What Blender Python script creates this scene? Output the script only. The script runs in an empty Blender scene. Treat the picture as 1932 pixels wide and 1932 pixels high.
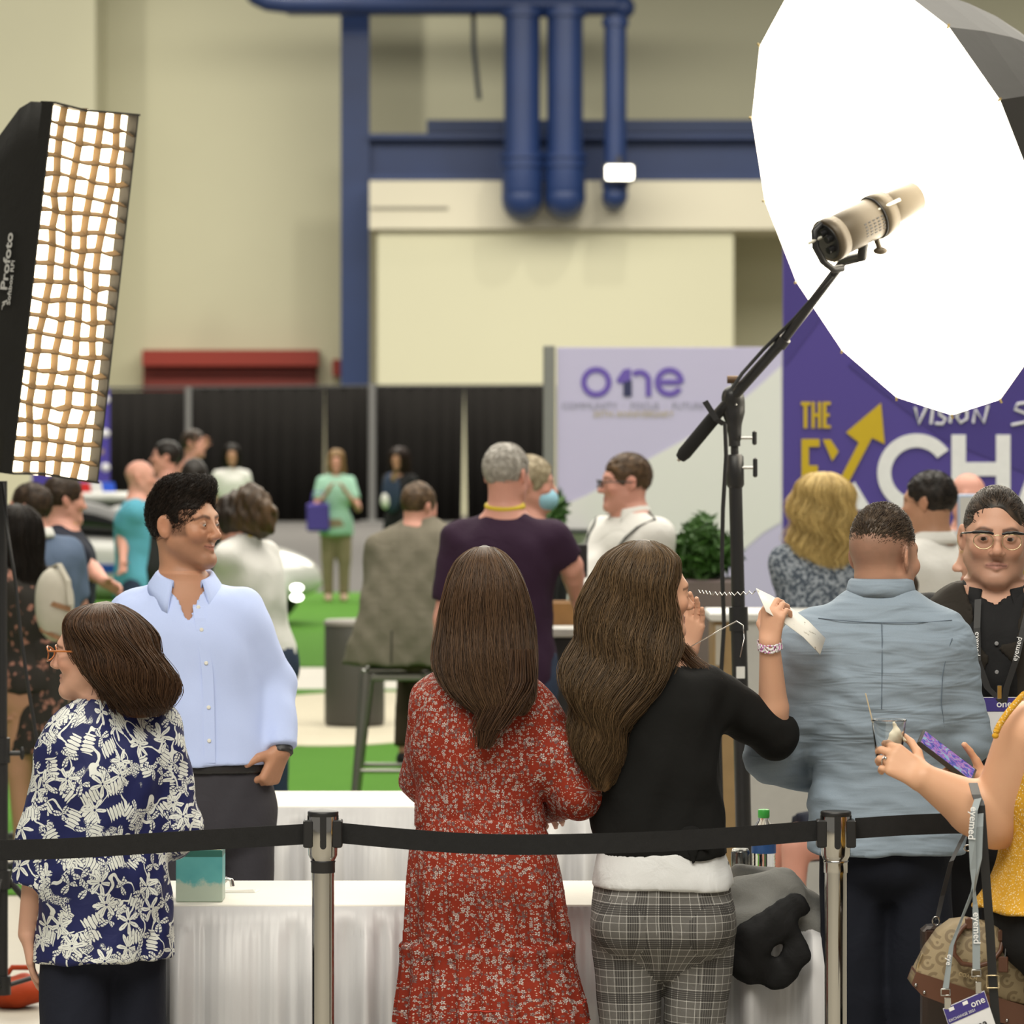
import bpy, math, random
import numpy as np
from mathutils import Vector, Matrix

# ------------------------------------------------------------------ camera, light, exposure
FPX, CAM_H, HOR, MID = 8400.0, 1.95, 790.0, 966.0      # focal length in pixels, eye height, horizon row, centre column
scene = bpy.context.scene
COL = scene.collection
cam_d = bpy.data.cameras.new('camera')
cam = bpy.data.objects.new('camera', cam_d)
COL.objects.link(cam)
cam.location = (0, 0, CAM_H)
cam.rotation_euler = (math.pi / 2, 0, 0)
cam_d.sensor_width = 36.0
cam_d.lens = 36.0 * FPX / 1932.0
cam_d.shift_y = -(966.0 - HOR) / 1932.0
cam_d.clip_start, cam_d.clip_end = 0.5, 400
cam_d.dof.use_dof = True
cam_d.dof.focus_distance = 10.95
cam_d.dof.aperture_fstop = 6.6
cam_d.dof.aperture_blades = 9
scene.camera = cam

vs = scene.view_settings
vs.view_transform = 'Standard'
vs.look = 'None'
vs.gamma = 1.0
vs.use_curve_mapping = False
vs.exposure = 0.22

world = bpy.data.worlds.new('hall_air')
scene.world = world
world.use_nodes = True
wb = world.node_tree.nodes['Background']
wb.inputs[0].default_value = (1.0, 0.95, 0.85, 1)
wb.inputs[1].default_value = 0.20

def area(name, loc, size, power, color, rot=(0, 0, 0)):
    l = bpy.data.lights.new(name, 'AREA')
    l.shape = 'RECTANGLE'; l.size, l.size_y = size
    l.energy = power; l.color = color
    o = bpy.data.objects.new(name, l); COL.objects.link(o)
    o.location = loc; o.rotation_euler = rot
    return o
HALL = (1.0, 0.945, 0.825)
# rows of high-bay hall lights under the roof
area('hall_light_bank_near', (-1, 4, 9), (10, 7), 1500, HALL)
area('hall_light_bank_mid', (1, 22, 10), (16, 14), 2600, HALL)
area('hall_light_bank_far', (0, 50, 11), (24, 24), 5500, HALL)
area('hall_light_bank_back', (-2, 76, 13), (30, 12), 7000, HALL)
# lamps washing the back wall from the roof
def spot(name, loc, target, power, ang, blend, color=HALL, r=0.15):
    l = bpy.data.lights.new(name, 'SPOT')
    l.energy = power; l.spot_size = math.radians(ang); l.spot_blend = blend; l.color = color; l.shadow_soft_size = r
    o = bpy.data.objects.new(name, l); COL.objects.link(o); o.location = loc
    d = Vector(target) - Vector(loc)
    o.rotation_euler = d.to_track_quat('-Z', 'Y').to_euler()
    return o

spot('wall_wash_lamp_a', (-4.6, 88.5, 15.5), (-4.6, 95, 8.5), 900, 75, .8)
spot('wall_wash_lamp_b', (-10.2, 88.0, 15.5), (-10.2, 92.5, 8.5), 800, 75, .8)
spot('wall_wash_lamp_c', (3.0, 84, 13.0), (3.0, 91, 5.0), 600, 70, .9)
# ------------------------------------------------------------------ helpers
def P(px, py, D):
    """world point seen at photo pixel (px, py) at distance D"""
    return np.array([(px - MID) * D / FPX, D, CAM_H - (py - HOR) * D / FPX])
def XZ(px, py, D):
    p = P(px, py, D); return p[0], p[2]
def ground_D(py):
    return FPX * CAM_H / (py - HOR)
A3 = lambda *a: np.array(a, float)
def srgb(r, g, b):
    f = lambda c: (c / 255.0) / 12.92 if c / 255.0 <= 0.04045 else ((c / 255.0 + 0.055) / 1.055) ** 2.4
    return (f(r), f(g), f(b))
rng = np.random.default_rng(7)

def link(name, me, mat=None, parent=None, loc=None):
    o = bpy.data.objects.new(name, me)
    COL.objects.link(o)
    if mat is not None and me is not None:
        if not me.materials: me.materials.append(mat)
    if parent is not None: o.parent = parent
    if loc is not None: o.location = loc
    return o
def tag(o, label=None, cat=None, group=None, kind=None):
    if label: o['label'] = label
    if cat: o['category'] = cat
    if group: o['group'] = group
    if kind: o['kind'] = kind
    return o
def thing(name, loc, label, cat, group=None):
    o = bpy.data.objects.new(name, None)
    COL.objects.link(o); o.location = loc; o.empty_display_size = 0.1
    return tag(o, label, cat, group)

def np_mesh(name, verts, faces, smooth=True):
    """fast mesh from arrays; faces (n,3) or (n,4)"""
    verts = np.ascontiguousarray(verts, np.float32); faces = np.ascontiguousarray(faces, np.int32)
    me = bpy.data.meshes.new(name)
    n, k = faces.shape
    me.vertices.add(len(verts)); me.vertices.foreach_set('co', verts.ravel())
    me.loops.add(n * k); me.loops.foreach_set('vertex_index', faces.ravel())
    me.polygons.add(n); me.polygons.foreach_set('loop_start', np.arange(0, n * k, k, dtype=np.int32))
    me.polygons.foreach_set('use_smooth', np.full(n, smooth, bool))
    me.update(calc_edges=True); me.validate(clean_customdata=False)
    return me

class MB:
    """collects simple shapes into ONE mesh (a part)"""
    def __init__(s): s.v, s.f, s.sm = [], [], []
    def raw(s, v, f, smooth=False):
        o = len(s.v); s.v += [tuple(map(float, p)) for p in v]
        s.f += [tuple(i + o for i in q) for q in f]; s.sm += [smooth] * len(f); return s
    def box(s, lo, hi, bev=0.0):
        x0, y0, z0 = lo; x1, y1, z1 = hi
        if bev <= 0:
            v = [(x0,y0,z0),(x1,y0,z0),(x1,y1,z0),(x0,y1,z0),(x0,y0,z1),(x1,y0,z1),(x1,y1,z1),(x0,y1,z1)]
            return s.raw(v, [(0,3,2,1),(4,5,6,7),(0,1,5,4),(1,2,6,5),(2,3,7,6),(3,0,4,7)])
        b = bev; v = []
        for z, i in ((z0, b), (z0 + b, 0), (z1 - b, 0), (z1, b)):
            for (x, y) in ((x0+i+b,y0+i),(x1-i-b,y0+i),(x1-i,y0+i+b),(x1-i,y1-i-b),(x1-i-b,y1-i),(x0+i+b,y1-i),(x0+i,y1-i-b),(x0+i,y0+i+b)):
                v.append((x, y, z))
        f = [tuple(range(7, -1, -1)), tuple(range(24, 32))]
        for r in range(3):
            for k in range(8):
                f.append((r*8+k, r*8+(k+1) % 8, (r+1)*8+(k+1) % 8, (r+1)*8+k))
        return s.raw(v, f)
    def prism(s, pts, d, axis=1, z0=0.0):
        """polygon pts in the plane across `axis`, from z0 to z0+d"""
        n = len(pts); v = []
        for t in (z0, z0 + d):
            for a, b in pts:
                v.append((a, t, b) if axis == 1 else (a, b, t) if axis == 2 else (t, a, b))
        f = [tuple(range(n)), tuple(range(2*n-1, n-1, -1))]
        for k in range(n): f.append((k, k+n, (k+1) % n + n, (k+1) % n))
        return s.raw(v, f)
    def tube(s, pts, r, n=10, caps=True, smooth=True):
        pts = [np.array(p, float) for p in pts]; m = len(pts)
        rs = r if hasattr(r, '__len__') else [r] * m
        ref = None; v = []; f = []
        for i in range(m):
            t = pts[min(i+1, m-1)] - pts[max(i-1, 0)]; t = t / (np.linalg.norm(t) + 1e-12)
            if ref is None:
                ref = np.cross(t, (0, 0, 1.0))
                if np.linalg.norm(ref) < 1e-3: ref = np.array((1.0, 0, 0))
            ref = ref - t * ref.dot(t); ref /= np.linalg.norm(ref) + 1e-12
            b = np.cross(t, ref)
            for k in range(n):
                a = 2 * math.pi * k / n
                v.append(pts[i] + rs[i] * (math.cos(a) * ref + math.sin(a) * b))
        for i in range(m - 1):
            for k in range(n):
                f.append((i*n+k, i*n+(k+1) % n, (i+1)*n+(k+1) % n, (i+1)*n+k))
        o = len(s.f)
        s.raw(v, f, smooth)
        if caps:
            s.raw(v[:n], [tuple(range(n-1, -1, -1))]); s.raw(v[-n:], [tuple(range(n))])
        return s
    def lathe(s, prof, n=24, c=(0, 0, 0), smooth=True):
        v = []; f = []
        for (r, z) in prof:
            for k in range(n):
                a = 2 * math.pi * k / n
                v.append((c[0] + r * math.cos(a), c[1] + r * math.sin(a), c[2] + z))
        for i in range(len(prof) - 1):
            for k in range(n):
                f.append((i*n+k, i*n+(k+1) % n, (i+1)*n+(k+1) % n, (i+1)*n+k))
        s.raw(v, f, smooth)
        if prof[0][0] > 1e-6: s.raw(v[:n], [tuple(range(n-1, -1, -1))])
        if prof[-1][0] > 1e-6: s.raw(v[-n:], [tuple(range(n))])
        return s
    def ball(s, c, r, n=12, m=8, M=None):
        r = np.array(r if hasattr(r, '__len__') else (r, r, r), float); v = []; f = []
        M = np.eye(3) if M is None else M
        for i in range(m + 1):
            t = math.pi * i / m
            for k in range(n):
                a = 2 * math.pi * k / n
                v.append(np.array(c) + M @ (r * np.array((math.sin(t) * math.cos(a), math.sin(t) * math.sin(a), math.cos(t)))))
        for i in range(m):
            for k in range(n):
                f.append((i*n+k, (i+1)*n+k, (i+1)*n+(k+1) % n, i*n+(k+1) % n))
        return s.raw(v, f, True)
    def ribbon(s, pts, wid, thick=0.001):
        """flat strap: pts centre line, wid = width vectors per point (or one)"""
        pts = [np.array(p, float) for p in pts]; m = len(pts)
        W = [np.array(w, float) for w in wid] if hasattr(wid[0], '__len__') else [np.array(wid, float)] * m
        v = []; f = []
        for i in range(m):
            t = pts[min(i+1, m-1)] - pts[max(i-1, 0)]
            nn = np.cross(t, W[i]); nn = nn / (np.linalg.norm(nn) + 1e-12) * thick / 2
            v += [pts[i]-W[i]/2-nn, pts[i]+W[i]/2-nn, pts[i]+W[i]/2+nn, pts[i]-W[i]/2+nn]
        for i in range(m - 1):
            for k in range(4):
                f.append((i*4+k, i*4+(k+1) % 4, (i+1)*4+(k+1) % 4, (i+1)*4+k))
        f += [(3, 2, 1, 0), tuple(range(4*m-4, 4*m))]
        return s.raw(v, f)
    def build(s, name, mat, parent=None, loc=None):
        me = bpy.data.meshes.new(name)
        me.from_pydata(s.v, [], s.f)
        me.polygons.foreach_set('use_smooth', s.sm)
        me.update()
        return link(name, me, mat, parent, loc)

def text_mesh(txt, size, bold=0.0, extrude=0.0005, align='CENTER', shear=0.0, space=1.0):
    c = bpy.data.curves.new('lettering', 'FONT')
    c.body = txt; c.size = size; c.offset = bold; c.extrude = extrude; c.align_x = align; c.align_y = 'CENTER'
    c.shear = shear; c.space_character = space; c.resolution_u = 3
    o = bpy.data.objects.new('lettering', c); COL.objects.link(o)
    dg = bpy.context.evaluated_depsgraph_get()
    me = bpy.data.meshes.new_from_object(o.evaluated_get(dg))
    bpy.data.objects.remove(o); bpy.data.curves.remove(c)
    me.materials.clear()
    return me
def text(name, txt, size, mat, parent, M, **k):
    """flat lettering as a mesh part; M = 4x4 placing text x/y plane in parent's frame"""
    me = text_mesh(txt, size, **k)
    me.transform(Matrix(M))
    return link(name, me, mat, parent)
def frame4(o, ux, uy):
    ux = np.array(ux, float); ux /= np.linalg.norm(ux); uy = np.array(uy, float); uy -= ux * uy.dot(ux); uy /= np.linalg.norm(uy)
    uz = np.cross(ux, uy)
    M = np.eye(4); M[:3, 0], M[:3, 1], M[:3, 2], M[:3, 3] = ux, uy, uz, o
    return M.tolist()

# ------------------------------------------------------------------ materials
class NT:
    """tiny node-graph helper"""
    def __init__(s, name):
        s.m = bpy.data.materials.new(name); s.m.use_nodes = True
        s.t = s.m.node_tree; s.n = s.t.nodes; s.l = s.t.links
        s.b = s.n['Principled BSDF']
    def node(s, typ, **kw):
        n = s.n.new(typ)
        for k, v in kw.items(): setattr(n, k, v)
        return n
    def put(s, sock, val):
        if isinstance(val, bpy.types.NodeSocket): s.l.new(val, sock)
        elif val is not None:
            if hasattr(val, '__len__') and len(val) == 3 and sock.type == 'RGBA': val = (*val, 1)
            sock.default_value = val
    def math(s, op, a, b=None, c=None, clamp=False):
        n = s.node('ShaderNodeMath', operation=op, use_clamp=clamp)
        s.put(n.inputs[0], a); s.put(n.inputs[1], b); s.put(n.inputs[2], c)
        return n.outputs[0]
    def vmath(s, op, a, b=None):
        n = s.node('ShaderNodeVectorMath', operation=op)
        s.put(n.inputs[0], a); s.put(n.inputs[1], b)
        return n.outputs['Value'] if op in ('LENGTH', 'DOT_PRODUCT', 'DISTANCE') else n.outputs[0]
    def mix(s, f, a, b):
        n = s.node('ShaderNodeMix', data_type='RGBA')
        s.put(n.inputs[0], f); s.put(n.inputs[6], a); s.put(n.inputs[7], b)
        return n.outputs[2]
    def coord(s, which='Object'): return s.node('ShaderNodeTexCoord').outputs[which]
    def uv(s): return s.node('ShaderNodeUVMap', uv_map='UVMap').outputs[0]
    def attr(s, name='Col'): return s.node('ShaderNodeAttribute', attribute_name=name).outputs['Color']
    def mapping(s, v, scale=(1, 1, 1), loc=(0, 0, 0), rot=(0, 0, 0)):
        n = s.node('ShaderNodeMapping'); s.put(n.inputs[0], v)
        n.inputs[1].default_value = loc; n.inputs[2].default_value = rot; n.inputs[3].default_value = scale
        return n.outputs[0]
    def noise(s, v, scale, detail=2, rough=0.5, dist=0.0, out='Fac'):
        n = s.node('ShaderNodeTexNoise'); s.put(n.inputs['Vector'], v)
        n.inputs['Scale'].default_value = scale; n.inputs['Detail'].default_value = detail
        n.inputs['Roughness'].default_value = rough; n.inputs['Distortion'].default_value = dist
        return n.outputs[out]
    def voronoi(s, v, scale, feature='F1', rnd=1.0, dim='3D'):
        n = s.node('ShaderNodeTexVoronoi', feature=feature, voronoi_dimensions=dim); s.put(n.inputs['Vector'], v)
        n.inputs['Scale'].default_value = scale; n.inputs['Randomness'].default_value = rnd
        return n
    def ramp(s, f, stops, interp='LINEAR'):
        n = s.node('ShaderNodeValToRGB'); n.color_ramp.interpolation = interp; s.put(n.inputs[0], f)
        e = n.color_ramp.elements
        while len(e) < len(stops): e.new(0.5)
        for q, (p, c) in zip(e, stops): q.position = p; q.color = (*c, 1) if len(c) == 3 else c
        return n.outputs[0]
    def smooth(s, f, lo, hi):
        n = s.node('ShaderNodeMapRange', interpolation_type='SMOOTHSTEP'); s.put(n.inputs[0], f)
        n.inputs[1].default_value = lo; n.inputs[2].default_value = hi
        return n.outputs[0]
    def sep(s, v):
        n = s.node('ShaderNodeSeparateXYZ'); s.put(n.inputs[0], v); return n.outputs
    def bump(s, h, strength=0.3, dist=0.01):
        n = s.node('ShaderNodeBump'); s.put(n.inputs['Height'], h)
        n.inputs['Strength'].default_value = strength; n.inputs['Distance'].default_value = dist
        s.l.new(n.outputs[0], s.b.inputs['Normal'])
    def done(s, color=None, rough=0.6, metal=0.0, spec=None, sheen=None, **kw):
        b = s.b
        if color is not None: s.put(b.inputs['Base Color'], color)
        s.put(b.inputs['Roughness'], rough); s.put(b.inputs['Metallic'], metal)
        if spec is not None: b.inputs['Specular IOR Level'].default_value = spec
        if sheen: b.inputs['Sheen Weight'].default_value = sheen
        for k, v in kw.items(): s.put(b.inputs[k], v)
        return s.m
_mc = {}
def plain(name, color, rough=0.55, metal=0.0, spec=None, var=0.06, scale=30.0, bump=0.0, coord='Object'):
    """plain procedural colour with a little grain"""
    if name in _mc: return _mc[name]
    g = NT(name); v = g.coord(coord)
    n = g.noise(v, scale, 3)
    c = np.array(color)
    col = g.mix(n, tuple(c * (1 - var)), tuple(np.minimum(c * (1 + var), 1)))
    if bump: g.bump(n, bump, 0.004)
    _mc[name] = g.done(col, rough, metal, spec)
    return _mc[name]
def glow(name, color, strength):
    g = NT(name)
    return g.done((0.8, 0.8, 0.8), 0.6, **{'Emission Color': color, 'Emission Strength': strength})
def cloth(name, color, rough=0.85, wr=0.25, wscale=14.0, weave=0.06, sheen=0.0, wstretch=(1, 1, 1)):
    """plain woven fabric with soft creases"""
    g = NT(name); v = g.coord('Object')
    n1 = g.noise(g.mapping(v, wstretch), wscale, 4, 0.55, 0.6)
    n2 = g.noise(v, 700, 1)
    c = np.array(color)
    col = g.mix(g.math('ADD', g.math('MULTIPLY', n2, 0.6), g.math('MULTIPLY', n1, 0.4)), tuple(c * (1 - weave * 2)), tuple(np.minimum(c * (1 + weave * 2), 1)))
    g.bump(n1, wr, 0.02)
    return g.done(col, rough, 0, 0.25, sheen)
# ------------------------------------------------------------------ smooth solids: tapered limbs, lofts and ellipsoids blended into one skin
def Rz(a): c, s = math.cos(a), math.sin(a); return np.array([[c, -s, 0], [s, c, 0], [0, 0, 1.0]])
def Rx(a): c, s = math.cos(a), math.sin(a); return np.array([[1.0, 0, 0], [0, c, -s], [0, s, c]])
def Ry(a): c, s = math.cos(a), math.sin(a); return np.array([[c, 0, s], [0, 1.0, 0], [-s, 0, c]])
def unit(v): v = np.array(v, float); return v / (np.linalg.norm(v) + 1e-12)

class Cone:
    """tapered limb from a to b; squash = (axis, factor) flattens it along a direction"""
    def __init__(s, a, b, ra, rb, flat_a=False, flat_b=False, squash=None):
        s.a, s.b = np.array(a, float), np.array(b, float); s.ra, s.rb = ra, rb
        s.fa, s.fb, s.sq = flat_a, flat_b, squash
        r = max(ra, rb) * (1.0 if squash is None else max(1.0, squash[1]))
        s.lo = np.minimum(s.a, s.b) - r; s.hi = np.maximum(s.a, s.b) + r
    def d(s, X, Y, Z):
        ax = s.b - s.a; L2 = ax.dot(ax) + 1e-12
        dx, dy, dz = X - s.a[0], Y - s.a[1], Z - s.a[2]
        h = (dx * ax[0] + dy * ax[1] + dz * ax[2]) / L2
        t = np.clip(h, 0, 1)
        qx, qy, qz = dx - t * ax[0], dy - t * ax[1], dz - t * ax[2]
        r2 = qx * qx + qy * qy + qz * qz
        if s.sq is not None:
            n, k = s.sq
            w = qx * n[0] + qy * n[1] + qz * n[2]
            r2 = r2 + w * w * (1 / (k * k) - 1)
        d = np.sqrt(r2) - (s.ra + t * (s.rb - s.ra))
        L = math.sqrt(L2)
        if s.fa: d = np.maximum(d, -h * L)
        if s.fb: d = np.maximum(d, (h - 1) * L)
        return d
    def uv(s, p):
        ax = s.b - s.a; L = np.linalg.norm(ax); ax = ax / L
        u0 = np.cross(ax, (0, 1.0, 0));
        if np.linalg.norm(u0) < 0.1: u0 = np.cross(ax, (1.0, 0, 0))
        u0 = unit(u0); v0 = np.cross(ax, u0)
        q = p - s.a
        return np.arctan2(q @ u0, -(q @ v0)), q @ ax + s.a[2] * 0 + s.a.sum(), 0.5 * (s.ra + s.rb)

class Ell:
    def __init__(s, c, r, M=None):
        s.c, s.r = np.array(c, float), np.array(r if hasattr(r, '__len__') else (r, r, r), float)
        s.M = None if M is None else np.array(M, float)
        ext = s.r if M is None else np.sqrt(((s.M * s.r) ** 2).sum(1))
        s.lo, s.hi = s.c - ext, s.c + ext
    def d(s, X, Y, Z):
        x, y, z = X - s.c[0], Y - s.c[1], Z - s.c[2]
        if s.M is not None:
            M = s.M
            x, y, z = (M[0, 0]*x + M[1, 0]*y + M[2, 0]*z, M[0, 1]*x + M[1, 1]*y + M[2, 1]*z, M[0, 2]*x + M[1, 2]*y + M[2, 2]*z)
        r = s.r
        k0 = np.sqrt((x/r[0])**2 + (y/r[1])**2 + (z/r[2])**2)
        k1 = np.sqrt((x/r[0]**2)**2 + (y/r[1]**2)**2 + (z/r[2]**2)**2) + 1e-9
        return k0 * (k0 - 1) / k1
    def uv(s, p):
        q = p - s.c
        return np.arctan2(q[:, 0], -q[:, 1]), p[:, 2] + 0.0, 0.5 * (s.r[0] + s.r[1])

def hermite(z, zs, vs_):
    """smooth interpolation through stations"""
    zs = np.asarray(zs, float); vs_ = np.asarray(vs_, float)
    m = np.gradient(vs_, zs)
    for i in range(1, len(zs) - 1):                       # keep monotone
        d0, d1 = vs_[i] - vs_[i-1], vs_[i+1] - vs_[i]
        if d0 * d1 <= 0: m[i] = 0
    zc = np.clip(z, zs[0], zs[-1])
    i = np.clip(np.searchsorted(zs, zc, side='right') - 1, 0, len(zs) - 2)
    h = zs[i+1] - zs[i]; t = (zc - zs[i]) / h
    return (vs_[i] * (1 + 2*t) * (1-t)**2 + m[i] * h * t * (1-t)**2 + vs_[i+1] * t*t * (3 - 2*t) + m[i+1] * h * t*t * (t-1))

class Loft:
    """body of changing elliptic section; stations (z, cx, cy, half width, half depth), turned by yaw; mod(theta, z) scales the radius"""
    def __init__(s, st, yaw=0.0, n=2.2, mod=None, ur=0.15, capr=0.02):
        st = sorted(st, key=lambda q: q[0]); s.st = np.array(st, float)
        s.yaw, s.n, s.mod, s.ur, s.capr = yaw, n, mod, ur, capr
        r = s.st[:, 3:].max(1) * 1.15
        s.lo = np.array([(s.st[:, 1] - r).min(), (s.st[:, 2] - r).min(), s.st[0, 0]])
        s.hi = np.array([(s.st[:, 1] + r).max(), (s.st[:, 2] + r).max(), s.st[-1, 0]])
    def at(s, z):
        return [hermite(z, s.st[:, 0], s.st[:, k]) for k in (1, 2, 3, 4)]
    def d(s, X, Y, Z):
        cx, cy, a, b = s.at(Z)
        dx, dy = X - cx, Y - cy
        c, si = math.cos(s.yaw), math.sin(s.yaw)
        lx, ly = dx * c + dy * si, -dx * si + dy * c
        n = s.n
        k = ((np.abs(lx / a) + 1e-6) ** n + (np.abs(ly / b) + 1e-6) ** n) ** (1 / n)
        if s.mod is not None: k = k / s.mod(np.arctan2(lx / a, -ly / b), Z)
        d = (k - 1) * np.minimum(a, b)
        return np.maximum(d, np.maximum(s.lo[2] - Z, Z - s.hi[2]))
    def uv(s, p):
        cx, cy, a, b = s.at(p[:, 2])
        dx, dy = p[:, 0] - cx, p[:, 1] - cy
        c, si = math.cos(s.yaw), math.sin(s.yaw)
        return np.arctan2(-(dx * c + dy * si), (-dx * si + dy * c)), p[:, 2] + 0.0, s.ur
    def surf(s, th, z, k=1.0):
        """point at angle th (0 = front, along yaw), height z, k times the radius"""
        cx, cy, a, b = s.at(z)
        lx, ly = a * np.sin(th) * k, -b * np.cos(th) * k
        c, si = math.cos(s.yaw), math.sin(s.yaw)
        return np.stack([cx + lx * c - ly * si, cy + lx * si + ly * c, z + 0 * th], -1)

class Half:
    """half space n.(p-o) > 0 is kept when used to cut"""
    def __init__(s, o, n): s.o, s.n = np.array(o, float), unit(n); s.lo, s.hi = np.full(3, -9.0), np.full(3, 9.0)
    def d(s, X, Y, Z): return (X - s.o[0]) * s.n[0] + (Y - s.o[1]) * s.n[1] + (Z - s.o[2]) * s.n[2]

def axis_coords(lo, hi, h, fine):
    out = [lo]; fine = sorted(fine)
    while out[-1] < hi:
        x = out[-1]; st = h
        for (a, b, hf) in fine:
            if a <= x < b: st = min(st, hf)
            elif x < a: st = min(st, max(a - x, hf) if a - x < h else h)
        out.append(x + st)
    return np.array(out, np.float32)

class Solid:
    """list of shapes blended in order: ('+', shape, k) union, ('-', shape, k) carve, ('&', shape, k) keep"""
    def __init__(s): s.ops = []; s.fine = []; s.noise = None
    def add(s, sh, k=0.02): s.ops.append(('+', sh, k)); return s
    def sub(s, sh, k=0.008): s.ops.append(('-', sh, k)); return s
    def keep(s, sh, k=0.004): s.ops.append(('&', sh, k)); return s
    def refine(s, lo, hi, h): s.fine.append((np.array(lo), np.array(hi), h)); return s
    def points(s, p):
        return s._eval_pts(p)
    def _eval_pts(s, p):
        v = np.full(len(p), 0.3)
        for op, sh, k in s.ops:
            d = sh.d(p[:, 0], p[:, 1], p[:, 2])
            v = s._mix(op, v, d, k)
        return v
    @staticmethod
    def _mix(op, v, d, k):
        if op == '+':
            if k <= 0: return np.minimum(v, d)
            h = np.clip(k - np.abs(v - d), 0, None) / k
            return np.minimum(v, d) - h * h * k * 0.25
        e = -d if op == '-' else (-d)
        if op == '&': e = -d            # Half.d > 0 is kept
        if k <= 0: return np.maximum(v, e)
        h = np.clip(k - np.abs(v - e), 0, None) / k
        return np.maximum(v, e) + h * h * k * 0.25
    def mesh(s, vox, smooth_it=1):
        adds = [sh for op, sh, k in s.ops if op == '+']
        lo = np.min([a.lo for a in adds], 0) - vox * 2.5 - 0.006; hi = np.max([a.hi for a in adds], 0) + vox * 2.5 + 0.006
        ax = [axis_coords(lo[i], hi[i], vox, [(f[0][i], f[1][i], f[2]) for f in s.fine]) for i in range(3)]
        v = np.full([len(a) for a in ax], 0.08, np.float32)
        for op, sh, k in s.ops:
            m = k + vox * 2.2 + 0.004
            sl = []
            for i in range(3):
                i0 = max(0, np.searchsorted(ax[i], sh.lo[i] - m)); i1 = min(len(ax[i]), np.searchsorted(ax[i], sh.hi[i] + m))
                sl.append(slice(i0, i1))
            if any(q.stop <= q.start for q in sl): continue
            X = ax[0][sl[0]].reshape(-1, 1, 1); Y = ax[1][sl[1]].reshape(1, -1, 1); Z = ax[2][sl[2]].reshape(1, 1, -1)
            d = sh.d(X, Y, Z).astype(np.float32)
            sub = v[tuple(sl)]
            v[tuple(sl)] = s._mix(op, sub, np.broadcast_to(d, sub.shape), k)
        if s.noise is not None:
            band = np.argwhere(np.abs(v) < 0.03)
            p = np.stack([ax[i][band[:, i]] for i in range(3)], 1)
            v[band[:, 0], band[:, 1], band[:, 2]] += s.noise(p).astype(np.float32)
        V, Fq = surface_nets(ax, v)
        for _ in range(smooth_it): V = laplace(V, Fq)
        return V, Fq

def surface_nets(ax, v):
    sg = v < 0
    cnt = np.zeros([n - 1 for n in v.shape], np.uint8)
    for i in (0, 1):
        for j in (0, 1):
            for k in (0, 1):
                cnt += sg[i:cnt.shape[0]+i, j:cnt.shape[1]+j, k:cnt.shape[2]+k]
    act = (cnt > 0) & (cnt < 8)
    idx = np.argwhere(act); M = len(idx)
    vid = np.full(act.shape, -1, np.int32); vid[act] = np.arange(M)
    cor = [(i, j, k) for i in (0, 1) for j in (0, 1) for k in (0, 1)]
    val = np.stack([v[idx[:, 0]+c[0], idx[:, 1]+c[1], idx[:, 2]+c[2]] for c in cor], 1)
    pos = np.stack([np.stack([ax[q][idx[:, q]+c[q]] for q in range(3)], 1) for c in cor], 1)
    acc = np.zeros((M, 3)); num = np.zeros(M)
    for a in range(8):
        for b in range(a + 1, 8):
            if sum(x != y for x, y in zip(cor[a], cor[b])) != 1: continue
            va, vb = val[:, a], val[:, b]
            m = (va < 0) != (vb < 0)
            t = va[m] / (va[m] - vb[m])
            acc[m] += pos[m, a] + t[:, None] * (pos[m, b] - pos[m, a]); num[m] += 1
    V = acc / np.maximum(num, 1)[:, None]
    quads = []
    for q in range(3):
        o1, o2 = (q + 1) % 3, (q + 2) % 3
        s0 = [slice(None)] * 3; s1 = [slice(None)] * 3
        s0[q] = slice(0, -1); s1[q] = slice(1, None)
        A, B = sg[tuple(s0)], sg[tuple(s1)]
        e = np.argwhere(A != B)
        if not len(e): continue
        e = e[(e[:, o1] > 0) & (e[:, o2] > 0) & (e[:, o1] < v.shape[o1]-1) & (e[:, o2] < v.shape[o2]-1)]
        inside = A[e[:, 0], e[:, 1], e[:, 2]]
        def cell(d1, d2):
            c = e.copy(); c[:, o1] -= d1; c[:, o2] -= d2
            return vid[c[:, 0], c[:, 1], c[:, 2]]
        f = np.stack([cell(1, 1), cell(0, 1), cell(0, 0), cell(1, 0)], 1)
        f[~inside] = f[~inside][:, ::-1]
        quads.append(f)
    return V, np.concatenate(quads)

def laplace(V, Fq, w=0.5):
    a = Fq.ravel(); b = np.roll(Fq, -1, 1).ravel()
    n = len(V); acc = np.zeros((n, 3)); num = np.bincount(a, minlength=n) + np.bincount(b, minlength=n)
    for q in range(3):
        acc[:, q] = np.bincount(a, V[b, q], n) + np.bincount(b, V[a, q], n)
    return V * (1 - w) + w * acc / np.maximum(num, 1)[:, None]

def folds(seed, amp, scale, stretch=(1, 1, 1), n=7):
    """soft irregular creases for cloth"""
    r = np.random.default_rng(seed)
    K = r.normal(size=(n, 3)) * np.array(stretch) * scale; ph = r.uniform(0, 6.28, n)
    W = r.normal(size=(3, 3)) * scale * 0.35
    def f(p):
        q = p + 0.35 / scale * np.sin(p @ W.T)
        out = 0
        for k, h in zip(K, ph):
            s_ = np.sin(q @ k + h); out = out + s_ * np.abs(s_) ** 0.3
        return amp * out / math.sqrt(n)
    return f

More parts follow.
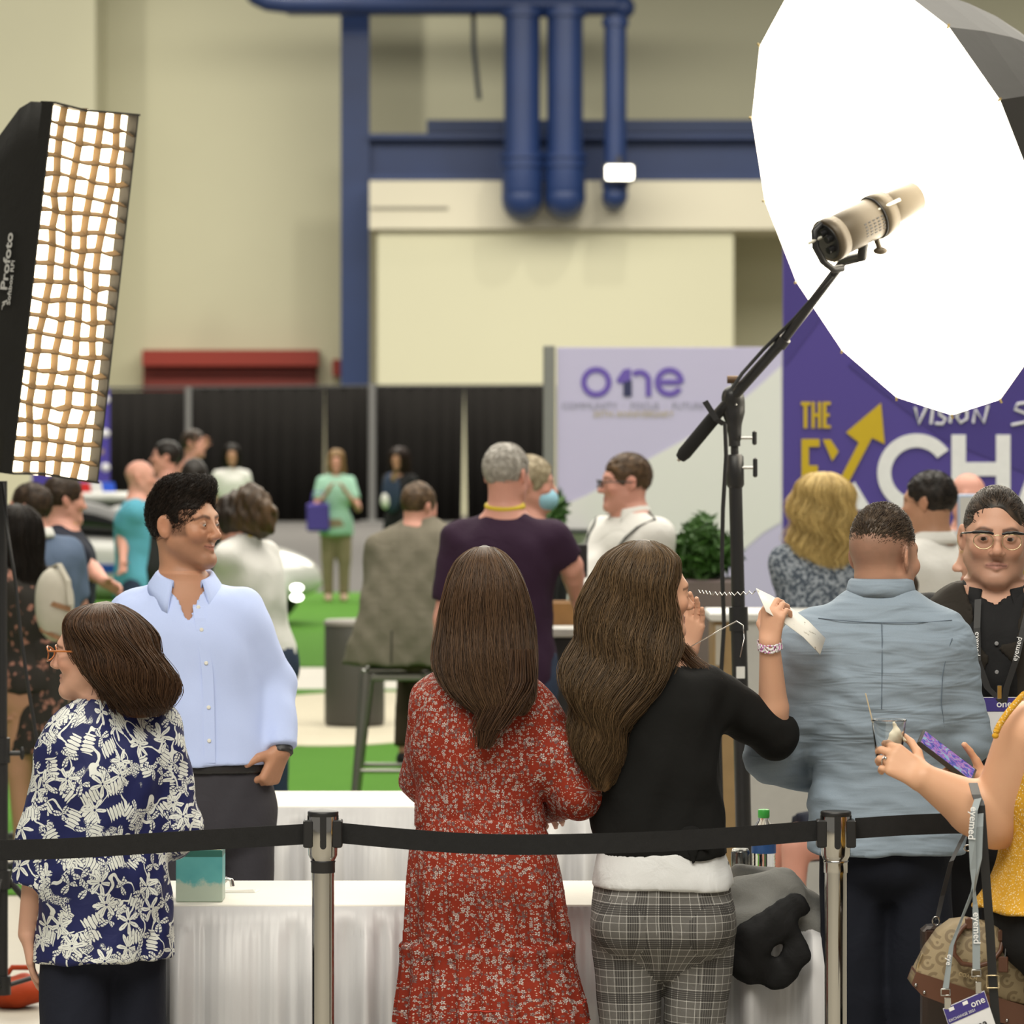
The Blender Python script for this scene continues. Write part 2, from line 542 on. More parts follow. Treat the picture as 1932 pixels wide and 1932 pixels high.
def set_uv(me, V, Fq, solid, gain=1.0):
    """limb-wise cylindrical coordinates in metres, so prints and checks follow the body"""
    shapes = [sh for op, sh, k in solid.ops if op == '+' and hasattr(sh, 'uv')]
    C = V[Fq].mean(1)
    D = np.stack([sh.d(C[:, 0], C[:, 1], C[:, 2]) for sh in shapes], 1)
    who = D.argmin(1)
    uv = np.zeros((len(Fq), Fq.shape[1], 2))
    for i, sh in enumerate(shapes):
        m = who == i
        if not m.any(): continue
        tc, vc, R = sh.uv(C[m])
        for k in range(Fq.shape[1]):
            t, vv, _ = sh.uv(V[Fq[m, k]])
            t = tc + (t - tc + np.pi) % (2 * np.pi) - np.pi
            uv[m, k, 0] = t * R + i * 0.37; uv[m, k, 1] = vv
    lay = me.uv_layers.new(name='UVMap')
    lay.data.foreach_set('uv', (uv * gain).astype(np.float32).ravel())

def solid_obj(name, solid, vox, mat, parent, uv=False, col=None, smooth_it=1, back=None):
    V, Fq = solid.mesh(vox, smooth_it)
    me = np_mesh(name, V, Fq)
    if uv: set_uv(me, V, Fq, solid)
    if col is not None:
        c = col(V)
        at = me.color_attributes.new('Col', 'FLOAT_COLOR', 'POINT')
        at.data.foreach_set('color', np.concatenate([c, np.ones((len(c), 1))], 1).astype(np.float32).ravel())
    return link(name, me, mat, parent)

def strand_mesh(name, paths, r0, r1, cols, mat, parent, flat=1.0):
    """many hair strands (n, k, 3) as thin three-sided tubes in one mesh"""
    paths = np.asarray(paths, float); n, k, _ = paths.shape
    T = np.gradient(paths, axis=1); T /= np.linalg.norm(T, axis=2, keepdims=True) + 1e-9
    ref = rng.normal(size=(n, 1, 3)); U = np.cross(T, ref); U /= np.linalg.norm(U, axis=2, keepdims=True) + 1e-9
    W = np.cross(T, U)
    rad = np.linspace(r0, r1, k)[None, :, None]
    V = np.stack([paths + rad * (math.cos(a) * U + math.sin(a) * W) for a in (0, 2.094, 4.189)], 2)   # n,k,3,3
    base = (np.arange(n)[:, None, None] * k + np.arange(k - 1)[None, :, None]) * 3
    j = np.arange(3)[None, None, :]; j2 = (j + 1) % 3
    Fq = np.stack([base + j, base + j2, base + 3 + j2, base + 3 + j], -1).reshape(-1, 4)
    me = np_mesh(name, V.reshape(-1, 3), Fq)
    c = np.repeat(np.asarray(cols)[:, None, :], k * 3, 1).reshape(-1, 3)
    at = me.color_attributes.new('Col', 'FLOAT_COLOR', 'POINT')
    at.data.foreach_set('color', np.concatenate([c, np.ones((len(c), 1))], 1).astype(np.float32).ravel())
    return link(name, me, mat, parent)
# ------------------------------------------------------------------ people
TORSO = {
 'm': [(.425,.045,.035),(.455,.082,.062),(.50,.096,.070),(.55,.096,.068),(.61,.088,.063),(.69,.093,.069),(.755,.101,.071),(.80,.099,.062),(.835,.074,.050),(.86,.042,.038)],
 'f': [(.42,.045,.035),(.455,.090,.068),(.50,.100,.074),(.55,.095,.067),(.615,.075,.056),(.69,.081,.068),(.745,.087,.068),(.79,.085,.054),(.825,.064,.044),(.855,.034,.032)]}

def skin_mat(name):
    g = NT(name); c = g.attr('Col'); v = g.coord('Object')
    n = g.noise(v, 60, 3); n2 = g.noise(v, 900, 2)
    col = g.mix(g.math('MULTIPLY', n, 0.22), c, g.mix(1.0, c, (0.62, 0.28, 0.2)))
    m = g.n[-1] if False else None
    g.bump(n2, 0.10, 0.0015)
    return g.done(col, 0.48, 0, 0.35, **{'Subsurface Weight': 0.0})
SKIN = skin_mat('skin')
def hair_mat(name, rough=0.46):
    g = NT(name); c = g.attr('Col')
    return g.done(c, rough, 0, 0.32)
HAIR = hair_mat('hair_strands')
def eye_mat():
    g = NT('eye_surface'); return g.done(g.attr('Col'), 0.12, 0, 0.5)
EYE = eye_mat()

def hand_shapes(wrist, d, palm, thumb, curl=(0.35, 0.45, 0.3), spread=0.12, sc=1.0, side_in=0.6, tcurl=0.3, tpos=0.9):
    """five separate fingers; d = towards the fingers, palm = way the palm looks, thumb = thumb side. curl may be a list of four triples"""
    d = unit(d); thumb = np.array(thumb, float); thumb = unit(thumb - d * thumb.dot(d)); nrm = np.cross(d, thumb)
    if nrm.dot(palm) < 0: nrm = -nrm
    w = np.array(wrist, float); out = []
    if not hasattr(curl[0], '__len__'): curl = [curl] * 4
    offs = (0.031, 0.0105, -0.0105, -0.030); lens = (0.070, 0.079, 0.073, 0.056); kl = (0.088, 0.091, 0.086, 0.078)
    for i in range(4):
        base = w + (thumb * offs[i] * 0.6 + d * 0.008) * sc
        kn = w + (d * kl[i] + thumb * offs[i]) * sc
        out.append((Cone(base, kn, 0.0150 * sc, 0.0120 * sc, squash=(nrm, 0.95)), 0.016 * sc))
        a = (1.5 - i) * spread
        fd = d * math.cos(a) + thumb * math.sin(a); p = kn; r = (0.0098, 0.0102, 0.0098, 0.0086)[i] * sc; ang = 0
        for j, (fr, cu) in enumerate(zip((0.46, 0.31, 0.23), curl[i])):
            ang += cu
            q = p + (fd * math.cos(ang) + nrm * math.sin(ang)) * lens[i] * fr * sc * 1.05
            out.append((Cone(p, q, r * (1 - 0.07 * j), r * (0.93 - 0.08 * j)), 0.0035 if j == 0 else 0.002)); p = q
    # thumb leaves the side of the palm near its base
    p = w + (d * 0.018 + thumb * 0.020 + nrm * 0.006) * sc; td = unit(d * 0.62 + thumb * tpos + nrm * 0.35)
    for j, (ln, r) in enumerate(zip((0.046, 0.034, 0.027), (0.0145, 0.0112, 0.0100))):
        q = p + td * ln * sc
        out.append((Cone(p, q, r * sc, r * 0.86 * sc), 0.012 if j == 0 else 0.003)); p = q
        td = unit(td + (d * 0.5 - thumb * 0.5 * side_in + nrm * 0.3) * tcurl)
    return out

class Person:
    def __init__(s, px, D, H, yaw, label, sex='m', fat=1.0, head=(0, 0, 0), head_px=None, hs=1.0, skin=(0.62, 0.36, 0.24), group=None, lean=(0, 0), jaw=1.0, head_dy=0.0):
        s.O = np.array([(px - MID) * D / FPX, D, 0.0]); s.D, s.H, s.yaw, s.sex, s.fat = D, H, yaw, sex, fat
        s.e = thing('person', tuple(s.O), label, 'person', group)
        s.fwd = A3(math.sin(yaw), -math.cos(yaw), 0); s.lat = A3(math.cos(yaw), math.sin(yaw), 0)
        s.skin = np.array(skin); s.hs = hs * H / 1.74 * (0.985 if sex == 'm' else 0.965); s.jaw = jaw
        s.headR = Rz(head[0]) @ Rx(head[1]) @ Ry(head[2])
        hz = H - 0.122 * s.hs
        if head_px is not None:
            q = s.L(head_px[0], head_px[1]); s.hc = A3(q[0], lean[1] + head_dy, q[2])
        else:
            s.hc = A3(lean[0], lean[1], hz) + s.fwd * 0.012
        nb = s.hc - s.headR @ A3(0, -0.02, 0) * s.hs; s.neck = A3(nb[0] * 0.8, nb[1] * 0.8, .835 * H)
        s.ops = []; s.fine = []; s.colf = []; s.arms = {}
    def L(s, px, py, dD=0.0): return P(px, py, s.D + dD) - s.O
    def ctr(s, z):
        t = np.clip((z / s.H - .55) / (.84 - .55), 0, 1) ** 1.2
        return s.neck[0] * t, s.neck[1] * t
    def stations(s, inf=0.0, zlo=None, zhi=None, tweak=None, infb=None):
        out = []
        for (z, a, b) in TORSO[s.sex]:
            da = db = 0
            if tweak:
                for tz, ta, tb in tweak:
                    w = max(0, 1 - abs(z - tz) / 0.09); da += ta * w; db += tb * w
            cx, cy = s.ctr(z * s.H)
            out.append((z * s.H, cx, cy, a * s.H * s.fat + inf + da, b * s.H * s.fat + (inf if infb is None else infb) + db))
        return out
    def shoulder(s, side):
        w = (.102 if s.sex == 'm' else .092) * s.H * (0.6 + 0.4 * s.fat)
        cx, cy = s.ctr(.815 * s.H)
        return A3(cx, cy, .800 * s.H) + s.lat * side * w
    def arm(s, side, elbow=None, wrist=None, hand=None, out=0.05, fw=0.02, sho=None):
        """elbow / wrist in local coordinates; default hangs at the side"""
        sh = s.shoulder(side) if sho is None else sho; H = s.H
        if elbow is None: elbow = sh + s.lat * side * out - s.fwd * 0.015 - A3(0, 0, .172 * H)
        if wrist is None: wrist = elbow + s.lat * side * 0.01 + s.fwd * (fw + 0.03) - A3(0, 0, .14 * H)
        s.arms[side] = (sh, np.array(elbow, float), np.array(wrist, float), hand)
        return s
    def head_pt(s, x, y, z): return s.hc + s.headR @ (A3(x, y, z) * s.hs)
    def q(s, p): return ((p - s.hc) @ s.headR) / s.hs
    def build_body(s, vox=0.011, headvox=None, handvox=None, legs=True, armr=1.0, sit=None, face=True, stubble=0.0, lips=(0.50, 0.20, 0.17), hairline=None, haircol=(0.02, 0.012, 0.008), brow=None, bare=False, blush=0.12, buzz=None, smile=0.0, binf=-0.010, eye_open=.0040):
        S = Solid(); H, k = s.H, s.hs; f = s.fat
        S.add(Loft(s.stations(binf), s.yaw), 0.02)
        if legs and sit is None:
            for sd in (-1, 1):
                hp = s.lat * sd * .050 * H + A3(0, 0, .50 * H); kn = s.lat * sd * .052 * H + s.fwd * .008 * H + A3(0, 0, .285 * H); an = s.lat * sd * .05 * H - s.fwd * .01 + A3(0, 0, .05 * H)
                S.add(Cone(hp, kn, .047 * H * f, .031 * H * f), 0.03).add(Cone(kn, an, .031 * H * f, .021 * H), 0.015)
                S.add(Cone(an - A3(0, 0, .02 * H), an + s.fwd * .10 * H - A3(0, 0, .033 * H), .02 * H, .014 * H), 0.02)
        if sit is not None:
            for sd in (-1, 1):
                hp, kn, an = sit[sd]
                S.add(Cone(hp, kn, .047 * H * f, .033 * H), 0.03).add(Cone(kn, an, .032 * H, .022 * H), 0.015)
                S.add(Cone(an - A3(0, 0, .02 * H), an + s.fwd * .10 * H - A3(0, 0, .03 * H), .02 * H, .014 * H), 0.02)
        ar = armr * (0.5 + 0.5 * f) * (1.0 if s.sex == 'm' else 0.86)
        for sd, (sh, el, wr, hand) in s.arms.items():
            S.add(Cone(sh, el, .030 * H * ar, .0245 * H * ar), 0.04)
            mid = el + (wr - el) * 0.3
            S.add(Cone(el, mid, .0235 * H * ar, .0245 * H * ar), 0.02).add(Cone(mid, wr, .0245 * H * ar, .0155 * H * (0.5 + 0.5 * ar)), 0.01)
            if hand is not None:
                n0 = len(S.ops)
                sc = hand.pop('sc', 1.0) * (1.0 if s.sex == 'm' else 0.9) * H / 1.74
                hh = hand_shapes(wr + unit(wr - el) * 0.0, sc=sc, **hand)
                lo = np.min([c.lo for c, _ in hh], 0); hi = np.max([c.hi for c, _ in hh], 0)
                for c, kk in hh: S.add(c, kk)
                if handvox: S.refine(lo - 0.004, hi + 0.004, handvox)
        # neck and head
        hp = s.head_pt
        nr = (.058 if s.sex == 'm' else .047) * k * (0.6 + 0.4 * f)
        S.add(Cone(A3(s.neck[0], s.neck[1], s.neck[2]), hp(0, 0.022, -0.05), nr * 1.12, nr), 0.045)
        M = s.headR; j = s.jaw * (1.0 if s.sex == 'm' else 0.92)
        S.add(Ell(hp(0, 0.012, 0.032), A3(.0755, .097, .088) * k, M), 0.03)
        S.add(Ell(hp(0, -0.030, -0.025), A3(.060 * j, .060, .080) * k, M), 0.03)
        for sd in (-1, 1):
            S.add(Cone(hp(sd * .052 * j, -0.004, -0.050), hp(sd * .016, -0.072, -0.096), .018 * k, .017 * k), 0.03)
            S.add(Ell(hp(sd * .040, -0.066, -0.022), A3(.022, .020, .020) * k, M), 0.022)       # cheekbone
        S.add(Ell(hp(0, -0.076, -0.097), A3(.020 * j, .017, .016) * k, M), 0.02)
        S.add(Cone(hp(-.034, -.075, .023), hp(.034, -.075, .023), .014 * k, .014 * k), 0.02)    # brow
        if face:
            for sd in (-1, 1):
                S.sub(Ell(hp(sd * .032, -.098, .003), A3(.017, .014, .012) * k, M), 0.014)
                S.add(Ell(hp(sd * .032, -.0795, .002), A3(.0150, .0135, .0135) * k, M), 0.004)  # lids
                if headvox and headvox < 0.004: S.sub(Ell(hp(sd * .032, -.096, .0015), A3(.0128, .010, eye_open) * k, M), 0.0015)
            S.add(Cone(hp(0, -.085, .012), hp(0, -.110, -.026), .0075 * k, .0100 * k), 0.014)     # nose
            S.add(Ell(hp(0, -.109, -.029), A3(.0115, .0115, .0105) * k, M), 0.008)
            for sd in (-1, 1):
                S.add(Ell(hp(sd * .0125, -.099, -.033), A3(.0085, .0115, .0078) * k, M), 0.006)
                S.sub(Ell(hp(sd * .0065, -.106, -.042), A3(.0038, .005, .0035) * k, M), 0.002)
            up = smile * 0.006
            for sd in (-1, 1):
                S.add(Cone(hp(sd * .004, -.0915, -.0580), hp(sd * .024, -.0800, -.0620 + up), .0052 * k, .0028 * k), 0.007)
                S.add(Cone(hp(0, -.0895, -.0695), hp(sd * .021, -.0800, -.0645 + up), .0060 * k, .0030 * k), 0.007)
                S.sub(Cone(hp(0, -.0985, -.0634), hp(sd * .0270, -.0855, -.0625 + up), .0022 * k, .0015 * k), 0.003)
            S.sub(Ell(hp(0, -.1, -.047), A3(.004, .006, .009) * k, M), 0.006)
        for sd in (-1, 1):                                                                       # ears
            E = M @ Rz(sd * -0.42) @ Rx(-0.15)
            S.add(Ell(hp(sd * .080, .014, -.001), A3(.0075, .0205, .033) * k, E), 0.006)
            if headvox: S.sub(Ell(hp(sd * .0885, .010, .002), A3(.0060, .0115, .020) * k, E), 0.004)
        if headvox:
            e = A3(.10, .125, .135) * k; c = s.hc
            S.refine(c - e, c + e, headvox)
        s.S = S
        sk = s.skin; brow = haircol if brow is None else brow
        def col(V):
            q = s.q(V); c = np.tile(sk, (len(V), 1))
            x, y, z = np.abs(q[:, 0]), q[:, 1], q[:, 2]
            inh = (z > -.125) & (z < .14) & (y > -.14) & (y < .14) & (x < .11)
            def lay(m, colr, a):
                m = np.clip(m, 0, 1) * a * inh; c[:] = c * (1 - m[:, None]) + np.array(colr) * m[:, None]
            g = lambda cx, cy, cz, rx, ry, rz: np.exp(-(((x - cx) / rx) ** 2 + ((y - cy) / ry) ** 2 + ((z - cz) / rz) ** 2))
            red = sk * A3(1.08, .68, .62)
            lay(g(.045, -.07, -.028, .024, .03, .02), red, blush * 3); lay(g(0, -.112, -.03, .014, .012, .014), red, blush * 2.5)
            lay(g(.085, .015, 0, .016, .03, .04), red, blush * 2)
            if stubble > 0:
                m = 1 / (1 + np.exp((z + .042 - .5 * np.clip(x - .05, 0, 1)) / .006)) * 1 / (1 + np.exp((y - .0) / .01)) * (1 / (1 + np.exp(-(z + .135) / .012)))
                lay(m, np.array(haircol) * 1.2 + sk * .15, stubble)
            up = smile * 0.006
            lz = -.0632 + up * np.clip(x / .023, 0, 1)
            m = (x < .0265) * (y < -.076) * np.clip(1.2 - np.abs(z - lz) / (.0088 * (1 - .65 * (x / .0265) ** 2) + 1e-4), 0, 1) * 2
            lay(m, lips, 0.75)
            lay((np.abs(z - lz) < .0016) * (x < .026) * (y < -.078) * 1.0, np.array(lips) * .35, 0.8)
            bz = .0205 + .006 * np.clip((x - .012) / .02, 0, 1) - .010 * np.clip((x - .036) / .018, 0, 1) ** 2
            m = (x > .011) * (x < .054) * (y < -.045) * np.clip(1.4 - np.abs(z - bz) / (.0052 - .05 * np.clip(x - .03, 0, 1)), 0, 1)
            lay(m, brow, 0.85)
            m = g(.032, -.094, .0075, .017, .02, .0032); lay(m, np.array(haircol), 0.55)       # lash line
            if buzz is not None: lay(buzz(q), np.array(haircol) + sk * .22, 0.80)
            return c
        s.bodyo = solid_obj('body', S, vox, SKIN, s.e, col=col)
        return s
    def eyes(s, look=(0, -1, 0), iris=(0.08, 0.04, 0.02)):
        look = unit(look)
        for sd in (-1, 1):
            c = s.head_pt(sd * .032, -.0790, .0015); r = .0132 * s.hs
            m = MB().ball(c, r, 28, 20, s.headR @ Rx(math.pi / 2)); o = m.build('eye', EYE, s.e)
            me = o.data; V = np.array(m.v) - c; V /= np.linalg.norm(V, axis=1, keepdims=True)
            a = np.arccos(np.clip(V @ (s.headR @ look), -1, 1))
            colr = np.tile(A3(.33, .29, .27), (len(V), 1)); colr[a < .50] = iris; colr[a < .2] = (.004, .004, .004)
            at = me.color_attributes.new('Col', 'FLOAT_COLOR', 'POINT')
            at.data.foreach_set('color', np.concatenate([colr, np.ones((len(V), 1))], 1).astype(np.float32).ravel())
    # ---- clothes
    def top(s, name, mat, vox=0.008, inf=0.012, hem=0.47, sleeve='long', sl_inf=0.010, neck=0.045, tweak=None, fold=(0.0025, 24), stretch=(1, 1, 0.6), uv=False, seed=1, infb=None, extra=None, vneck=None, cuff=1.0, armr=1.0, flare=0.0, wpt=0.96, neck_drop=0.0, mod=None, hemfn=None):
        S = Solid(); H = s.H; f = s.fat
        st = s.stations(inf, tweak=tweak, infb=infb)
        st = [(q[0], q[1], q[2], q[3] * (.80 if q[0] > .82 * H else 1), q[4] * (.84 if q[0] > .82 * H else 1)) for q in st if max(hem + .01, .475) * H < q[0] < .85 * H] + [(.862 * H, *s.ctr(.862 * H), .058, .060)]
        z0 = hem * H; cx, cy = s.ctr(z0); zc = max(z0, .475 * H); a0 = hermite(np.array(zc), [q[0] for q in s.stations()], [q[3] for q in s.stations(inf, tweak=tweak)]); b0 = hermite(np.array(zc), [q[0] for q in s.stations()], [q[4] for q in s.stations(inf, tweak=tweak, infb=infb)])
        st = [(z0, cx, cy, float(a0) + flare, float(b0) + flare)] + st
        S.add(Loft(st, s.yaw, 2.35, mod=mod), 0.02)
        ar = armr * (0.5 + 0.5 * f) * (1.0 if s.sex == 'm' else 0.86)
        for sd, (sh, el, wr, hand) in s.arms.items():
            ru, re, rw = .030 * H * ar + sl_inf, .0245 * H * ar + sl_inf, .0165 * H * ar + sl_inf * cuff
            if sleeve == 'long':
                S.add(Cone(sh, el, ru + .004, re), 0.05).add(Cone(el, el + (wr - el) * wpt, re, rw, flat_b=True), 0.02)
            elif sleeve == 'none': S.add(Ell(sh - s.lat * sd * .02, (.045, .045, .05)), 0.03)
            else:                                   # fraction of the whole arm that is covered
                t = sleeve * 2
                if t <= 1: S.add(Cone(sh, sh + (el - sh) * t, ru + .006, (ru + (re - ru) * t) + .006, flat_b=True), 0.05)
                else: S.add(Cone(sh, el, ru + .004, re + .004), 0.05).add(Cone(el, el + (wr - el) * (t - 1), re + .004, re + .002, flat_b=True), 0.02)
        for sd in (-1, 1):
            if sd in s.arms and sleeve != 'none': S.add(Cone(A3(s.neck[0], s.neck[1], s.neck[2] + .004), s.arms[sd][0] + A3(0, 0, .004), .022 + inf, .026 + inf), 0.045)
        if extra: extra(S)
        nk = A3(s.neck[0], s.neck[1], s.neck[2])
        S.keep(Half((0, 0, z0), (0, 0, 1)), 0.003)
        if neck: S.sub(Cone(nk + A3(0, 0, .012 - neck_drop) + s.fwd * .008, s.hc, neck, neck * 1.1), 0.004)
        if vneck: S.sub(Cone(nk + s.fwd * .10 + A3(0, 0, -vneck), nk + s.fwd * .05, .012, .05), 0.006)
        fo = folds(seed, fold[0], fold[1], stretch); S.noise = fo
        s.topS = S
        return solid_obj(name, S, vox, mat, s.e, uv=uv)
    def legs(s, name, mat, vox=0.009, inf=0.012, waist=0.60, ankle=0.045, fold=(0.0025, 20), uv=False, seed=2, tweak=None, butt=0.0, sit=None, taper=1.0, kinf=None, gap=1.0):
        S = Solid(); H = s.H; f = s.fat
        st = [q for q in s.stations(inf, tweak=tweak) if .41 * H < q[0] < (waist + .07) * H]
        S.add(Loft(st, s.yaw, 2.3), 0.03)
        ki = inf * 1.3 if kinf is None else kinf
        for sd in (-1, 1):
            if sit is None:
                hp = s.lat * sd * .052 * H * gap + A3(0, 0, .50 * H); kn = s.lat * sd * .054 * H * gap + s.fwd * .006 * H + A3(0, 0, .285 * H); an = s.lat * sd * .052 * H * gap - s.fwd * .008 + A3(0, 0, ankle * H)
            else: hp, kn, an = sit[sd]
            S.add(Cone(hp, kn, .048 * H * f + inf, .031 * H * f + ki), 0.025)
            S.add(Cone(kn, an, .031 * H * f + ki, (.023 * H + ki) * taper, flat_b=True), 0.02)
            if butt: S.add(Ell(A3(0, 0, .515 * H) + s.lat * sd * .047 * H - s.fwd * .035 * H, A3(.052, .05, .055) * H * butt), 0.03)
        S.keep(Half((0, 0, waist * H), (0, 0, -1)), 0.003)
        S.noise = folds(seed, fold[0], fold[1], (1, 1, .7))
        s.legS = S
        return solid_obj(name, S, vox, mat, s.e, uv=uv)
    def shoes(s, mat, sole=None):
        for sd in (-1, 1):
            an = s.lat * sd * .052 * s.H - s.fwd * .01 + A3(0, 0, .05 * s.H)
            S = Solid().add(Cone(an - s.fwd * .02 - A3(0, 0, .022 * s.H), an + s.fwd * .085 * s.H - A3(0, 0, .028 * s.H), .026 * s.H, .022 * s.H), 0.02).add(Cone(an, an - A3(0, 0, .02 * s.H), .027 * s.H, .028 * s.H), 0.02)
            S.keep(Half((0, 0, 0.002), (0, 0, 1)), 0.002)
            solid_obj('shoe', S, 0.012, mat, s.e)
    def collar(s, mat, r=0.062, h=0.045, stand=0.028, gap=0.45, point=0.035, drop=0.0, tilt=0.020, flare=0.024, parent=None, up=0.0):
        """folded shirt collar round the neck, open at the front by +-gap"""
        c = A3(s.neck[0], s.neck[1], s.neck[2]) + A3(0, 0, up); n = 40; v = []; fq = []
        for i in range(n + 1):
            a = gap + (2 * math.pi - 2 * gap) * i / n
            fr = max(0, math.cos(a))                                     # front-ness
            e = abs(2 * i / n - 1) ** 8
            dr = s.fwd * math.cos(a) + s.lat * math.sin(a)
            zt = stand - drop * fr - tilt * (fr ** 1.2)
            rr = r * (1 + .14 * fr)
            rows = [(rr + .002, -0.012 - drop * fr), (rr, zt - .006), (rr + .004, zt), (rr + .010, zt - .006), (rr + flare * .8 + .006 * e, zt - h * .6 - point * .45 * e), (rr + flare + .012 * e, zt - h - point * e)]
            rows += [(rows[5][0] - .004, rows[5][1] + .001), (rows[4][0] - .005, rows[4][1])]
            sk = -s.lat * math.copysign(1, math.sin(a)) * 0
            for (q, z) in rows: v.append(c + dr * q + A3(0, 0, z) + sk)
        m = 8
        for i in range(n):
            for k in range(m - 1): fq.append((i*m+k, (i+1)*m+k, (i+1)*m+k+1, i*m+k+1))
        b = MB().raw(v, fq, True)
        b.raw(v[:m], [(0, 1, 2, 3), (3, 4, 7), (4, 5, 6, 7)]); b.raw(v[-m:], [(3, 2, 1, 0), (7, 4, 3), (7, 6, 5, 4)])
        o = b.build('collar', mat, parent or s.e)
        mo = o.modifiers.new('thick', 'SOLIDIFY'); mo.thickness = 0.0015
        return o
    # ---- hair
    def hair_cap(s, name, cols, off=0.007, top=0.011, cut=None, vox=0.006, strands=0, length=0.025, seed=3, noise=(0.003, 90), lift=0.3, sweep=(0, 1, 0.2), front=-0.066, low=-0.045, r=0.0011, extra=None, side=0.0, rise=0.0, hl=.110):
        """short hair: shell over the skull with a hairline, plus lying strands"""
        k = s.hs; S = Solid(); hp = s.head_pt; M = s.headR
        S.add(Ell(hp(0, 0.014 - rise * .3, 0.034 + rise), (A3(.0755, .097, .088) + A3(off - side, off, top)) * k, M), 0.01)
        if extra: extra(S)
        # face opening and neckline, in head space
        S.sub(Ell(hp(0, front - .055, -.030), A3(.078, .085, hl) * k, M), 0.006)
        S.keep(Half(hp(0, 0, low), M @ A3(0, .25, 1)), 0.01)
        for sd in (-1, 1): S.sub(Ell(hp(sd * .085, .004, -.008), A3(.022, .023, .034) * k, M), 0.004)
        if cut: cut(S)
        S.noise = folds(seed, noise[0], noise[1], (1, 1, 1), 9)
        r_ = np.random.default_rng(seed); c0, c1 = np.array(cols[0]), np.array(cols[1])
        def col(V):
            n = folds(seed + 5, 0.5, 120)(V)
            return c0 + (c1 - c0) * np.clip(.4 + n, 0, 1)[:, None]
        o = solid_obj(name, S, vox, HAIR, s.e, col=col)
        if strands:
            V = np.array([v.co[:] for v in o.data.vertices]); N = np.array([v.normal[:] for v in o.data.vertices])
            qv = s.q(V); ok = np.where((qv[:, 2] > low + .01))[0]
            ids = r_.choice(ok, strands); p = V[ids]; nn = N[ids]
            sw = M @ np.array(sweep, float)
            t = sw[None] - nn * (nn @ sw)[:, None]; t /= np.linalg.norm(t, axis=1, keepdims=True) + 1e-6
            t = t + r_.normal(size=t.shape) * .25
            kk = 6; ln = (length * r_.uniform(.6, 1.25, (strands, 1))) * k; paths = [p - nn * .003]; cur = p.copy()
            for q_ in range(1, kk):
                cur = cur + t * ln / (kk - 1)
                d0 = S._eval_pts(cur); e = .002
                gr = np.stack([S._eval_pts(cur + np.eye(3)[a] * e) - d0 for a in range(3)], 1); gr /= np.linalg.norm(gr, axis=1, keepdims=True) + 1e-9
                want = .0008 + lift * ln[:, 0] * (q_ / (kk - 1)) * r_.uniform(.2, 1, strands)
                cur = cur + gr * np.clip(want - d0, -.02, .02)[:, None]
                t = t - gr * (t * gr).sum(1)[:, None]; t /= np.linalg.norm(t, axis=1, keepdims=True) + 1e-6
                paths.append(cur.copy())
            paths = np.stack(paths, 1)
            mix = r_.uniform(0, 1, (strands, 1)) ** 1.5
            strand_mesh('hair_strands', paths, r, r * .4, c0 + (c1 - c0) * mix, HAIR, o)
        return o
    def hair_long(s, name, st, yaw, cols, n=1800, vox=0.008, ends=(0.75, 1.0), wave=(0.004, 30.0), face=None, seed=5, r=0.0012, jitter=0.05, mod=None, steps=22, loose=0.02, base_in=0.93, sweep=0.0, thmin=None, crown=None, tip_taper=0.5):
        """long hair: loft stations in local coordinates [(z,cx,cy,a,b)...] from tips (low) to crown; face = list of carving shapes"""
        lf = Loft(st, yaw, 2.0, mod=mod)
        st2 = [(q[0], q[1], q[2], q[3] * base_in, q[4] * base_in) for q in st]
        S = Solid().add(Loft(st2, yaw, 2.0, mod=mod), 0.0)
        for sh in (face or []): S.sub(sh, 0.006)
        zl, zh = lf.lo[2], lf.hi[2]
        S.noise = folds(seed, 0.0022, 70, (1, 1, .18), 9)
        r_ = np.random.default_rng(seed); c0, c1 = np.array(cols[0]), np.array(cols[1])
        c2 = np.array(cols[2]) if len(cols) > 2 else c1
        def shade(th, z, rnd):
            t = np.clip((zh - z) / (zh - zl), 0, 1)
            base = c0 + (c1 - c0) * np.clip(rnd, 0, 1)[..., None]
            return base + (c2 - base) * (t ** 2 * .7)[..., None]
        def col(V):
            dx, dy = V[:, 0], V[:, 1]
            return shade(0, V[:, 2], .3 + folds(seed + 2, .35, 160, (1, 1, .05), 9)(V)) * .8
        o = solid_obj(name, S, vox, HAIR, s.e, col=col)
        th = r_.uniform(-math.pi, math.pi, n); z1 = zh - .004 - (zh - zl) * .02 * r_.uniform(0, 1, n)
        zend = zl + (zh - zl) * (1 - r_.uniform(ends[0], ends[1], n))
        u = np.linspace(0, 1, steps)[None]
        # move fast over the crown (square-root), steady below
        uu = u ** 1.6
        z = z1[:, None] + (zend - z1)[:, None] * uu
        thp = th[:, None] + sweep * u + jitter * np.sin(u * 5 + r_.uniform(0, 6, (n, 1)))
        lay = r_.uniform(.95, 1.01 + loose, (n, 1)) + loose * r_.normal(size=(n, 1)) * u
        if mod is not None: lay = lay * mod(thp, z)
        pts = lf.surf(thp, z, lay)
        w = wave[0] * u * np.sin(z * wave[1] + r_.uniform(0, 1.4, (n, 1)) + th[:, None] * 2)
        pts[..., 0] += w + .002 * r_.normal(size=(n, 1)); pts[..., 1] += w * .5
        ok = np.ones(n, bool)
        for sh in (face or []):
            d = sh.d(pts[..., 0], pts[..., 1], pts[..., 2]); ok &= (d > -0.004).all(1)
        pts = pts[ok]
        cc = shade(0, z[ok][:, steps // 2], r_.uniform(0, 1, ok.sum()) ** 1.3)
        strand_mesh('hair_strands', pts, r, r * tip_taper, cc, HAIR, o)
        return o
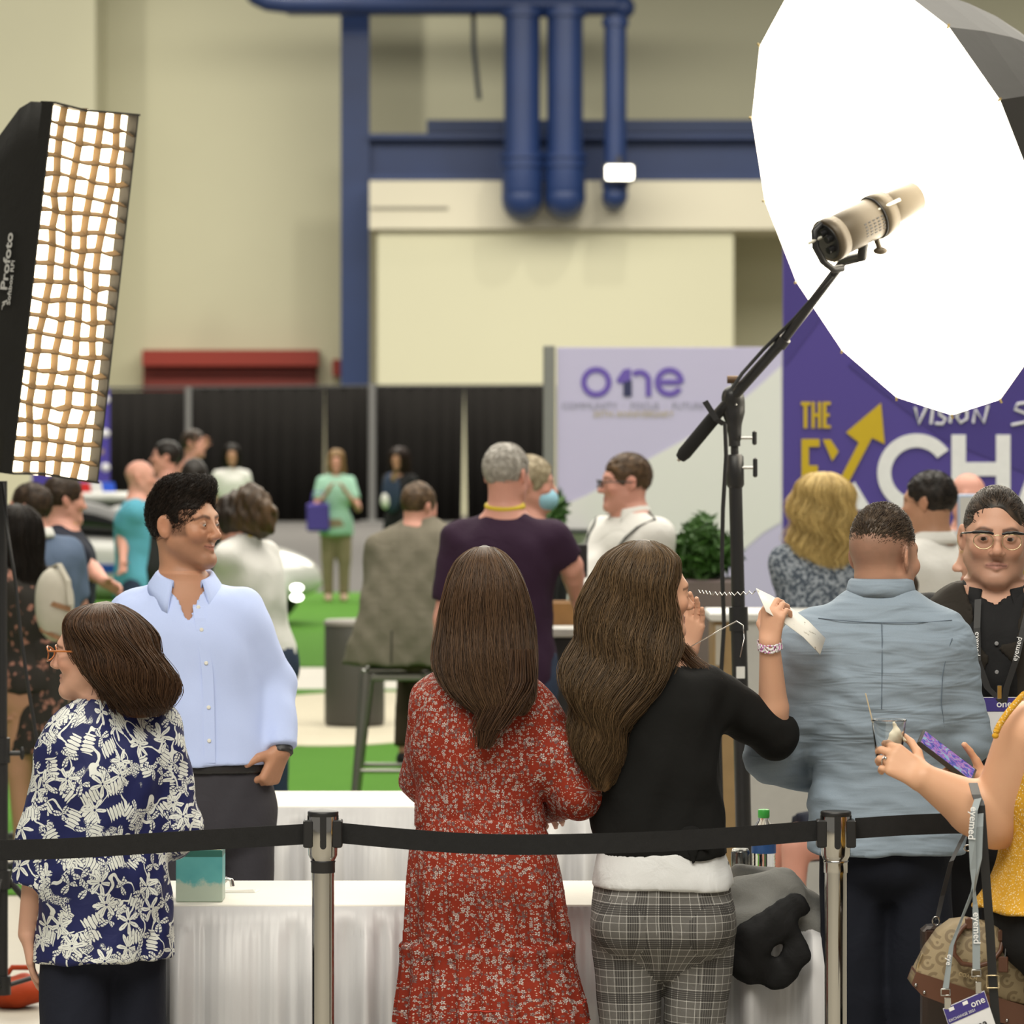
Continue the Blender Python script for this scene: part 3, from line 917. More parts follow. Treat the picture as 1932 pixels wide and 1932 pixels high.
# ------------------------------------------------------------------ the hall
def struct(name, mb, mat, parent=None):
    o = mb.build(name, mat, parent)
    if parent is None: o['kind'] = 'structure'
    return o
def pbox(x0, x1, y0, y1, D0, D1, bev=0.0, mb=None):
    """box whose front face fills photo columns x0..x1, rows y0..y1 at distance D0 and that runs back to D1"""
    a, b = P(x0, y1, D0), P(x1, y0, D0)
    return (mb or MB()).box((a[0], D0, a[2]), (b[0], D1, b[2]), bev)

def concrete():
    g = NT('pale_concrete_floor'); v = g.coord('Object')
    n = g.noise(v, .7, 5, .6); n2 = g.noise(v, 14, 4, .6)
    c = g.mix(g.math('ADD', g.math('MULTIPLY', n, .7), g.math('MULTIPLY', n2, .3)), (.30, .275, .225), (.46, .43, .36))
    g.bump(n2, .08, .01); return g.done(c, .45, 0, .4)
def turf(name, c0, c1):
    g = NT(name); v = g.coord('Object')
    n = g.noise(v, 3, 3); n2 = g.noise(v, 160, 2)
    g.bump(n2, .5, .02)
    return g.done(g.mix(g.math('ADD', g.math('MULTIPLY', n, .4), g.math('MULTIPLY', n2, .6)), c0, c1), .95, 0, .1)
struct('floor', MB().box((-45, -6, -.3), (45, 120, 0)), concrete())
GREEN = turf('green_event_carpet', (.055, .165, .018), (.095, .24, .034))
GREY = turf('grey_aisle_carpet', (.105, .10, .098), (.165, .16, .155))
SAND = turf('sand_coloured_carpet', (.56, .51, .39), (.68, .63, .50))
D = ground_D
struct('floor_carpet_grey', MB().box((-25, 49.8, 0), (25, 88, .006)), GREY)
struct('floor_carpet_green', MB().box((-14, 34.9, 0), (4.0, 49.8, .008)), GREEN)
struct('floor_carpet_green', MB().box((-14, 18.2, 0), (3.0, 32.0, .008)), GREEN)
def disc(cx, cy, rx, ry, z0, z1, n=64, wob=0.0):
    pts = [(cx + rx * math.cos(a) * (1 + wob * math.sin(3 * a + 1)), cy + ry * math.sin(a) * (1 + wob * math.sin(2 * a))) for a in np.linspace(0, 2 * PI_, n, endpoint=False)]
    return MB().prism(pts[::-1], z1 - z0, axis=2, z0=z0)
PI_ = math.pi
struct('floor_sand_patch', disc((665 - MID) * 29 / FPX, 29.0, .95, 2.6, .008, .014, wob=.05), SAND)
struct('floor_sand_patch', disc((-20 - MID) * 19.9 / FPX, 19.85, .62, .62, .008, .014), SAND)

WALL = plain('cream_painted_wall', (.585, .57, .41), .7, var=.05, scale=.35)
WALL2 = plain('cream_painted_block', (.63, .615, .445), .7, var=.04, scale=.3)
struct('wall_back', MB().box((-30, 95, 0), (30, 95.6, 24)), WALL)
struct('wall_left_pier', pbox(-900, 180, -900, 992, 92.5, 95, mb=MB()), WALL)
o = struct('wall_ledge', pbox(697, 1700, 341, 432, 91.0, 95), plain('pale_ledge_paint', (.70, .66, .52), .7, var=.04, scale=.4))
struct('wall_block', pbox(712, 1384, 434, 975, 91.2, 95), WALL2)
# blue steelwork and pipes
BLUE = plain('blue_steel_paint', (.014, .036, .128), .45, var=.18, scale=1.2)
m = MB(); pbox(643, 697, -260, 990, 92.4, 92.6, mb=m); pbox(643, 697, -260, 990, 93.0, 93.2, mb=m); pbox(662, 678, -260, 990, 92.6, 93.0, mb=m)
struct('wall_column_blue', m, BLUE)
m = MB(); pbox(697, 1800, 256, 338, 92.6, 92.9, mb=m); pbox(697, 1800, 252, 262, 92.2, 93.2, mb=m); pbox(697, 1800, 330, 340, 92.2, 93.2, mb=m)
struct('wall_beam_blue', m, BLUE)
struct('wall_beam_blue', pbox(805, 1800, 226, 250, 93.0, 94.4), plain('dark_blue_steel', (.014, .034, .11), .5, var=.15, scale=1))
m = MB(); pbox(540, 1190, -8, 24, 91.2, 91.9, mb=m); struct('wall_beam_header', m, BLUE)
def pipe(name, xc, w, y0, y1, ybot, D, label):
    t = thing(name, tuple(P(xc, y1, D)), label, 'pipe', 'blue pipes down the hall wall'); L = lambda x, y, d=0: P(x, y, D + d) - P(xc, y1, D)
    r = w / 2 * D / FPX
    MB().tube([L(xc, y0), L(xc, y1)], r, 20).build('straight_run', BLUE, t)
    k = r * 1.12
    c = L(xc, ybot) + A3(0, 0, k); pts = [L(xc, y1), c + A3(0, 0, .25)]
    for a in np.linspace(0, PI_ / 2, 7): pts.append(c + A3(0, .55 * (1 - math.cos(a)), -.0 - .55 * math.sin(a) + .25 * (0)))
    pts = [L(xc, y1), c + A3(0, -.02, .2), c + A3(0, .0, .02), c + A3(0, .12, -.02), c + A3(0, .6, -.02), c + A3(0, 3.0, -.02)]
    MB().tube(pts, [k] * 6, 20).ball(c, k * 1.02, 20, 12).build('elbow', BLUE, t)
    for yy in (y1 - 2, y1 + 14): MB().tube([L(xc, yy), L(xc, yy + 9)], r * 1.25, 20).build('flange', BLUE, t)
    MB().tube([L(xc, y0 + 6), L(xc, y0 + 20)], r * 1.2, 20).build('flange', BLUE, t)
pipe('water_pipe', 985, 68, 12, 292, 412, 90.2, 'thick blue pipe with elbow, leftmost of the three')
pipe('water_pipe', 1066, 68, 12, 292, 410, 90.2, 'thick blue pipe with elbow, middle of the three')
pipe('water_pipe', 1161, 42, 30, 330, 392, 90.0, 'thin blue pipe with elbow behind the floodlight')
t = thing('water_pipe', tuple(P(480, 6, 91)), 'horizontal blue pipe along the ceiling beam with bent end', 'pipe', 'blue pipes down the hall wall')
L = lambda x, y, d=0: P(x, y, 91 + d) - P(480, 6, 91)
MB().tube([L(470, -26), L(484, -6), L(505, 4), L(540, 8), L(900, 8), L(1176, 10)], .19, 16).ball(L(1176, 14), .24, 14, 10).build('straight_run', BLUE, t)
tag(MB().tube([P(893, 14, 91.5), P(894, 90, 91.4), P(899, 140, 91.3), P(904, 188, 91.3)], .05, 8).build('hanging_cable', plain('dark_cable', (.02, .03, .05), .6)), 'dark cable hanging from the blue ceiling beam', 'cable')
# floodlight
t = thing('floodlight', tuple(P(1168, 326, 89.4)), 'small lit floodlight on the thin blue pipe', 'floodlight')
L = lambda x, y, d=0: P(x, y, 89.4 + d) - P(1168, 326, 89.4)
a, b = L(1138, 342, .05), L(1199, 308, .05)
MB().box((a[0], .02, a[2]), (b[0], .5, b[2]), .03).build('housing', plain('lamp_housing', (.05, .05, .06), .5), t)
a, b = L(1144, 338, 0), L(1194, 313, 0)
MB().box((a[0], -.03, a[2]), (b[0], .03, b[2]), .02).build('lens', glow('floodlight_lens', (1.0, .96, .80), 6.0), t)
MB().tube([L(1168, 318, .3), L(1168, 300, .35), L(1166, 292, .5)], .06, 8).build('bracket', plain('lamp_housing', (.05, .05, .06), .5), t)
# red shutter
RED = plain('red_shutter_paint', (.17, .015, .008), .5, var=.1, scale=2)
sh = struct('door_1', pbox(270, 598, 690, 990, 94.7, 95.0), RED)
m = pbox(268, 600, 660, 690, 94.2, 95.0); m.build('shutter_header', plain('bright_red_paint', (.26, .022, .010), .5), sh)
for i in range(14):
    y = 694 + i * 20; pbox(276, 592, y, y + 16, 94.62, 94.7, .01).build('slat', RED, sh)
t = MB(); pbox(627, 642, 678, 710, 94.6, 95, .02, t); tag(t.build('alarm_box', plain('bright_red_paint', (.26, .022, .010), .5)), 'small red alarm box on the wall beside the blue column', 'alarm box')
tag(MB().tube([P(700, 392, 90.975), P(845, 392, 90.975)], .035, 8).build('conduit', plain('grey_conduit', (.36, .34, .28), .5)), 'thin grey conduit running along the pale ledge', 'conduit')

# black pipe-and-drape at the back
DR = 84.0
def drape(x0, x1, y0, lx=0, rx=0, label='', seed=0):
    """pleated cloth panel; lx, rx = how far its lower corners draw in (px)"""
    n = int(max(20, (x1 - x0) / 1.5)); r = np.random.default_rng(seed); v = []; f = []
    rows = [(y0, 0.0), (y0 + 90, .4), (984, 1.0)]; ph = r.uniform(0, 6)
    for y, t in rows:
        for i in range(n + 1):
            u = i / n; x = x0 + lx * t + (x1 - rx * t - x0 - lx * t) * u
            w = .05 * math.sin(u * (x1 - x0) * .22 + ph + .8 * math.sin(u * 9 + ph)) * (.6 + .4 * t)
            v.append(P(x, y, DR) + A3(0, w, 0))
    m = n + 1
    for k in range(2):
        for i in range(n): f.append((k*m+i, k*m+i+1, (k+1)*m+i+1, (k+1)*m+i))
    v = [(p[0], p[1], max(p[2], .02)) for p in v]
    o = MB().raw(v, f, True).build('drape', DRAPE)
    mo = o.modifiers.new('thick', 'SOLIDIFY'); mo.thickness = .03
    tag(o, label, 'drape', 'black drapes at the back of the hall')
DRAPE = cloth('black_drape', (.0085, .0075, .0068), 1.0, .1, 3, weave=.2)
drape(192, 356, 738, label='black drape panel beside the purple dotted banner', seed=1)
drape(360, 611, 733, rx=4, label='widest black drape panel, below the red shutter', seed=2)
drape(613, 699, 731, lx=4, label='narrow black drape panel behind the woman in mint', seed=3)
drape(708, 875, 731, rx=5, label='black drape panel just behind the woman dressed in black', seed=4)
drape(877, 1041, 730, lx=5, label='black drape panel next to the lavender banner', seed=5)
ALU = plain('brushed_aluminium', (.22, .22, .215), .45, .5)
def dpole(x, y0, w, label):
    t = thing('drape_pole', tuple(P(x, HOR + 1e-6, DR) * A3(1, 1, 0)), label, 'pole', 'uprights of the black drapes')
    z1 = P(x, y0, DR)[2]; r = w / 2 * DR / FPX
    MB().tube([(0, -.25, .03), (0, -.25, z1)], r, 12).build('upright', ALU, t)
    MB().box((-.22, -.45, 0), (.22, -.05, .03), .01).build('base_plate', ALU, t)
dpole(357, 731, 12, 'aluminium drape upright below the red shutter')
dpole(703, 724, 14, 'aluminium drape upright below the blue column')
dpole(1043, 728, 10, 'aluminium drape upright at the edge of the lavender banner')
for (x0, x1) in ((192, 357), (357, 703), (703, 1043)):
    pass
tag(MB().tube([P(192, 733, DR), P(703, 729, DR), P(1043, 728, DR)], .03, 8).build('drape_rail', plain('dark_rail', (.02, .02, .02), .5)), 'aluminium rail carrying the black drapes', 'rail')
# purple dotted banner behind the softbox
PURP = plain('purple_print', (.055, .038, .30), .6, var=.06, scale=3)
t = thing('banner_stand', tuple(P(150, HOR + 1e-6, 60) * A3(1, 1, 0)), 'narrow purple banner with white round logos behind the softbox', 'banner')
L = lambda x, y: P(x, y, 60) - np.array(t.location)
a, b = L(60, 935), L(207, 733); z0 = .04
MB().box((a[0], -.02, z0), (b[0], .02, b[2]), .005).build('panel', PURP, t)
MB().box((a[0], -.2, 0), (b[0], .2, .05), .01).build('foot', ALU, t)
for y in (754, 818, 882):
    for x in (199, 150, 100):
        c = L(x, y); o = MB().lathe([(0, 0), (.058, 0), (.058, .004), (0, .004)], 24).build('logo_dot', plain('white_print', (.75, .75, .78), .6), t); o.location = (c[0], -.022, c[2]); o.rotation_euler = (PI_ / 2, 0, 0)
for y in (788, 852):
    for k in range(1): 
        a, b = L(168, y + 5), L(196, y - 5); MB().box((a[0], -.024, a[2]), (b[0], -.02, b[2])).build('gold_line', plain('gold_print', (.30, .22, .12), .6), t)
# ------------------------------------------------------------------ the two big printed displays
YEL = plain('yellow_print', (.62, .43, .012), .6, var=.04)
WHT = plain('bright_white_print', (.88, .88, .92), .6)
VIO = plain('violet_print', (.115, .070, .36), .6, var=.04)
def ring(cx, cz, ro, ri, a0, a1, y0=-.006, d=.004, n=40, m=None):
    m = m or MB(); v = []; f = []
    for i in range(n + 1):
        a = a0 + (a1 - a0) * i / n
        for r in (ri, ro):
            for y in (y0, y0 + d): v.append((cx + r * math.cos(a), y, cz + r * math.sin(a)))
    for i in range(n):
        b = i * 4
        f += [(b, b+4, b+6, b+2), (b+1, b+3, b+7, b+5), (b, b+1, b+5, b+4), (b+2, b+6, b+7, b+3)]
    f += [(0, 2, 3, 1), (n*4, n*4+1, n*4+3, n*4+2)]
    return m.raw(v, f)
# lavender display with the word one
DB = 30.0
t = thing('display_wall', tuple(P(1050, HOR + 1e-6, DB) * A3(1, 1, 0)), 'lavender and white display wall printed with the word one', 'display wall')
O = np.array(t.location); L = lambda x, y: (P(x, y, DB) - O)
a, b = L(1051, 900), L(1476, 655)
LAV = plain('lavender_print', (.44, .41, .60), .6, var=.03, scale=1.5); PALE = plain('pale_grey_print', (.60, .60, .60), .6, var=.03, scale=1.5)
MB().box((a[0], 0, .0), (b[0], .05, b[2]), .004).build('panel', LAV, t)
g = lambda x, y: tuple(L(x, y)[[0, 2]])
zb = (L(1051, 900)[0], .02)
wave = [g(1053, 957), g(1105, 935), g(1160, 905), g(1220, 868), g(1290, 830), g(1370, 780), g(1430, 730), g(1474, 690), g(1474, 985), g(1440, 1005), g(1400, 1040), g(1370, 1075), g(1340, 1130), g(1320, 1200), (L(1310, 0)[0], .02), zb]
MB().prism(wave, .004, 1, -.004).build('print_wave', PALE, t)
MB().box((-.09, -.03, 0), (-.01, .06, b[2] + .01), .006).build('frame_post', ALU, t)
k = DB / FPX
def G(x, y): q = L(x, y); return q[0], q[2]
cx, cz = G(1125, 721); ring(cx, cz, 29 * k, 18 * k, 0, 2 * PI_).build('letter_o', VIO, t)
# the 1 that doubles as the left stem of the n
m = MB().prism([G(1163, 716), G(1176, 697), G(1190, 695), G(1190, 718), G(1181, 725), G(1165, 722)], .004, 1, -.006); m.build('letter_one_flag', VIO, t)
MB().prism([G(1176, 722), G(1192, 716), G(1192, 748), G(1176, 748)], .004, 1, -.007).build('letter_one_stem', plain('navy_print', (.02, .022, .085), .6), t)
m = MB(); cx, cz = G(1207, 719); ring(cx, cz, 22 * k, 11 * k, 0, PI_ * .75, m=m); m.prism([G(1218, 719), G(1229, 719), G(1229, 748), G(1218, 748)], .004, 1, -.006); m.build('letter_n', VIO, t)
m = MB(); cx, cz = G(1263, 721); ring(cx, cz, 28 * k, 17 * k, 0, PI_ * 1.82, m=m); m.prism([G(1246, 716), G(1286, 716), G(1286, 726), G(1246, 726)], .004, 1, -.007); m.build('letter_e', VIO, t)
cx, cz = G(1195, 766); text('tagline', 'COMMUNITY  \u00b7  FOCUS  \u00b7  FUTURE', .062, plain('grey_violet_print', (.28, .27, .36), .6), t, frame4((cx, -.006, cz), (1, 0, 0), (0, 0, 1)))
cx, cz = G(1195, 782); text('anniversary_line', '30TH ANNIVERSARY', .060, plain('dull_gold_print', (.42, .35, .20), .6), t, frame4((cx, -.006, cz), (1, 0, 0), (0, 0, 1)))

# purple display wall: THE EXCHANGE
DX = 21.0
t = thing('display_wall', tuple(P(1478, HOR + 1e-6, DX) * A3(1, 1, 0)), 'tall purple display wall with yellow and white lettering behind the umbrella', 'display wall')
O = np.array(t.location); L = lambda x, y: (P(x, y, DX) - O)
def G(x, y): q = L(x, y); return q[0], q[2]
k = DX / FPX
a, b = L(1478, 900), L(2330, 86)
PW = plain('royal_purple_print', (.082, .055, .315), .55, var=.05, scale=1.2); PW2 = plain('deep_purple_print', (.060, .040, .25), .55, var=.05, scale=1.2)
MB().box((a[0], 0, 0), (b[0], .06, b[2]), .004).build('panel', PW, t)
MB().prism([G(1482, 250), G(1482, 690), G(1700, 400), G(2000, 90), G(1640, 90)], .003, 1, -.003).build('print_facet', PW2, t)
MB().prism([G(1600, 690), G(1760, 520), G(2200, 520), G(2200, 1000), G(1780, 830)], .003, 1, -.0035).build('print_facet', PW2, t)
def poly(name, pts, mat, y=-.008): return MB().prism([G(*p) for p in pts], .004, 1, y).build(name, mat, t)
def bars(name, rects, mat):
    m = MB()
    for x0, y0, x1, y1 in rects: m.prism([G(x0, y0), G(x1, y0), G(x1, y1), G(x0, y1)], .004, 1, -.008)
    return m.build(name, mat, t)
bars('letter_t', [(1511, 758, 1529, 765), (1516, 765, 1523, 808)], YEL)
bars('letter_h', [(1531, 758, 1537, 808), (1543, 758, 1549, 808), (1537, 780, 1543, 786)], YEL)
bars('letter_e', [(1552, 758, 1559, 808), (1559, 758, 1567, 764), (1559, 780, 1565, 786), (1559, 802, 1567, 808)], YEL)
bars('letter_e_big', [(1512, 828, 1526, 965), (1526, 828, 1546, 843), (1526, 878, 1543, 893), (1526, 950, 1546, 965)], YEL)
poly('letter_x_stroke', [(1552, 829), (1567, 829), (1582, 852), (1570, 870)], YEL)
poly('arrow', [(1553, 965), (1620, 835), (1596, 816), (1662, 760), (1669, 838), (1645, 826), (1572, 965)], YEL)
poly('letter_x_leg', [(1612, 908), (1645, 962), (1616, 962), (1598, 932)], WHT)
cx, cz = G(1729, 892); ring(cx, cz, 74 * k, 48 * k, .62, 2 * PI_ - .62, y0=-.008).build('letter_c', WHT, t)
bars('letter_h_big', [(1795, 820, 1822, 962), (1879, 820, 1906, 962), (1822, 872, 1879, 898)], WHT)
poly('letter_a', [(1914, 962), (1965, 820), (1992, 820), (2044, 962), (2014, 962), (2004, 930), (1954, 930), (1944, 962)], WHT)
bars('letter_n_big', [(2058, 820, 2084, 962), (2140, 820, 2166, 962)], WHT); poly('letter_n_diagonal', [(2058, 820), (2084, 820), (2166, 962), (2140, 962)], WHT)
# brush-script line: hand-drawn strokes
m = MB()
def stroke(pts, w=3.0): m.tube([(*[G(*p)[0]], -.006, G(*p)[1]) for p in pts], w * k, 6)
for s_ in ([(1726, 768), (1733, 800), (1750, 764)], [(1760, 770), (1756, 800)], [(1786, 770), (1772, 772), (1772, 782), (1784, 790), (1778, 800), (1764, 799)], [(1796, 772), (1792, 798)], [(1812, 774), (1804, 786), (1812, 798), (1824, 790), (1824, 776), (1812, 772)], [(1836, 798), (1840, 772), (1856, 798), (1864, 764)], [(1790, 762), (1830, 758)], [(1950, 758), (1920, 762), (1914, 772), (1940, 782), (1936, 796), (1908, 802)], [(1980, 776), (1968, 788), (1978, 800), (1992, 788), (1980, 776)], [(2004, 774), (2006, 798), (2026, 796), (2030, 772)], [(2042, 800), (2046, 772), (2062, 778), (2048, 786), (2066, 800)], [(2096, 776), (2078, 784), (2080, 798), (2098, 798)], [(2128, 774), (2112, 776), (2112, 798), (2130, 798)]):
    stroke(s_)
m.build('script_line', WHT, t)
# ------------------------------------------------------------------ tables, barrier, lamps
CLOTHW = cloth('white_table_linen', (.74, .72, .66), .8, .15, 6, weave=.02)
def satin():
    g = NT('white_satin_skirt'); v = g.coord('Object')
    n = g.noise(g.mapping(v, (1, 1, .25)), 7, 3, .5, .6)
    g.bump(n, .35, .03)
    return g.done(g.mix(n, (.50, .50, .52), (.68, .68, .69)), .42, 0, .5)
SATIN = satin()
STEEL = plain('folding_steel', (.10, .10, .11), .4, .7)
def skirt_strip(path, z1, z0, amp, per, name, mat, parent, seed=0, band=.045):
    """pleated skirting along a floor path (list of (x, y)), outside to the left of travel"""
    r = np.random.default_rng(seed); P2 = np.array(path, float); seg = np.linalg.norm(np.diff(P2, axis=0), axis=1); tot = seg.sum(); n = int(tot / .006)
    cum = np.concatenate([[0], np.cumsum(seg)]); v = []; f = []
    rows = [(z1, 0.0), (z1 - band, .05), (z1 - band - .03, .55), (z1 - .25, .9), ((z0 + z1) / 2, 1.0), (z0, 1.15)]
    jit = r.normal(size=400)
    for z, t in rows:
        for i in range(n + 1):
            s_ = i / n * tot; k = min(np.searchsorted(cum, s_, side='right') - 1, len(seg) - 1); u = (s_ - cum[k]) / seg[k]
            p = P2[k] + (P2[k+1] - P2[k]) * u; d = (P2[k+1] - P2[k]) / seg[k]; nn = A3(d[1], -d[0])
            q = s_ / per + .35 * math.sin(s_ * 9.1) + .2 * math.sin(s_ * 23)
            w = (math.sin(2 * PI_ * q) * .6 + .4 * math.sin(4.7 * q + 1.3)) + .25 * jit[int(q) % 400]
            fine = .0015 * math.sin(2 * PI_ * s_ / .018) * (1 if t > .01 else 0)
            off = t * amp * (w * .5 + .55) + fine
            v.append((p[0] + nn[0] * off, p[1] + nn[1] * off, z))
    m = n + 1
    for a in range(len(rows) - 1):
        for i in range(n): f.append((a*m+i, a*m+i+1, (a+1)*m+i+1, (a+1)*m+i))
    o = MB().raw(v, f, True).build(name, mat, parent)
    mo = o.modifiers.new('thick', 'SOLIDIFY'); mo.thickness = .002
    return o
def banquet_table(x0, x1, y0, y1, z, lab_t, lab_c, seed, skirt=True):
    cx, cy = (x0 + x1) / 2, (y0 + y1) / 2
    t = thing('folding_table', (cx, cy, 0), lab_t, 'table', 'skirted folding tables'); hx, hy = (x1 - x0) / 2, (y1 - y0) / 2
    MB().box((-hx, -hy, z - .034), (hx, hy, z - .004), .004).build('tabletop', plain('table_board', (.35, .26, .16), .6), t)
    for sx in (-1, 1):
        for sy in (-1, 1):
            MB().tube([(sx * (hx - .2), sy * (hy - .07), 0), (sx * (hx - .2), sy * (hy - .07), z - .03)], .014, 8).build('leg', STEEL, t)
        MB().tube([(sx * (hx - .2), -hy + .07, .35), (sx * (hx - .2), hy - .07, .35)], .01, 8).build('brace', STEEL, t)
    c = thing('tablecloth', (cx, cy, z), lab_c, 'tablecloth', 'white table linen')
    MB().box((-hx - .006, -hy - .006, -.004), (hx + .006, hy + .006, .004), .003).build('cloth_top', CLOTHW, c)
    m = MB(); e = .007
    for (a, b, u) in (((-hx-e, -hy-e), (hx+e, -hy-e), 0), ((hx+e, -hy-e), (hx+e, hy+e), 0)):
        pass
    skirt_strip([(-hx-e, hy+e), (-hx-e, -hy-e), (hx+e, -hy-e), (hx+e, hy+e), (-hx-e, hy+e)], 0.0, -z + .02, .10, .095, 'skirt', SATIN, c, seed)
    # clips along the edge
    return t, c
TZ = .74
T1 = (P(150, 1700, 11.04)[0], P(1532, 1700, 11.04)[0], 11.05, 11.62)
banquet_table(*T1, TZ, 'long folding table in front, under white skirted linen', 'white skirted tablecloth on the nearest table', 3)
T2 = (P(470, 1500, 13.86)[0], P(1190, 1500, 13.86)[0], 13.86, 14.42)
banquet_table(*T2, TZ, 'second folding table behind the man in pale blue', 'white skirted tablecloth on the farther table', 5)

# --- retractable belt barrier
def chrome():
    g = NT('polished_chrome'); return g.done((.52, .51, .49), .10, 1.0)
CHROME = chrome(); BLACKP = plain('black_plastic', (.012, .012, .013), .4); BELT = cloth('black_webbing', (.012, .012, .0125), .75, .05, 40, weave=.3)
DS = 10.5; ks = DS / FPX
def post(px, label):
    t = thing('barrier_post', tuple(P(px, HOR + 1e-6, DS) * A3(1, 1, 0)), label, 'barrier post', 'chrome barrier posts')
    zt = CAM_H - (1530 - HOR) * ks
    MB().lathe([(0, 0), (.17, 0), (.175, .008), (.165, .02), (.06, .035), (.045, .05), (0, .05)], 40).build('base', CHROME, t)
    MB().lathe([(.0265, .04), (.0265, zt - .128)], 28).build('tube', CHROME, t)
    MB().lathe([(.0285, zt - .145), (.0285, zt - .122), (.030, zt - .118), (.028, zt - .116)], 28).build('collar', BLACKP if px < 1000 else CHROME, t)
    MB().lathe([(.0275, zt - .118), (.031, zt - .112), (.0345, zt - .104), (.0345, zt - .010), (.033, zt - .006)], 28).build('cassette', CHROME, t)
    MB().lathe([(.0355, zt - .012), (.0365, zt - .008), (.0365, zt - .002), (.034, zt), (0, zt)], 28).build('cap', BLACKP, t)
    for a in (0.05, PI_ / 2, PI_, -PI_ / 2):
        d = A3(math.sin(a), -math.cos(a), 0); c = d * .0345
        u = A3(math.cos(a), math.sin(a), 0); m = MB(); n = 10
        pts = [(-.0075, -.010), (.0075, -.010)] + [(.0075 * math.cos(q), -.080 - .0075 * math.sin(q)) for q in np.linspace(0, PI_, n)]
        v = [c + u * x + A3(0, 0, zt + z) + d * o for o in (-.004, .0022) for x, z in pts]; N = len(pts)
        m.raw(v, [tuple(range(N - 1, -1, -1)), tuple(range(N, 2 * N))] + [(i, (i+1) % N, (i+1) % N + N, i + N) for i in range(N)]); m.build('slot', BLACKP, t)
    for sd in (-1, 1):
        MB().box((sd * .034 - .012, -.026, zt - .085), (sd * .034 + .012, .026, zt - .020), .003).build('belt_clip', BLACKP, t)
    return t, zt
_, ZT = post(609.5, 'chrome barrier post between the blue shirt and the red dress'); post(1577, 'chrome barrier post in front of the chambray shirt')
def belt(pts, label):
    v = [P(x, y, DS + d) for x, y, d in pts]
    u = np.linspace(0, len(v) - 1, 40); q = [np.array([np.interp(w, range(len(v)), [p[i] for p in v]) for i in range(3)]) for w in u]
    q = np.array(q); 
    for _ in range(6): q[1:-1] = .25 * q[:-2] + .5 * q[1:-1] + .25 * q[2:]
    tag(MB().ribbon(list(q), (0, .0, .0485), .0016).build('barrier_belt', BELT), label, 'barrier belt', 'black barrier belts')
belt([(-420, 1592, 0), (-200, 1603, 0), (0, 1605, 0), (150, 1600, 0), (300, 1590, 0), (450, 1581, 0), (572, 1574, 0)], 'black barrier belt crossing the jungle print top')
belt([(646, 1572, 0), (750, 1582, 0), (850, 1590, 0), (950, 1594, 0), (1080, 1593, 0), (1250, 1588, 0), (1400, 1579, 0), (1542, 1567, 0)], 'black barrier belt crossing the red dress and black jacket')
belt([(1613, 1563, 0), (1700, 1557, 0), (1800, 1553, .02), (1950, 1556, .05), (2150, 1562, .1)], 'black barrier belt running behind the bare forearm')

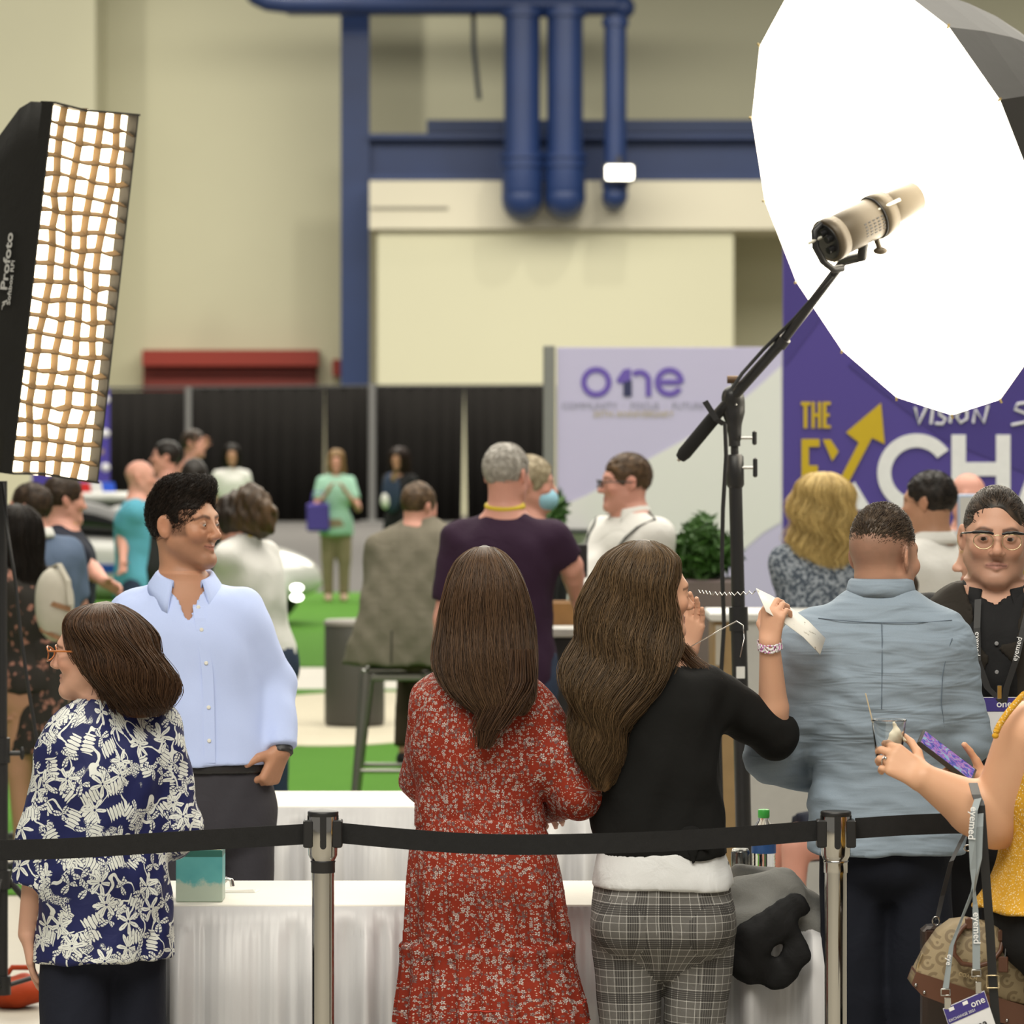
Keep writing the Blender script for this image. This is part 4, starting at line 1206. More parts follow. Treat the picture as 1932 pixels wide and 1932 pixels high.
# --- strip softbox on its stand
def softbox():
    D0 = 14.0; c = P(124, 552, D0); t = thing('softbox', tuple(c), 'tall strip softbox with lit fabric grid and black sides', 'softbox')
    u = unit(P(163, 207, D0) - P(86, 897, D0)); r = unit(A3(.2417, .255, .012)); r = unit(r - u * r.dot(u)); n = np.cross(r, u)   # n looks to the lit side
    if n[1] > 0: n = -n
    W, Hh = .178, .580
    F_ = lambda a, b, d=0.0: r * a + u * b + n * d
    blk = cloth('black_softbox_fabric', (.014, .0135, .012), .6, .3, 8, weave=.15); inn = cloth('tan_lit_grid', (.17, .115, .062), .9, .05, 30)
    # tapering body with slightly bulging sides
    v = []; f = []; prof = [(1.0, 0.0), (1.0, -.06), (.96, -.12), (.72, -.34), (.34, -.46), (.30, -.48)]; ns = 8; ring_ = []
    for i in range(ns): ring_.append((-1 + 2 * i / ns, -1))
    for i in range(ns): ring_.append((1, -1 + 2 * i / ns))
    for i in range(ns): ring_.append((1 - 2 * i / ns, 1))
    for i in range(ns): ring_.append((-1, 1 - 2 * i / ns))
    m = len(ring_)
    for k, d in prof:
        for a, b in ring_:
            kk = k if k == 1 else k; hb = Hh * (kk if k > .9 else kk * .9)
            v.append(F_(a * W * (kk if k > .9 else max(kk, .45)), b * hb, d))
    for i in range(len(prof) - 1):
        for j in range(m): f.append((i*m+j, i*m+(j+1) % m, (i+1)*m+(j+1) % m, (i+1)*m+j))
    f.append(tuple(range((len(prof)-1)*m, len(prof)*m)))
    MB().raw(v, f, True).build('housing', blk, t)
    # front lip standing proud of the diffuser
    lip = MB()
    for (a0, b0, a1, b1) in ((-1, -1, -1, 1), (1, -1, 1, 1)):
        lip.ribbon([F_(a0 * W, b0 * Hh * 1.005, .022), F_(a1 * W * 1.0, b1 * Hh * 1.005, .022)], n * .05, .006)
    for b0 in (-1, 1): lip.ribbon([F_(-W, b0 * Hh, .022), F_(-W * .3, b0 * Hh * .985, .03), F_(W * .4, b0 * Hh * 1.0, .022), F_(W, b0 * Hh * 1.01, .022)], n * .07, .006)
    lip.build('front_lip', blk, t)
    MB().raw([F_(-W, -Hh, 0), F_(W, -Hh, 0), F_(W, Hh, 0), F_(-W, Hh, 0)], [(0, 1, 2, 3)]).build('diffuser', SOFTLIT, t)
    # egg-crate grid of fabric strips
    rr = np.random.default_rng(4); nc, nr = 5, 21
    for i in range(1, nc):
        a = -W + 2 * W * i / nc; pts = [F_(a + .010 * math.sin(b * 5 + i) + rr.normal() * .003, b * Hh, .025) for b in np.linspace(-1, 1, 22)]
        MB().ribbon(pts, n * .034, .004).build('grid_strip', inn, t)
    for j in range(1, nr):
        b = -Hh + 2 * Hh * j / nr; pts = [F_(a * W, b + .004 * math.sin(a * 4 + j * 1.3) + rr.normal() * .0035, .025) for a in np.linspace(-1, 1, 9)]
        MB().ribbon(pts, n * .030 - u * .012, .005).build('grid_strip', inn, t)
    # lettering up the side panel
    wm = plain('grey_white_print', (.50, .50, .48), .6)
    e = -r * W; side_dir = unit(-n); sx = u; sy = unit(np.cross(np.cross(u, side_dir), u))
    q0 = F_(-W - .003, 0, 0)
    # side plane from the front edge backwards
    back = F_(-W * .75, 0, -.30) - F_(-W, 0, -.06); back = unit(back); nrm = np.cross(u, back)
    if nrm[1] > 0: nrm = -nrm
    base = F_(-W, 0, -.06) + nrm * .012
    def lab(txt, size, a, d, bold):
        me = text_mesh(txt, size, bold=bold, extrude=.0004); M = np.eye(4); M[:3, 0] = u; M[:3, 1] = back; M[:3, 2] = np.cross(u, back); M[:3, 3] = base + u * a + back * d
        me.transform(Matrix(M.tolist())); link('lettering', me, wm, t)
    lab('Profoto', .058, .075, .016, .0014); lab('Softbox RFi', .030, .01, -.022, .0005)
    # logo mark: three slanted bars
    mk = MB()
    for i, (h0, h1) in enumerate(((.0, .030), (.012, .036), (.024, .042))):
        p0 = base + u * (-.075 + .010 * i) + back * .02
        mk.ribbon([p0 - back * .004, p0 + u * .008 - back * (.008 + h0)], u * .006, .001)
    mk.build('logo_mark', wm, t)
    MB().tube([F_(0, 0, -.47), F_(0, 0, -.75)], .055, 16).build('lamp_head', BLACKP, t)
    return t
SOFTLIT = glow('softbox_diffuser_lit', (1.0, .82, .54), 8.0)
softbox()
def light_stand(px, D0, ztop, label, lean=0.0, rl=.019, ru=.0165, foot=.45, ang=.3):
    t = thing('light_stand', tuple(P(px, HOR + 1e-6, D0) * A3(1, 1, 0)), label, 'light stand', 'black light stands')
    pt = lambda z: A3(lean * z, 0, z)
    MB().tube([pt(.10), pt(ztop * .5)], rl, 14).build('lower_tube', BLACKP, t)
    MB().tube([pt(ztop * .5 - .02), pt(ztop)], ru, 14).build('upper_tube', BLACKP, t)
    MB().tube([pt(ztop * .5 - .03), pt(ztop * .5 + .05)], rl * 1.35, 14).build('clamp_collar', BLACKP, t)
    MB().tube([pt(ztop * .5) + A3(rl, 0, 0), pt(ztop * .5) + A3(rl + .04, 0, 0)], .008, 8).ball(pt(ztop * .5) + A3(rl + .045, 0, 0), (.008, .008, .022), 10, 8).build('knob', BLACKP, t)
    MB().tube([pt(.10), pt(.16)], rl * 1.5, 14).build('leg_hub', BLACKP, t); MB().tube([pt(.44), pt(.50)], rl * 1.5, 14).build('leg_hub', BLACKP, t)
    for i in range(3):
        a = ang + i * 2 * PI_ / 3; d = A3(math.cos(a), math.sin(a), 0)
        MB().tube([pt(.47) + d * .02, d * foot + A3(0, 0, .015)], .011, 8).build('leg', BLACKP, t)
        MB().tube([pt(.13) + d * .02, d * foot * .62 + A3(0, 0, .19)], .008, 8).build('strut', BLACKP, t)
        MB().ball(d * foot + A3(0, 0, .015), .016, 8, 6).build('rubber_foot', BLACKP, t)
    return t
st = light_stand(4, 14.3, 1.75, 'black light stand under the strip softbox', foot=.40)
tag(MB().tube([P(4, 912, 14.2), P(14, 1000, 14.1), P(28, 1090, 14.1), P(38, 1190, 14.1), P(52, 1290, 14.1), P(70, 1400, 14.1), P(88, 1480, 14.1), P(92, 1600, 14.1), A3(*(P(80, 1700, 14.1)[:2]), .02)], .006, 8).build('power_cable', BLACKP), 'black cable hanging down from the softbox', 'cable', 'black lamp cables')

# --- umbrella lamp on a boom
def umbrella():
    D0 = 13.45; n = unit(A3(-.821, -.471, -.322)); c = P(1685, 368, D0)
    t = thing('umbrella', tuple(c), 'huge white-lined photo umbrella glowing bright, black outside', 'umbrella')
    e1 = unit(np.cross(n, (0, 0, 1.0))); e2 = np.cross(n, e1); R = .7015; N = 16; depth = .66
    lit = UMBGLOW; outc = cloth('grey_black_umbrella_fabric', (.040, .037, .032), .5, .1, 5, weave=.1)
    sol = np.linalg.solve(np.array([[e1[0], e2[0]], [e1[2], e2[2]]]), (P(1446, 70, D0) - c)[[0, 2]] / R); a0 = math.atan2(sol[1], sol[0])
    def shell(off):
        v = [-n * (depth + off)]; f = []; nr = 9; seg = 4; m = N * seg
        for i in range(1, nr + 1):
            q = i / nr
            for j in range(m):
                a = a0 + 2 * PI_ * j / m; k = (j % seg) / seg
                s_ = 1 - (1 - math.cos(PI_ / N)) * 4 * k * (1 - k) * 1.0        # straight edges between the ribs
                rr = R * q * (1 + off * .02) * s_
                d = depth * (1 - q ** 2.3) + off * (1 - .7 * q)
                bul = .0
                v.append(e1 * rr * math.cos(a) + e2 * rr * math.sin(a) - n * d)
        for j in range(m): f.append((0, 1 + (j+1) % m, 1 + j))
        for i in range(nr - 1):
            for j in range(m): f.append((1+i*m+j, 1+i*m+(j+1) % m, 1+(i+1)*m+(j+1) % m, 1+(i+1)*m+j))
        return v, f
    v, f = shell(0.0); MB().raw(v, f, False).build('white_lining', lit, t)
    v, f = shell(.012); MB().raw(v, [tuple(reversed(q)) for q in f], False).build('outer_cover', outc, t)
    for j in range(N):
        a = a0 + 2 * PI_ * j / N; d = e1 * math.cos(a) + e2 * math.sin(a)
        MB().tube([d * R * q - n * (depth * (1 - q ** 2.3) - .004) for q in (.05, .3, .55, .8, 1.0)], .0022, 6).build('rib', plain('pale_rib', (.6, .58, .5), .4, .6), t)
        MB().tube([d * (R - .002), d * (R + .012)], .004, 8).build('rib_tip', plain('brass_tip', (.55, .42, .2), .4, .8), t)
    MB().tube([-n * (depth + .03), n * .22], .005, 8).build('shaft', plain('pale_rib', (.6, .58, .5), .4, .6), t)
    # flash head
    hc = P(1632, 419, D0 - .22); h = thing('flash_head', tuple(hc), 'tan flash head pointing into the umbrella', 'flash head')
    ax = unit(P(1733, 372, D0 - .17) - P(1545, 468, D0 - .27) + A3(0, .10, 0)); tan = plain('khaki_lamp_body', (.085, .066, .042), .45, .2); tan2 = plain('pale_khaki_metal', (.085, .066, .040), .4, .3)
    kx = D0 / FPX; up = unit(np.cross(np.cross(ax, (0, 0, 1.0)), ax))
    def cyl(name, a, b, r0, r1, mat, nn=28): return MB().tube([ax * a, ax * (a + (b - a) * .02), ax * (a + (b - a) * .98), ax * b], [r0 * .96, r0, r1, r1 * .96], nn).build(name, mat, h)
    cyl('rear_ring', -.155, -.115, .066, .066, tan); cyl('body', -.115, .035, .062, .062, tan); cyl('front_ring', .035, .085, .068, .066, tan2); cyl('reflector', .085, .205, .050, .048, tan2)
    cyl('seam_band', -.118, -.112, .0645, .0645, tan2); cyl('seam_band', .030, .036, .0665, .0665, BLACKP)
    cyl('rear_panel', -.158, -.150, .055, .055, BLACKP)
    sd = unit(np.cross(ax, up))
    if sd[1] > 0: sd = -sd
    for i in range(5):
        for j in range(5):
            an = -.5 + .16 * j; d = sd * math.cos(an) + up * math.sin(an); MB().tube([ax * (-.05 + i * .017) + d * .0605, ax * (-.042 + i * .017) + d * .0605], .003, 6).build('vent', BLACKP, h)
    # handle loop and knobs
    loop = [ax * -.15 + up * .055 - ax * 0, ax * -.185 + up * .045, ax * -.20 + up * .0, ax * -.19 - up * .05, ax * -.165 - up * .085, ax * -.13 - up * .095]
    MB().tube(loop, .011, 8).build('handle', BLACKP, h)
    for an in (.3, 1.2, 2.4, -.7): MB().tube([ax * -.155 + (sd * math.sin(an) + up * math.cos(an)) * .03, ax * -.176 + (sd * math.sin(an) + up * math.cos(an)) * .03], .011, 10).build('dial', BLACKP, h)
    MB().tube([ax * .02 - up * .065, ax * .02 - up * .095], .009, 8).ball(ax * .02 - up * .10, (.022, .012, .012), 10, 8).build('knob', tan, h)
    tp_ = P(1592, 492, 13.35) - hc; MB().tube([ax * -.03 - up * .055, ax * -.05 - up * .09, tp_], .016, 10).build('mount', BLACKP, h)
    MB().tube([ax * -.22 + up * .02, ax * .10 + up * .03 + sd * .066], .005, 8).build('umbrella_rod', plain('pale_rib', (.6, .58, .5), .4, .6), h)
    # boom arm and stand
    piv = P(1384, 765, 13.6)
    b = thing('boom_arm', tuple(piv), 'black boom arm with clamp carrying the flash head', 'boom arm')
    tip = P(1592, 492, 13.35) - piv; tail = P(1284, 864, 13.68) - piv; dd = unit(tip - tail)
    MB().tube([tail + dd * .14, tip * .45], .017, 12).build('arm_tube', BLACKP, b); MB().tube([tip * .44, tip], .014, 12).build('arm_tube_inner', BLACKP, b)
    MB().tube([tip * .42, tip * .47], .021, 12).build('arm_collar', BLACKP, b)
    MB().tube([tail, tail + dd * .02, tail + dd * .17, tail + dd * .19], [.017, .022, .022, .018], 12).build('grip', plain('black_foam', (.008, .008, .008), .9), b)
    MB().tube([tail - dd * .012, tail], .006, 8).build('end_hook', CHROME, b)
    S = Solid().add(Ell((0, 0, 0), (.035, .03, .055)), .0).add(Ell((-.005, -.012, .03), (.03, .03, .03)), .02).add(Cone((0, 0, -.03), (.004, 0, -.10), .026, .02), .02); solid_obj('clamp', S, .006, BLACKP, b)
    MB().tube([P(1388, 765, 13.57) - piv, P(1388, 738, 13.57) - piv, P(1382, 722, 13.57) - piv], .005, 6).build('clamp_scale', CHROME, b)
    MB().ribbon([P(1330, 757, 13.56) - piv, P(1352, 792, 13.56) - piv, P(1366, 800, 13.57) - piv], (.016, 0, .008), .008).build('lever', BLACKP, b)
    MB().tube([P(1372, 716, 13.56) - piv, P(1392, 716, 13.56) - piv], .012, 8).build('wing_nut', plain('bronze_part', (.10, .06, .035), .5, .5), b)
    cab = [P(1570, 520, 13.36), P(1500, 600, 13.45), P(1440, 660, 13.5), P(1400, 705, 13.5), P(1380, 735, 13.5)]
    tag(MB().tube(cab, .006, 8).build('power_cable', BLACKP), 'black cable running along the boom arm', 'cable', 'black lamp cables')
    cab = [P(1368, 800, 13.5), P(1370, 860, 13.5), P(1364, 960, 13.5), P(1362, 1060, 13.5), P(1366, 1180, 13.5), P(1360, 1280, 13.5), P(1358, 1400, 13.5), P(1362, 1550, 13.5), A3(*(P(1366, 1700, 13.5)[:2]), .01)]
    tag(MB().tube(cab, .0065, 8).build('power_cable', BLACKP), 'black cable hanging beside the umbrella stand', 'cable', 'black lamp cables')
    # stand: measured so that it meets the clamp
    s_ = thing('light_stand', tuple(P(1413, HOR + 1e-6, 13.6) * A3(1, 1, 0)), 'black light stand holding the boom and umbrella', 'light stand', 'black light stands')
    top = piv - np.array(s_.location); pt = lambda z: A3(top[0] * z / top[2], 0, z)
    zz = lambda y: CAM_H - (y - HOR) * 13.6 / FPX
    MB().tube([pt(.10), pt(zz(1160))], .0245, 16).build('lower_tube', BLACKP, s_); MB().tube([pt(zz(1170)), pt(zz(900))], .0205, 16).build('middle_tube', BLACKP, s_); MB().tube([pt(zz(910)), pt(top[2] - .02)], .012, 12).build('upper_tube', BLACKP, s_)
    MB().tube([pt(zz(920)), pt(zz(915)), pt(zz(862)), pt(zz(857))], [.022, .027, .027, .02], 16).build('clamp_collar', BLACKP, s_); MB().tube([pt(zz(1190)), pt(zz(1145))], .029, 16).build('clamp_collar', BLACKP, s_)
    MB().tube([pt(zz(842)), pt(zz(800))], .018, 12).build('spigot', BLACKP, s_)
    for y in (882, 826):
        q = pt(zz(y)); MB().tube([q + A3(.02, -.01, 0), q + A3(.058, -.012, 0)], .005, 8).build('knob_stem', CHROME, s_); MB().box(tuple(q + A3(.054, -.02, -.030 if y > 850 else -.022)), tuple(q + A3(.068, -.004, .030 if y > 850 else .022)), .004).build('wing_knob', BLACKP, s_)
    q = pt(zz(1268)); MB().box(tuple(q + A3(-.012, -.0265, -.018)), tuple(q + A3(.014, -.0225, .018))).build('label_sticker', plain('white_sticker', (.62, .62, .6), .6), s_)
    for i in range(3):
        a = .5 + i * 2 * PI_ / 3; d = A3(math.cos(a), math.sin(a), 0)
        MB().tube([pt(.5) + d * .02, d * .55 + A3(0, 0, .02)], .012, 8).build('leg', BLACKP, s_); MB().ball(d * .55 + A3(0, 0, .016), .016, 8, 6).build('rubber_foot', BLACKP, s_)
UMBGLOW = glow('umbrella_lining_bounce_glow', (1.0, .90, .72), 5.0)  # lining emits by itself, standing in for flash light it would bounce
umbrella()
# ------------------------------------------------------------------ printed and woven fabrics
def local_cell(g, uv, scale, dim='2D', rnd=0.9, rot=True):
    """voronoi cell: local vector (metres), radius, angle, random colour"""
    vo = g.voronoi(uv, scale, 'F1', rnd, dim)
    loc = g.vmath('SUBTRACT', uv, vo.outputs['Position'])
    s = g.sep(loc); r = g.vmath('LENGTH', loc); c = g.sep(vo.outputs['Color'])
    th = g.math('ARCTAN2', s[1], s[0])
    if rot: th = g.math('ADD', th, g.math('MULTIPLY', c[1], 6.28))
    return loc, s, r, th, c
def inside(g, r, lim, soft=0.0004):
    return g.math('SUBTRACT', 1.0, g.smooth(g.math('SUBTRACT', r, lim), -soft, soft))
def petals(g, r, th, n, R, depth):
    return g.math('MULTIPLY', g.math('ADD', 1 - depth, g.math('MULTIPLY', g.math('COSINE', g.math('MULTIPLY', th, float(n))), depth)), R)

def red_floral():
    g = NT('red_floral_crepe'); uv = g.uv(); v = g.coord('Object')
    uvw = g.vmath('ADD', uv, g.vmath('SCALE', g.noise(v, 40, 2, out='Color'), None)) if False else uv
    n = g.noise(v, 9, 3)
    base = g.mix(n, (0.185, 0.017, 0.009), (0.285, 0.032, 0.013))
    col = base
    for scale, R, off in ((82.0, .0052, (0, 0, 0)), (105.0, .0036, (.313, .177, 0))):
        u2 = g.mapping(uv, loc=off)
        loc, s, r, th, c = local_cell(g, u2, scale)
        pick = g.math('GREATER_THAN', c[0], 0.56)
        Rr = g.math('MULTIPLY', g.math('ADD', 0.75, g.math('MULTIPLY', c[2], 0.45)), R)
        pet = g.math('MULTIPLY', g.math('ADD', .76, g.math('MULTIPLY', g.math('COSINE', g.math('MULTIPLY', th, 5.0)), .24)), Rr)
        ring = inside(g, r, g.math('MULTIPLY', pet, 1.12)); fl = inside(g, r, pet, .0003)
        col = g.mix(g.math('MULTIPLY', ring, pick), col, (0.10, 0.022, 0.02))
        pc = g.mix(g.smooth(c[1], .30, .62), (0.17, 0.10, 0.095), (0.52, 0.46, 0.44))
        core = inside(g, r, g.math('MULTIPLY', Rr, .26))
        pc = g.mix(core, pc, (0.16, 0.06, 0.05))
        vein = g.math('GREATER_THAN', g.math('COSINE', g.math('MULTIPLY', th, 5.0)), -0.62)
        col = g.mix(g.math('MULTIPLY', g.math('MULTIPLY', fl, pick), vein), col, pc)
    loc, s, r, th, c = local_cell(g, g.mapping(uv, loc=(.7, .2, 0)), 210.0)
    col = g.mix(g.math('MULTIPLY', inside(g, r, .0011), g.math('GREATER_THAN', c[0], .72)), col, (0.55, 0.42, 0.34))
    g.bump(g.noise(v, 55, 3, .6), 0.25, 0.006)
    return g.done(col, 0.8, 0, 0.2)

def jungle_print():
    g = NT('navy_jungle_print'); uv0 = g.uv(); v = g.coord('Object')
    wob = g.vmath('SUBTRACT', g.noise(uv0, 30, 2, out='Color'), (.5, .5, .5))
    sc = g.node('ShaderNodeVectorMath', operation='SCALE'); g.l.new(wob, sc.inputs[0]); sc.inputs[3].default_value = 0.010
    uv = g.vmath('ADD', uv0, sc.outputs[0])
    navy, white = (0.012, 0.016, 0.085), (0.72, 0.74, 0.70)
    mask = 0.0; col = navy
    # speckled fur patches
    patch = g.smooth(g.noise(uv, 14, 2), .60, .63)
    dots = g.voronoi(g.mapping(uv, (1, .6, 1)), 420, 'F1', 1.0, '2D').outputs['Distance']
    sp = g.math('MULTIPLY', patch, g.math('GREATER_THAN', dots, .42))
    col = g.mix(sp, col, white)
    # curling vines
    nz = g.noise(g.mapping(uv, loc=(3.1, 1.7, 0)), 11, 1)
    vine = g.math('LESS_THAN', g.math('ABSOLUTE', g.math('SUBTRACT', nz, .5)), .014)
    col = g.mix(vine, col, white)
    def over(c_old, m, line):
        rim = m
        return g.mix(g.math('MULTIPLY', m, line), c_old, white)
    # ringed tails and banana bunches: striped capsules
    loc, s, r, th, c = local_cell(g, g.mapping(uv, loc=(.41, .13, 0)), 17.0, rnd=.8)
    ca = g.math('COSINE', g.math('MULTIPLY', c[1], 6.28)); sa = g.math('SINE', g.math('MULTIPLY', c[1], 6.28))
    x = g.math('ADD', g.math('MULTIPLY', s[0], ca), g.math('MULTIPLY', s[1], sa)); y = g.math('SUBTRACT', g.math('MULTIPLY', s[1], ca), g.math('MULTIPLY', s[0], sa))
    lobes = g.math('ABSOLUTE', g.math('SINE', g.math('MULTIPLY', x, 330.0)))
    ym = g.math('ADD', .009, g.math('MULTIPLY', lobes, .009))
    bunch = g.math('MULTIPLY', g.math('LESS_THAN', g.math('ABSOLUTE', x), .024), g.math('LESS_THAN', g.math('ABSOLUTE', y), ym))
    line = g.math('GREATER_THAN', lobes, .25)
    col = g.mix(g.math('MULTIPLY', bunch, g.math('LESS_THAN', c[0], .55)), col, navy)
    col = over(col, g.math('MULTIPLY', bunch, g.math('LESS_THAN', c[0], .55)), line)
    # pointed leaves in pairs
    loc, s, r, th, c = local_cell(g, g.mapping(uv, loc=(.9, .55, 0)), 20.0, rnd=.9)
    lf = petals(g, r, th, 3, .028, .55)
    lf = g.math('MULTIPLY', lf, g.math('GREATER_THAN', c[0], .35))
    lm = inside(g, r, lf); vein = g.math('GREATER_THAN', g.math('ABSOLUTE', g.math('SINE', g.math('MULTIPLY', th, 1.5))), .10)
    rib = g.math('GREATER_THAN', g.math('SINE', g.math('ADD', g.math('MULTIPLY', r, 900.0), g.math('MULTIPLY', th, 6.0))), -.75)
    col = g.mix(inside(g, r, g.math('MULTIPLY', lf, 1.12)), col, navy)
    col = over(col, lm, g.math('MULTIPLY', vein, rib))
    # six-petalled flowers
    loc, s, r, th, c = local_cell(g, g.mapping(uv, loc=(.2, .8, 0)), 13.0, rnd=.75)
    fp = petals(g, r, th, 6, .034, .46); pick = g.math('GREATER_THAN', c[0], .30)
    col = g.mix(g.math('MULTIPLY', inside(g, r, g.math('ADD', fp, .0016)), pick), col, navy)
    fl = g.math('MULTIPLY', inside(g, r, fp), pick)
    vn = g.math('GREATER_THAN', g.math('ABSOLUTE', g.math('SINE', g.math('MULTIPLY', th, 3.0))), .07)
    far = g.math('LESS_THAN', r, .0235)
    ln = g.math('MULTIPLY', g.math('MAXIMUM', vn, g.math('SUBTRACT', 1.0, far)), g.math('GREATER_THAN', r, .003))
    col = over(col, fl, ln)
    g.bump(g.noise(v, 16, 3, .5, .4), 0.25, 0.02)
    return g.done(col, 0.6, 0, 0.3)

def stripe(g, x, period, centre, half):
    f = g.math('FRACT', g.math('DIVIDE', x, period))
    return g.math('LESS_THAN', g.math('ABSOLUTE', g.math('SUBTRACT', f, centre)), half / period)
def plaid():
    g = NT('grey_windowpane_check'); s = g.sep(g.uv()); v = g.coord('Object')
    n = g.noise(v, 500, 2)
    col = g.mix(n, (0.115, 0.110, 0.105), (0.175, 0.168, 0.158))
    for ax, per in ((s[0], .098), (s[1], .082)):
        for c in (.30, .36, .42, .48, .54):
            col = g.mix(g.math('MULTIPLY', stripe(g, ax, per, c, .0013), .75), col, (0.035, 0.033, 0.033))
        for c in (.05, .25, .59, .80):
            col = g.mix(g.math('MULTIPLY', stripe(g, ax, per, c, .0007), .55), col, (0.70, 0.69, 0.66))
    g.bump(g.noise(v, 26, 3, .5, .5), 0.25, 0.015)
    return g.done(col, 0.85, 0, 0.2)
def yellow_dots():
    g = NT('mustard_dotted_blouse'); v = g.coord('Object')
    vo = g.voronoi(v, 190, 'F1', .9)
    col = g.mix(g.math('LESS_THAN', vo.outputs['Distance'], .26), g.mix(g.noise(v, 12, 3), (0.50, 0.25, 0.018), (0.66, 0.36, 0.035)), (0.82, 0.74, 0.52))
    g.bump(g.noise(v, 22, 3, .5, .5), 0.35, 0.02)
    return g.done(col, 0.8, 0, 0.2)
def chambray(name, c0, c1, stretch=(1.0, 1.0, 3.2), wr=0.3, scale=5.0, fine_cr=0.0):
    g = NT(name); v = g.coord('Object')
    fine = g.noise(v, 1100, 2); slub = g.noise(g.mapping(v, (1, 1, 6)), 260, 2)
    cr = g.noise(g.mapping(v, stretch), scale, 2, .5, .5)
    f = g.math('ADD', g.math('MULTIPLY', fine, .55), g.math('MULTIPLY', slub, .45))
    col = g.mix(f, c0, c1)
    h = cr
    if fine_cr:
        c2 = g.noise(g.mapping(v, (1.0, 1.0, 5.5), rot=(0, .2, 0)), 5.5, 2, .55, .5)
        gate = g.smooth(g.noise(v, 4, 1), .38, .62)
        h = g.math('ADD', cr, g.math('MULTIPLY', g.math('MULTIPLY', g.math('POWER', c2, 2.0), gate), fine_cr))
    g.bump(h, wr, 0.02)
    return g.done(col, 0.8, 0, 0.25)
def speckle(name, cols, scale, thr=(.45, .55), rough=.85):
    g = NT(name); v = g.coord('Object')
    return g.done(g.mix(g.smooth(g.noise(v, scale, 3, .6), *thr), *cols), rough, 0, .2)
def tweed():
    g = NT('grey_brown_tweed'); v = g.coord('Object')
    n = g.noise(v, 420, 2); s = g.sep(v)
    c = g.mix(n, (0.125, 0.112, 0.086), (0.215, 0.195, 0.150))
    for a in (s[0], s[2]): c = g.mix(g.math('MULTIPLY', stripe(g, a, .09, .5, .006), .10), c, (0.09, 0.08, 0.065))
    g.bump(g.noise(v, 9, 3, .5, .5), .3, .03)
    return g.done(c, .9, 0, .15)
# ------------------------------------------------------------------ the people in focus
PI = math.pi
def silhouette(p, rows, dy=0.0):
    """loft stations from (row, left px, right px, half depth[, dy]) measured on this person"""
    out = []
    for r in rows:
        y, xl, xr, b = r[:4]; oy = r[4] if len(r) > 4 else dy
        c = p.L((xl + xr) / 2, y); out.append((c[2], c[0], oy, abs(xr - xl) / 2 * p.D / FPX, b))
    return out
BROWN = [(0.030, 0.014, 0.007), (0.085, 0.042, 0.020), (0.13, 0.062, 0.026)]

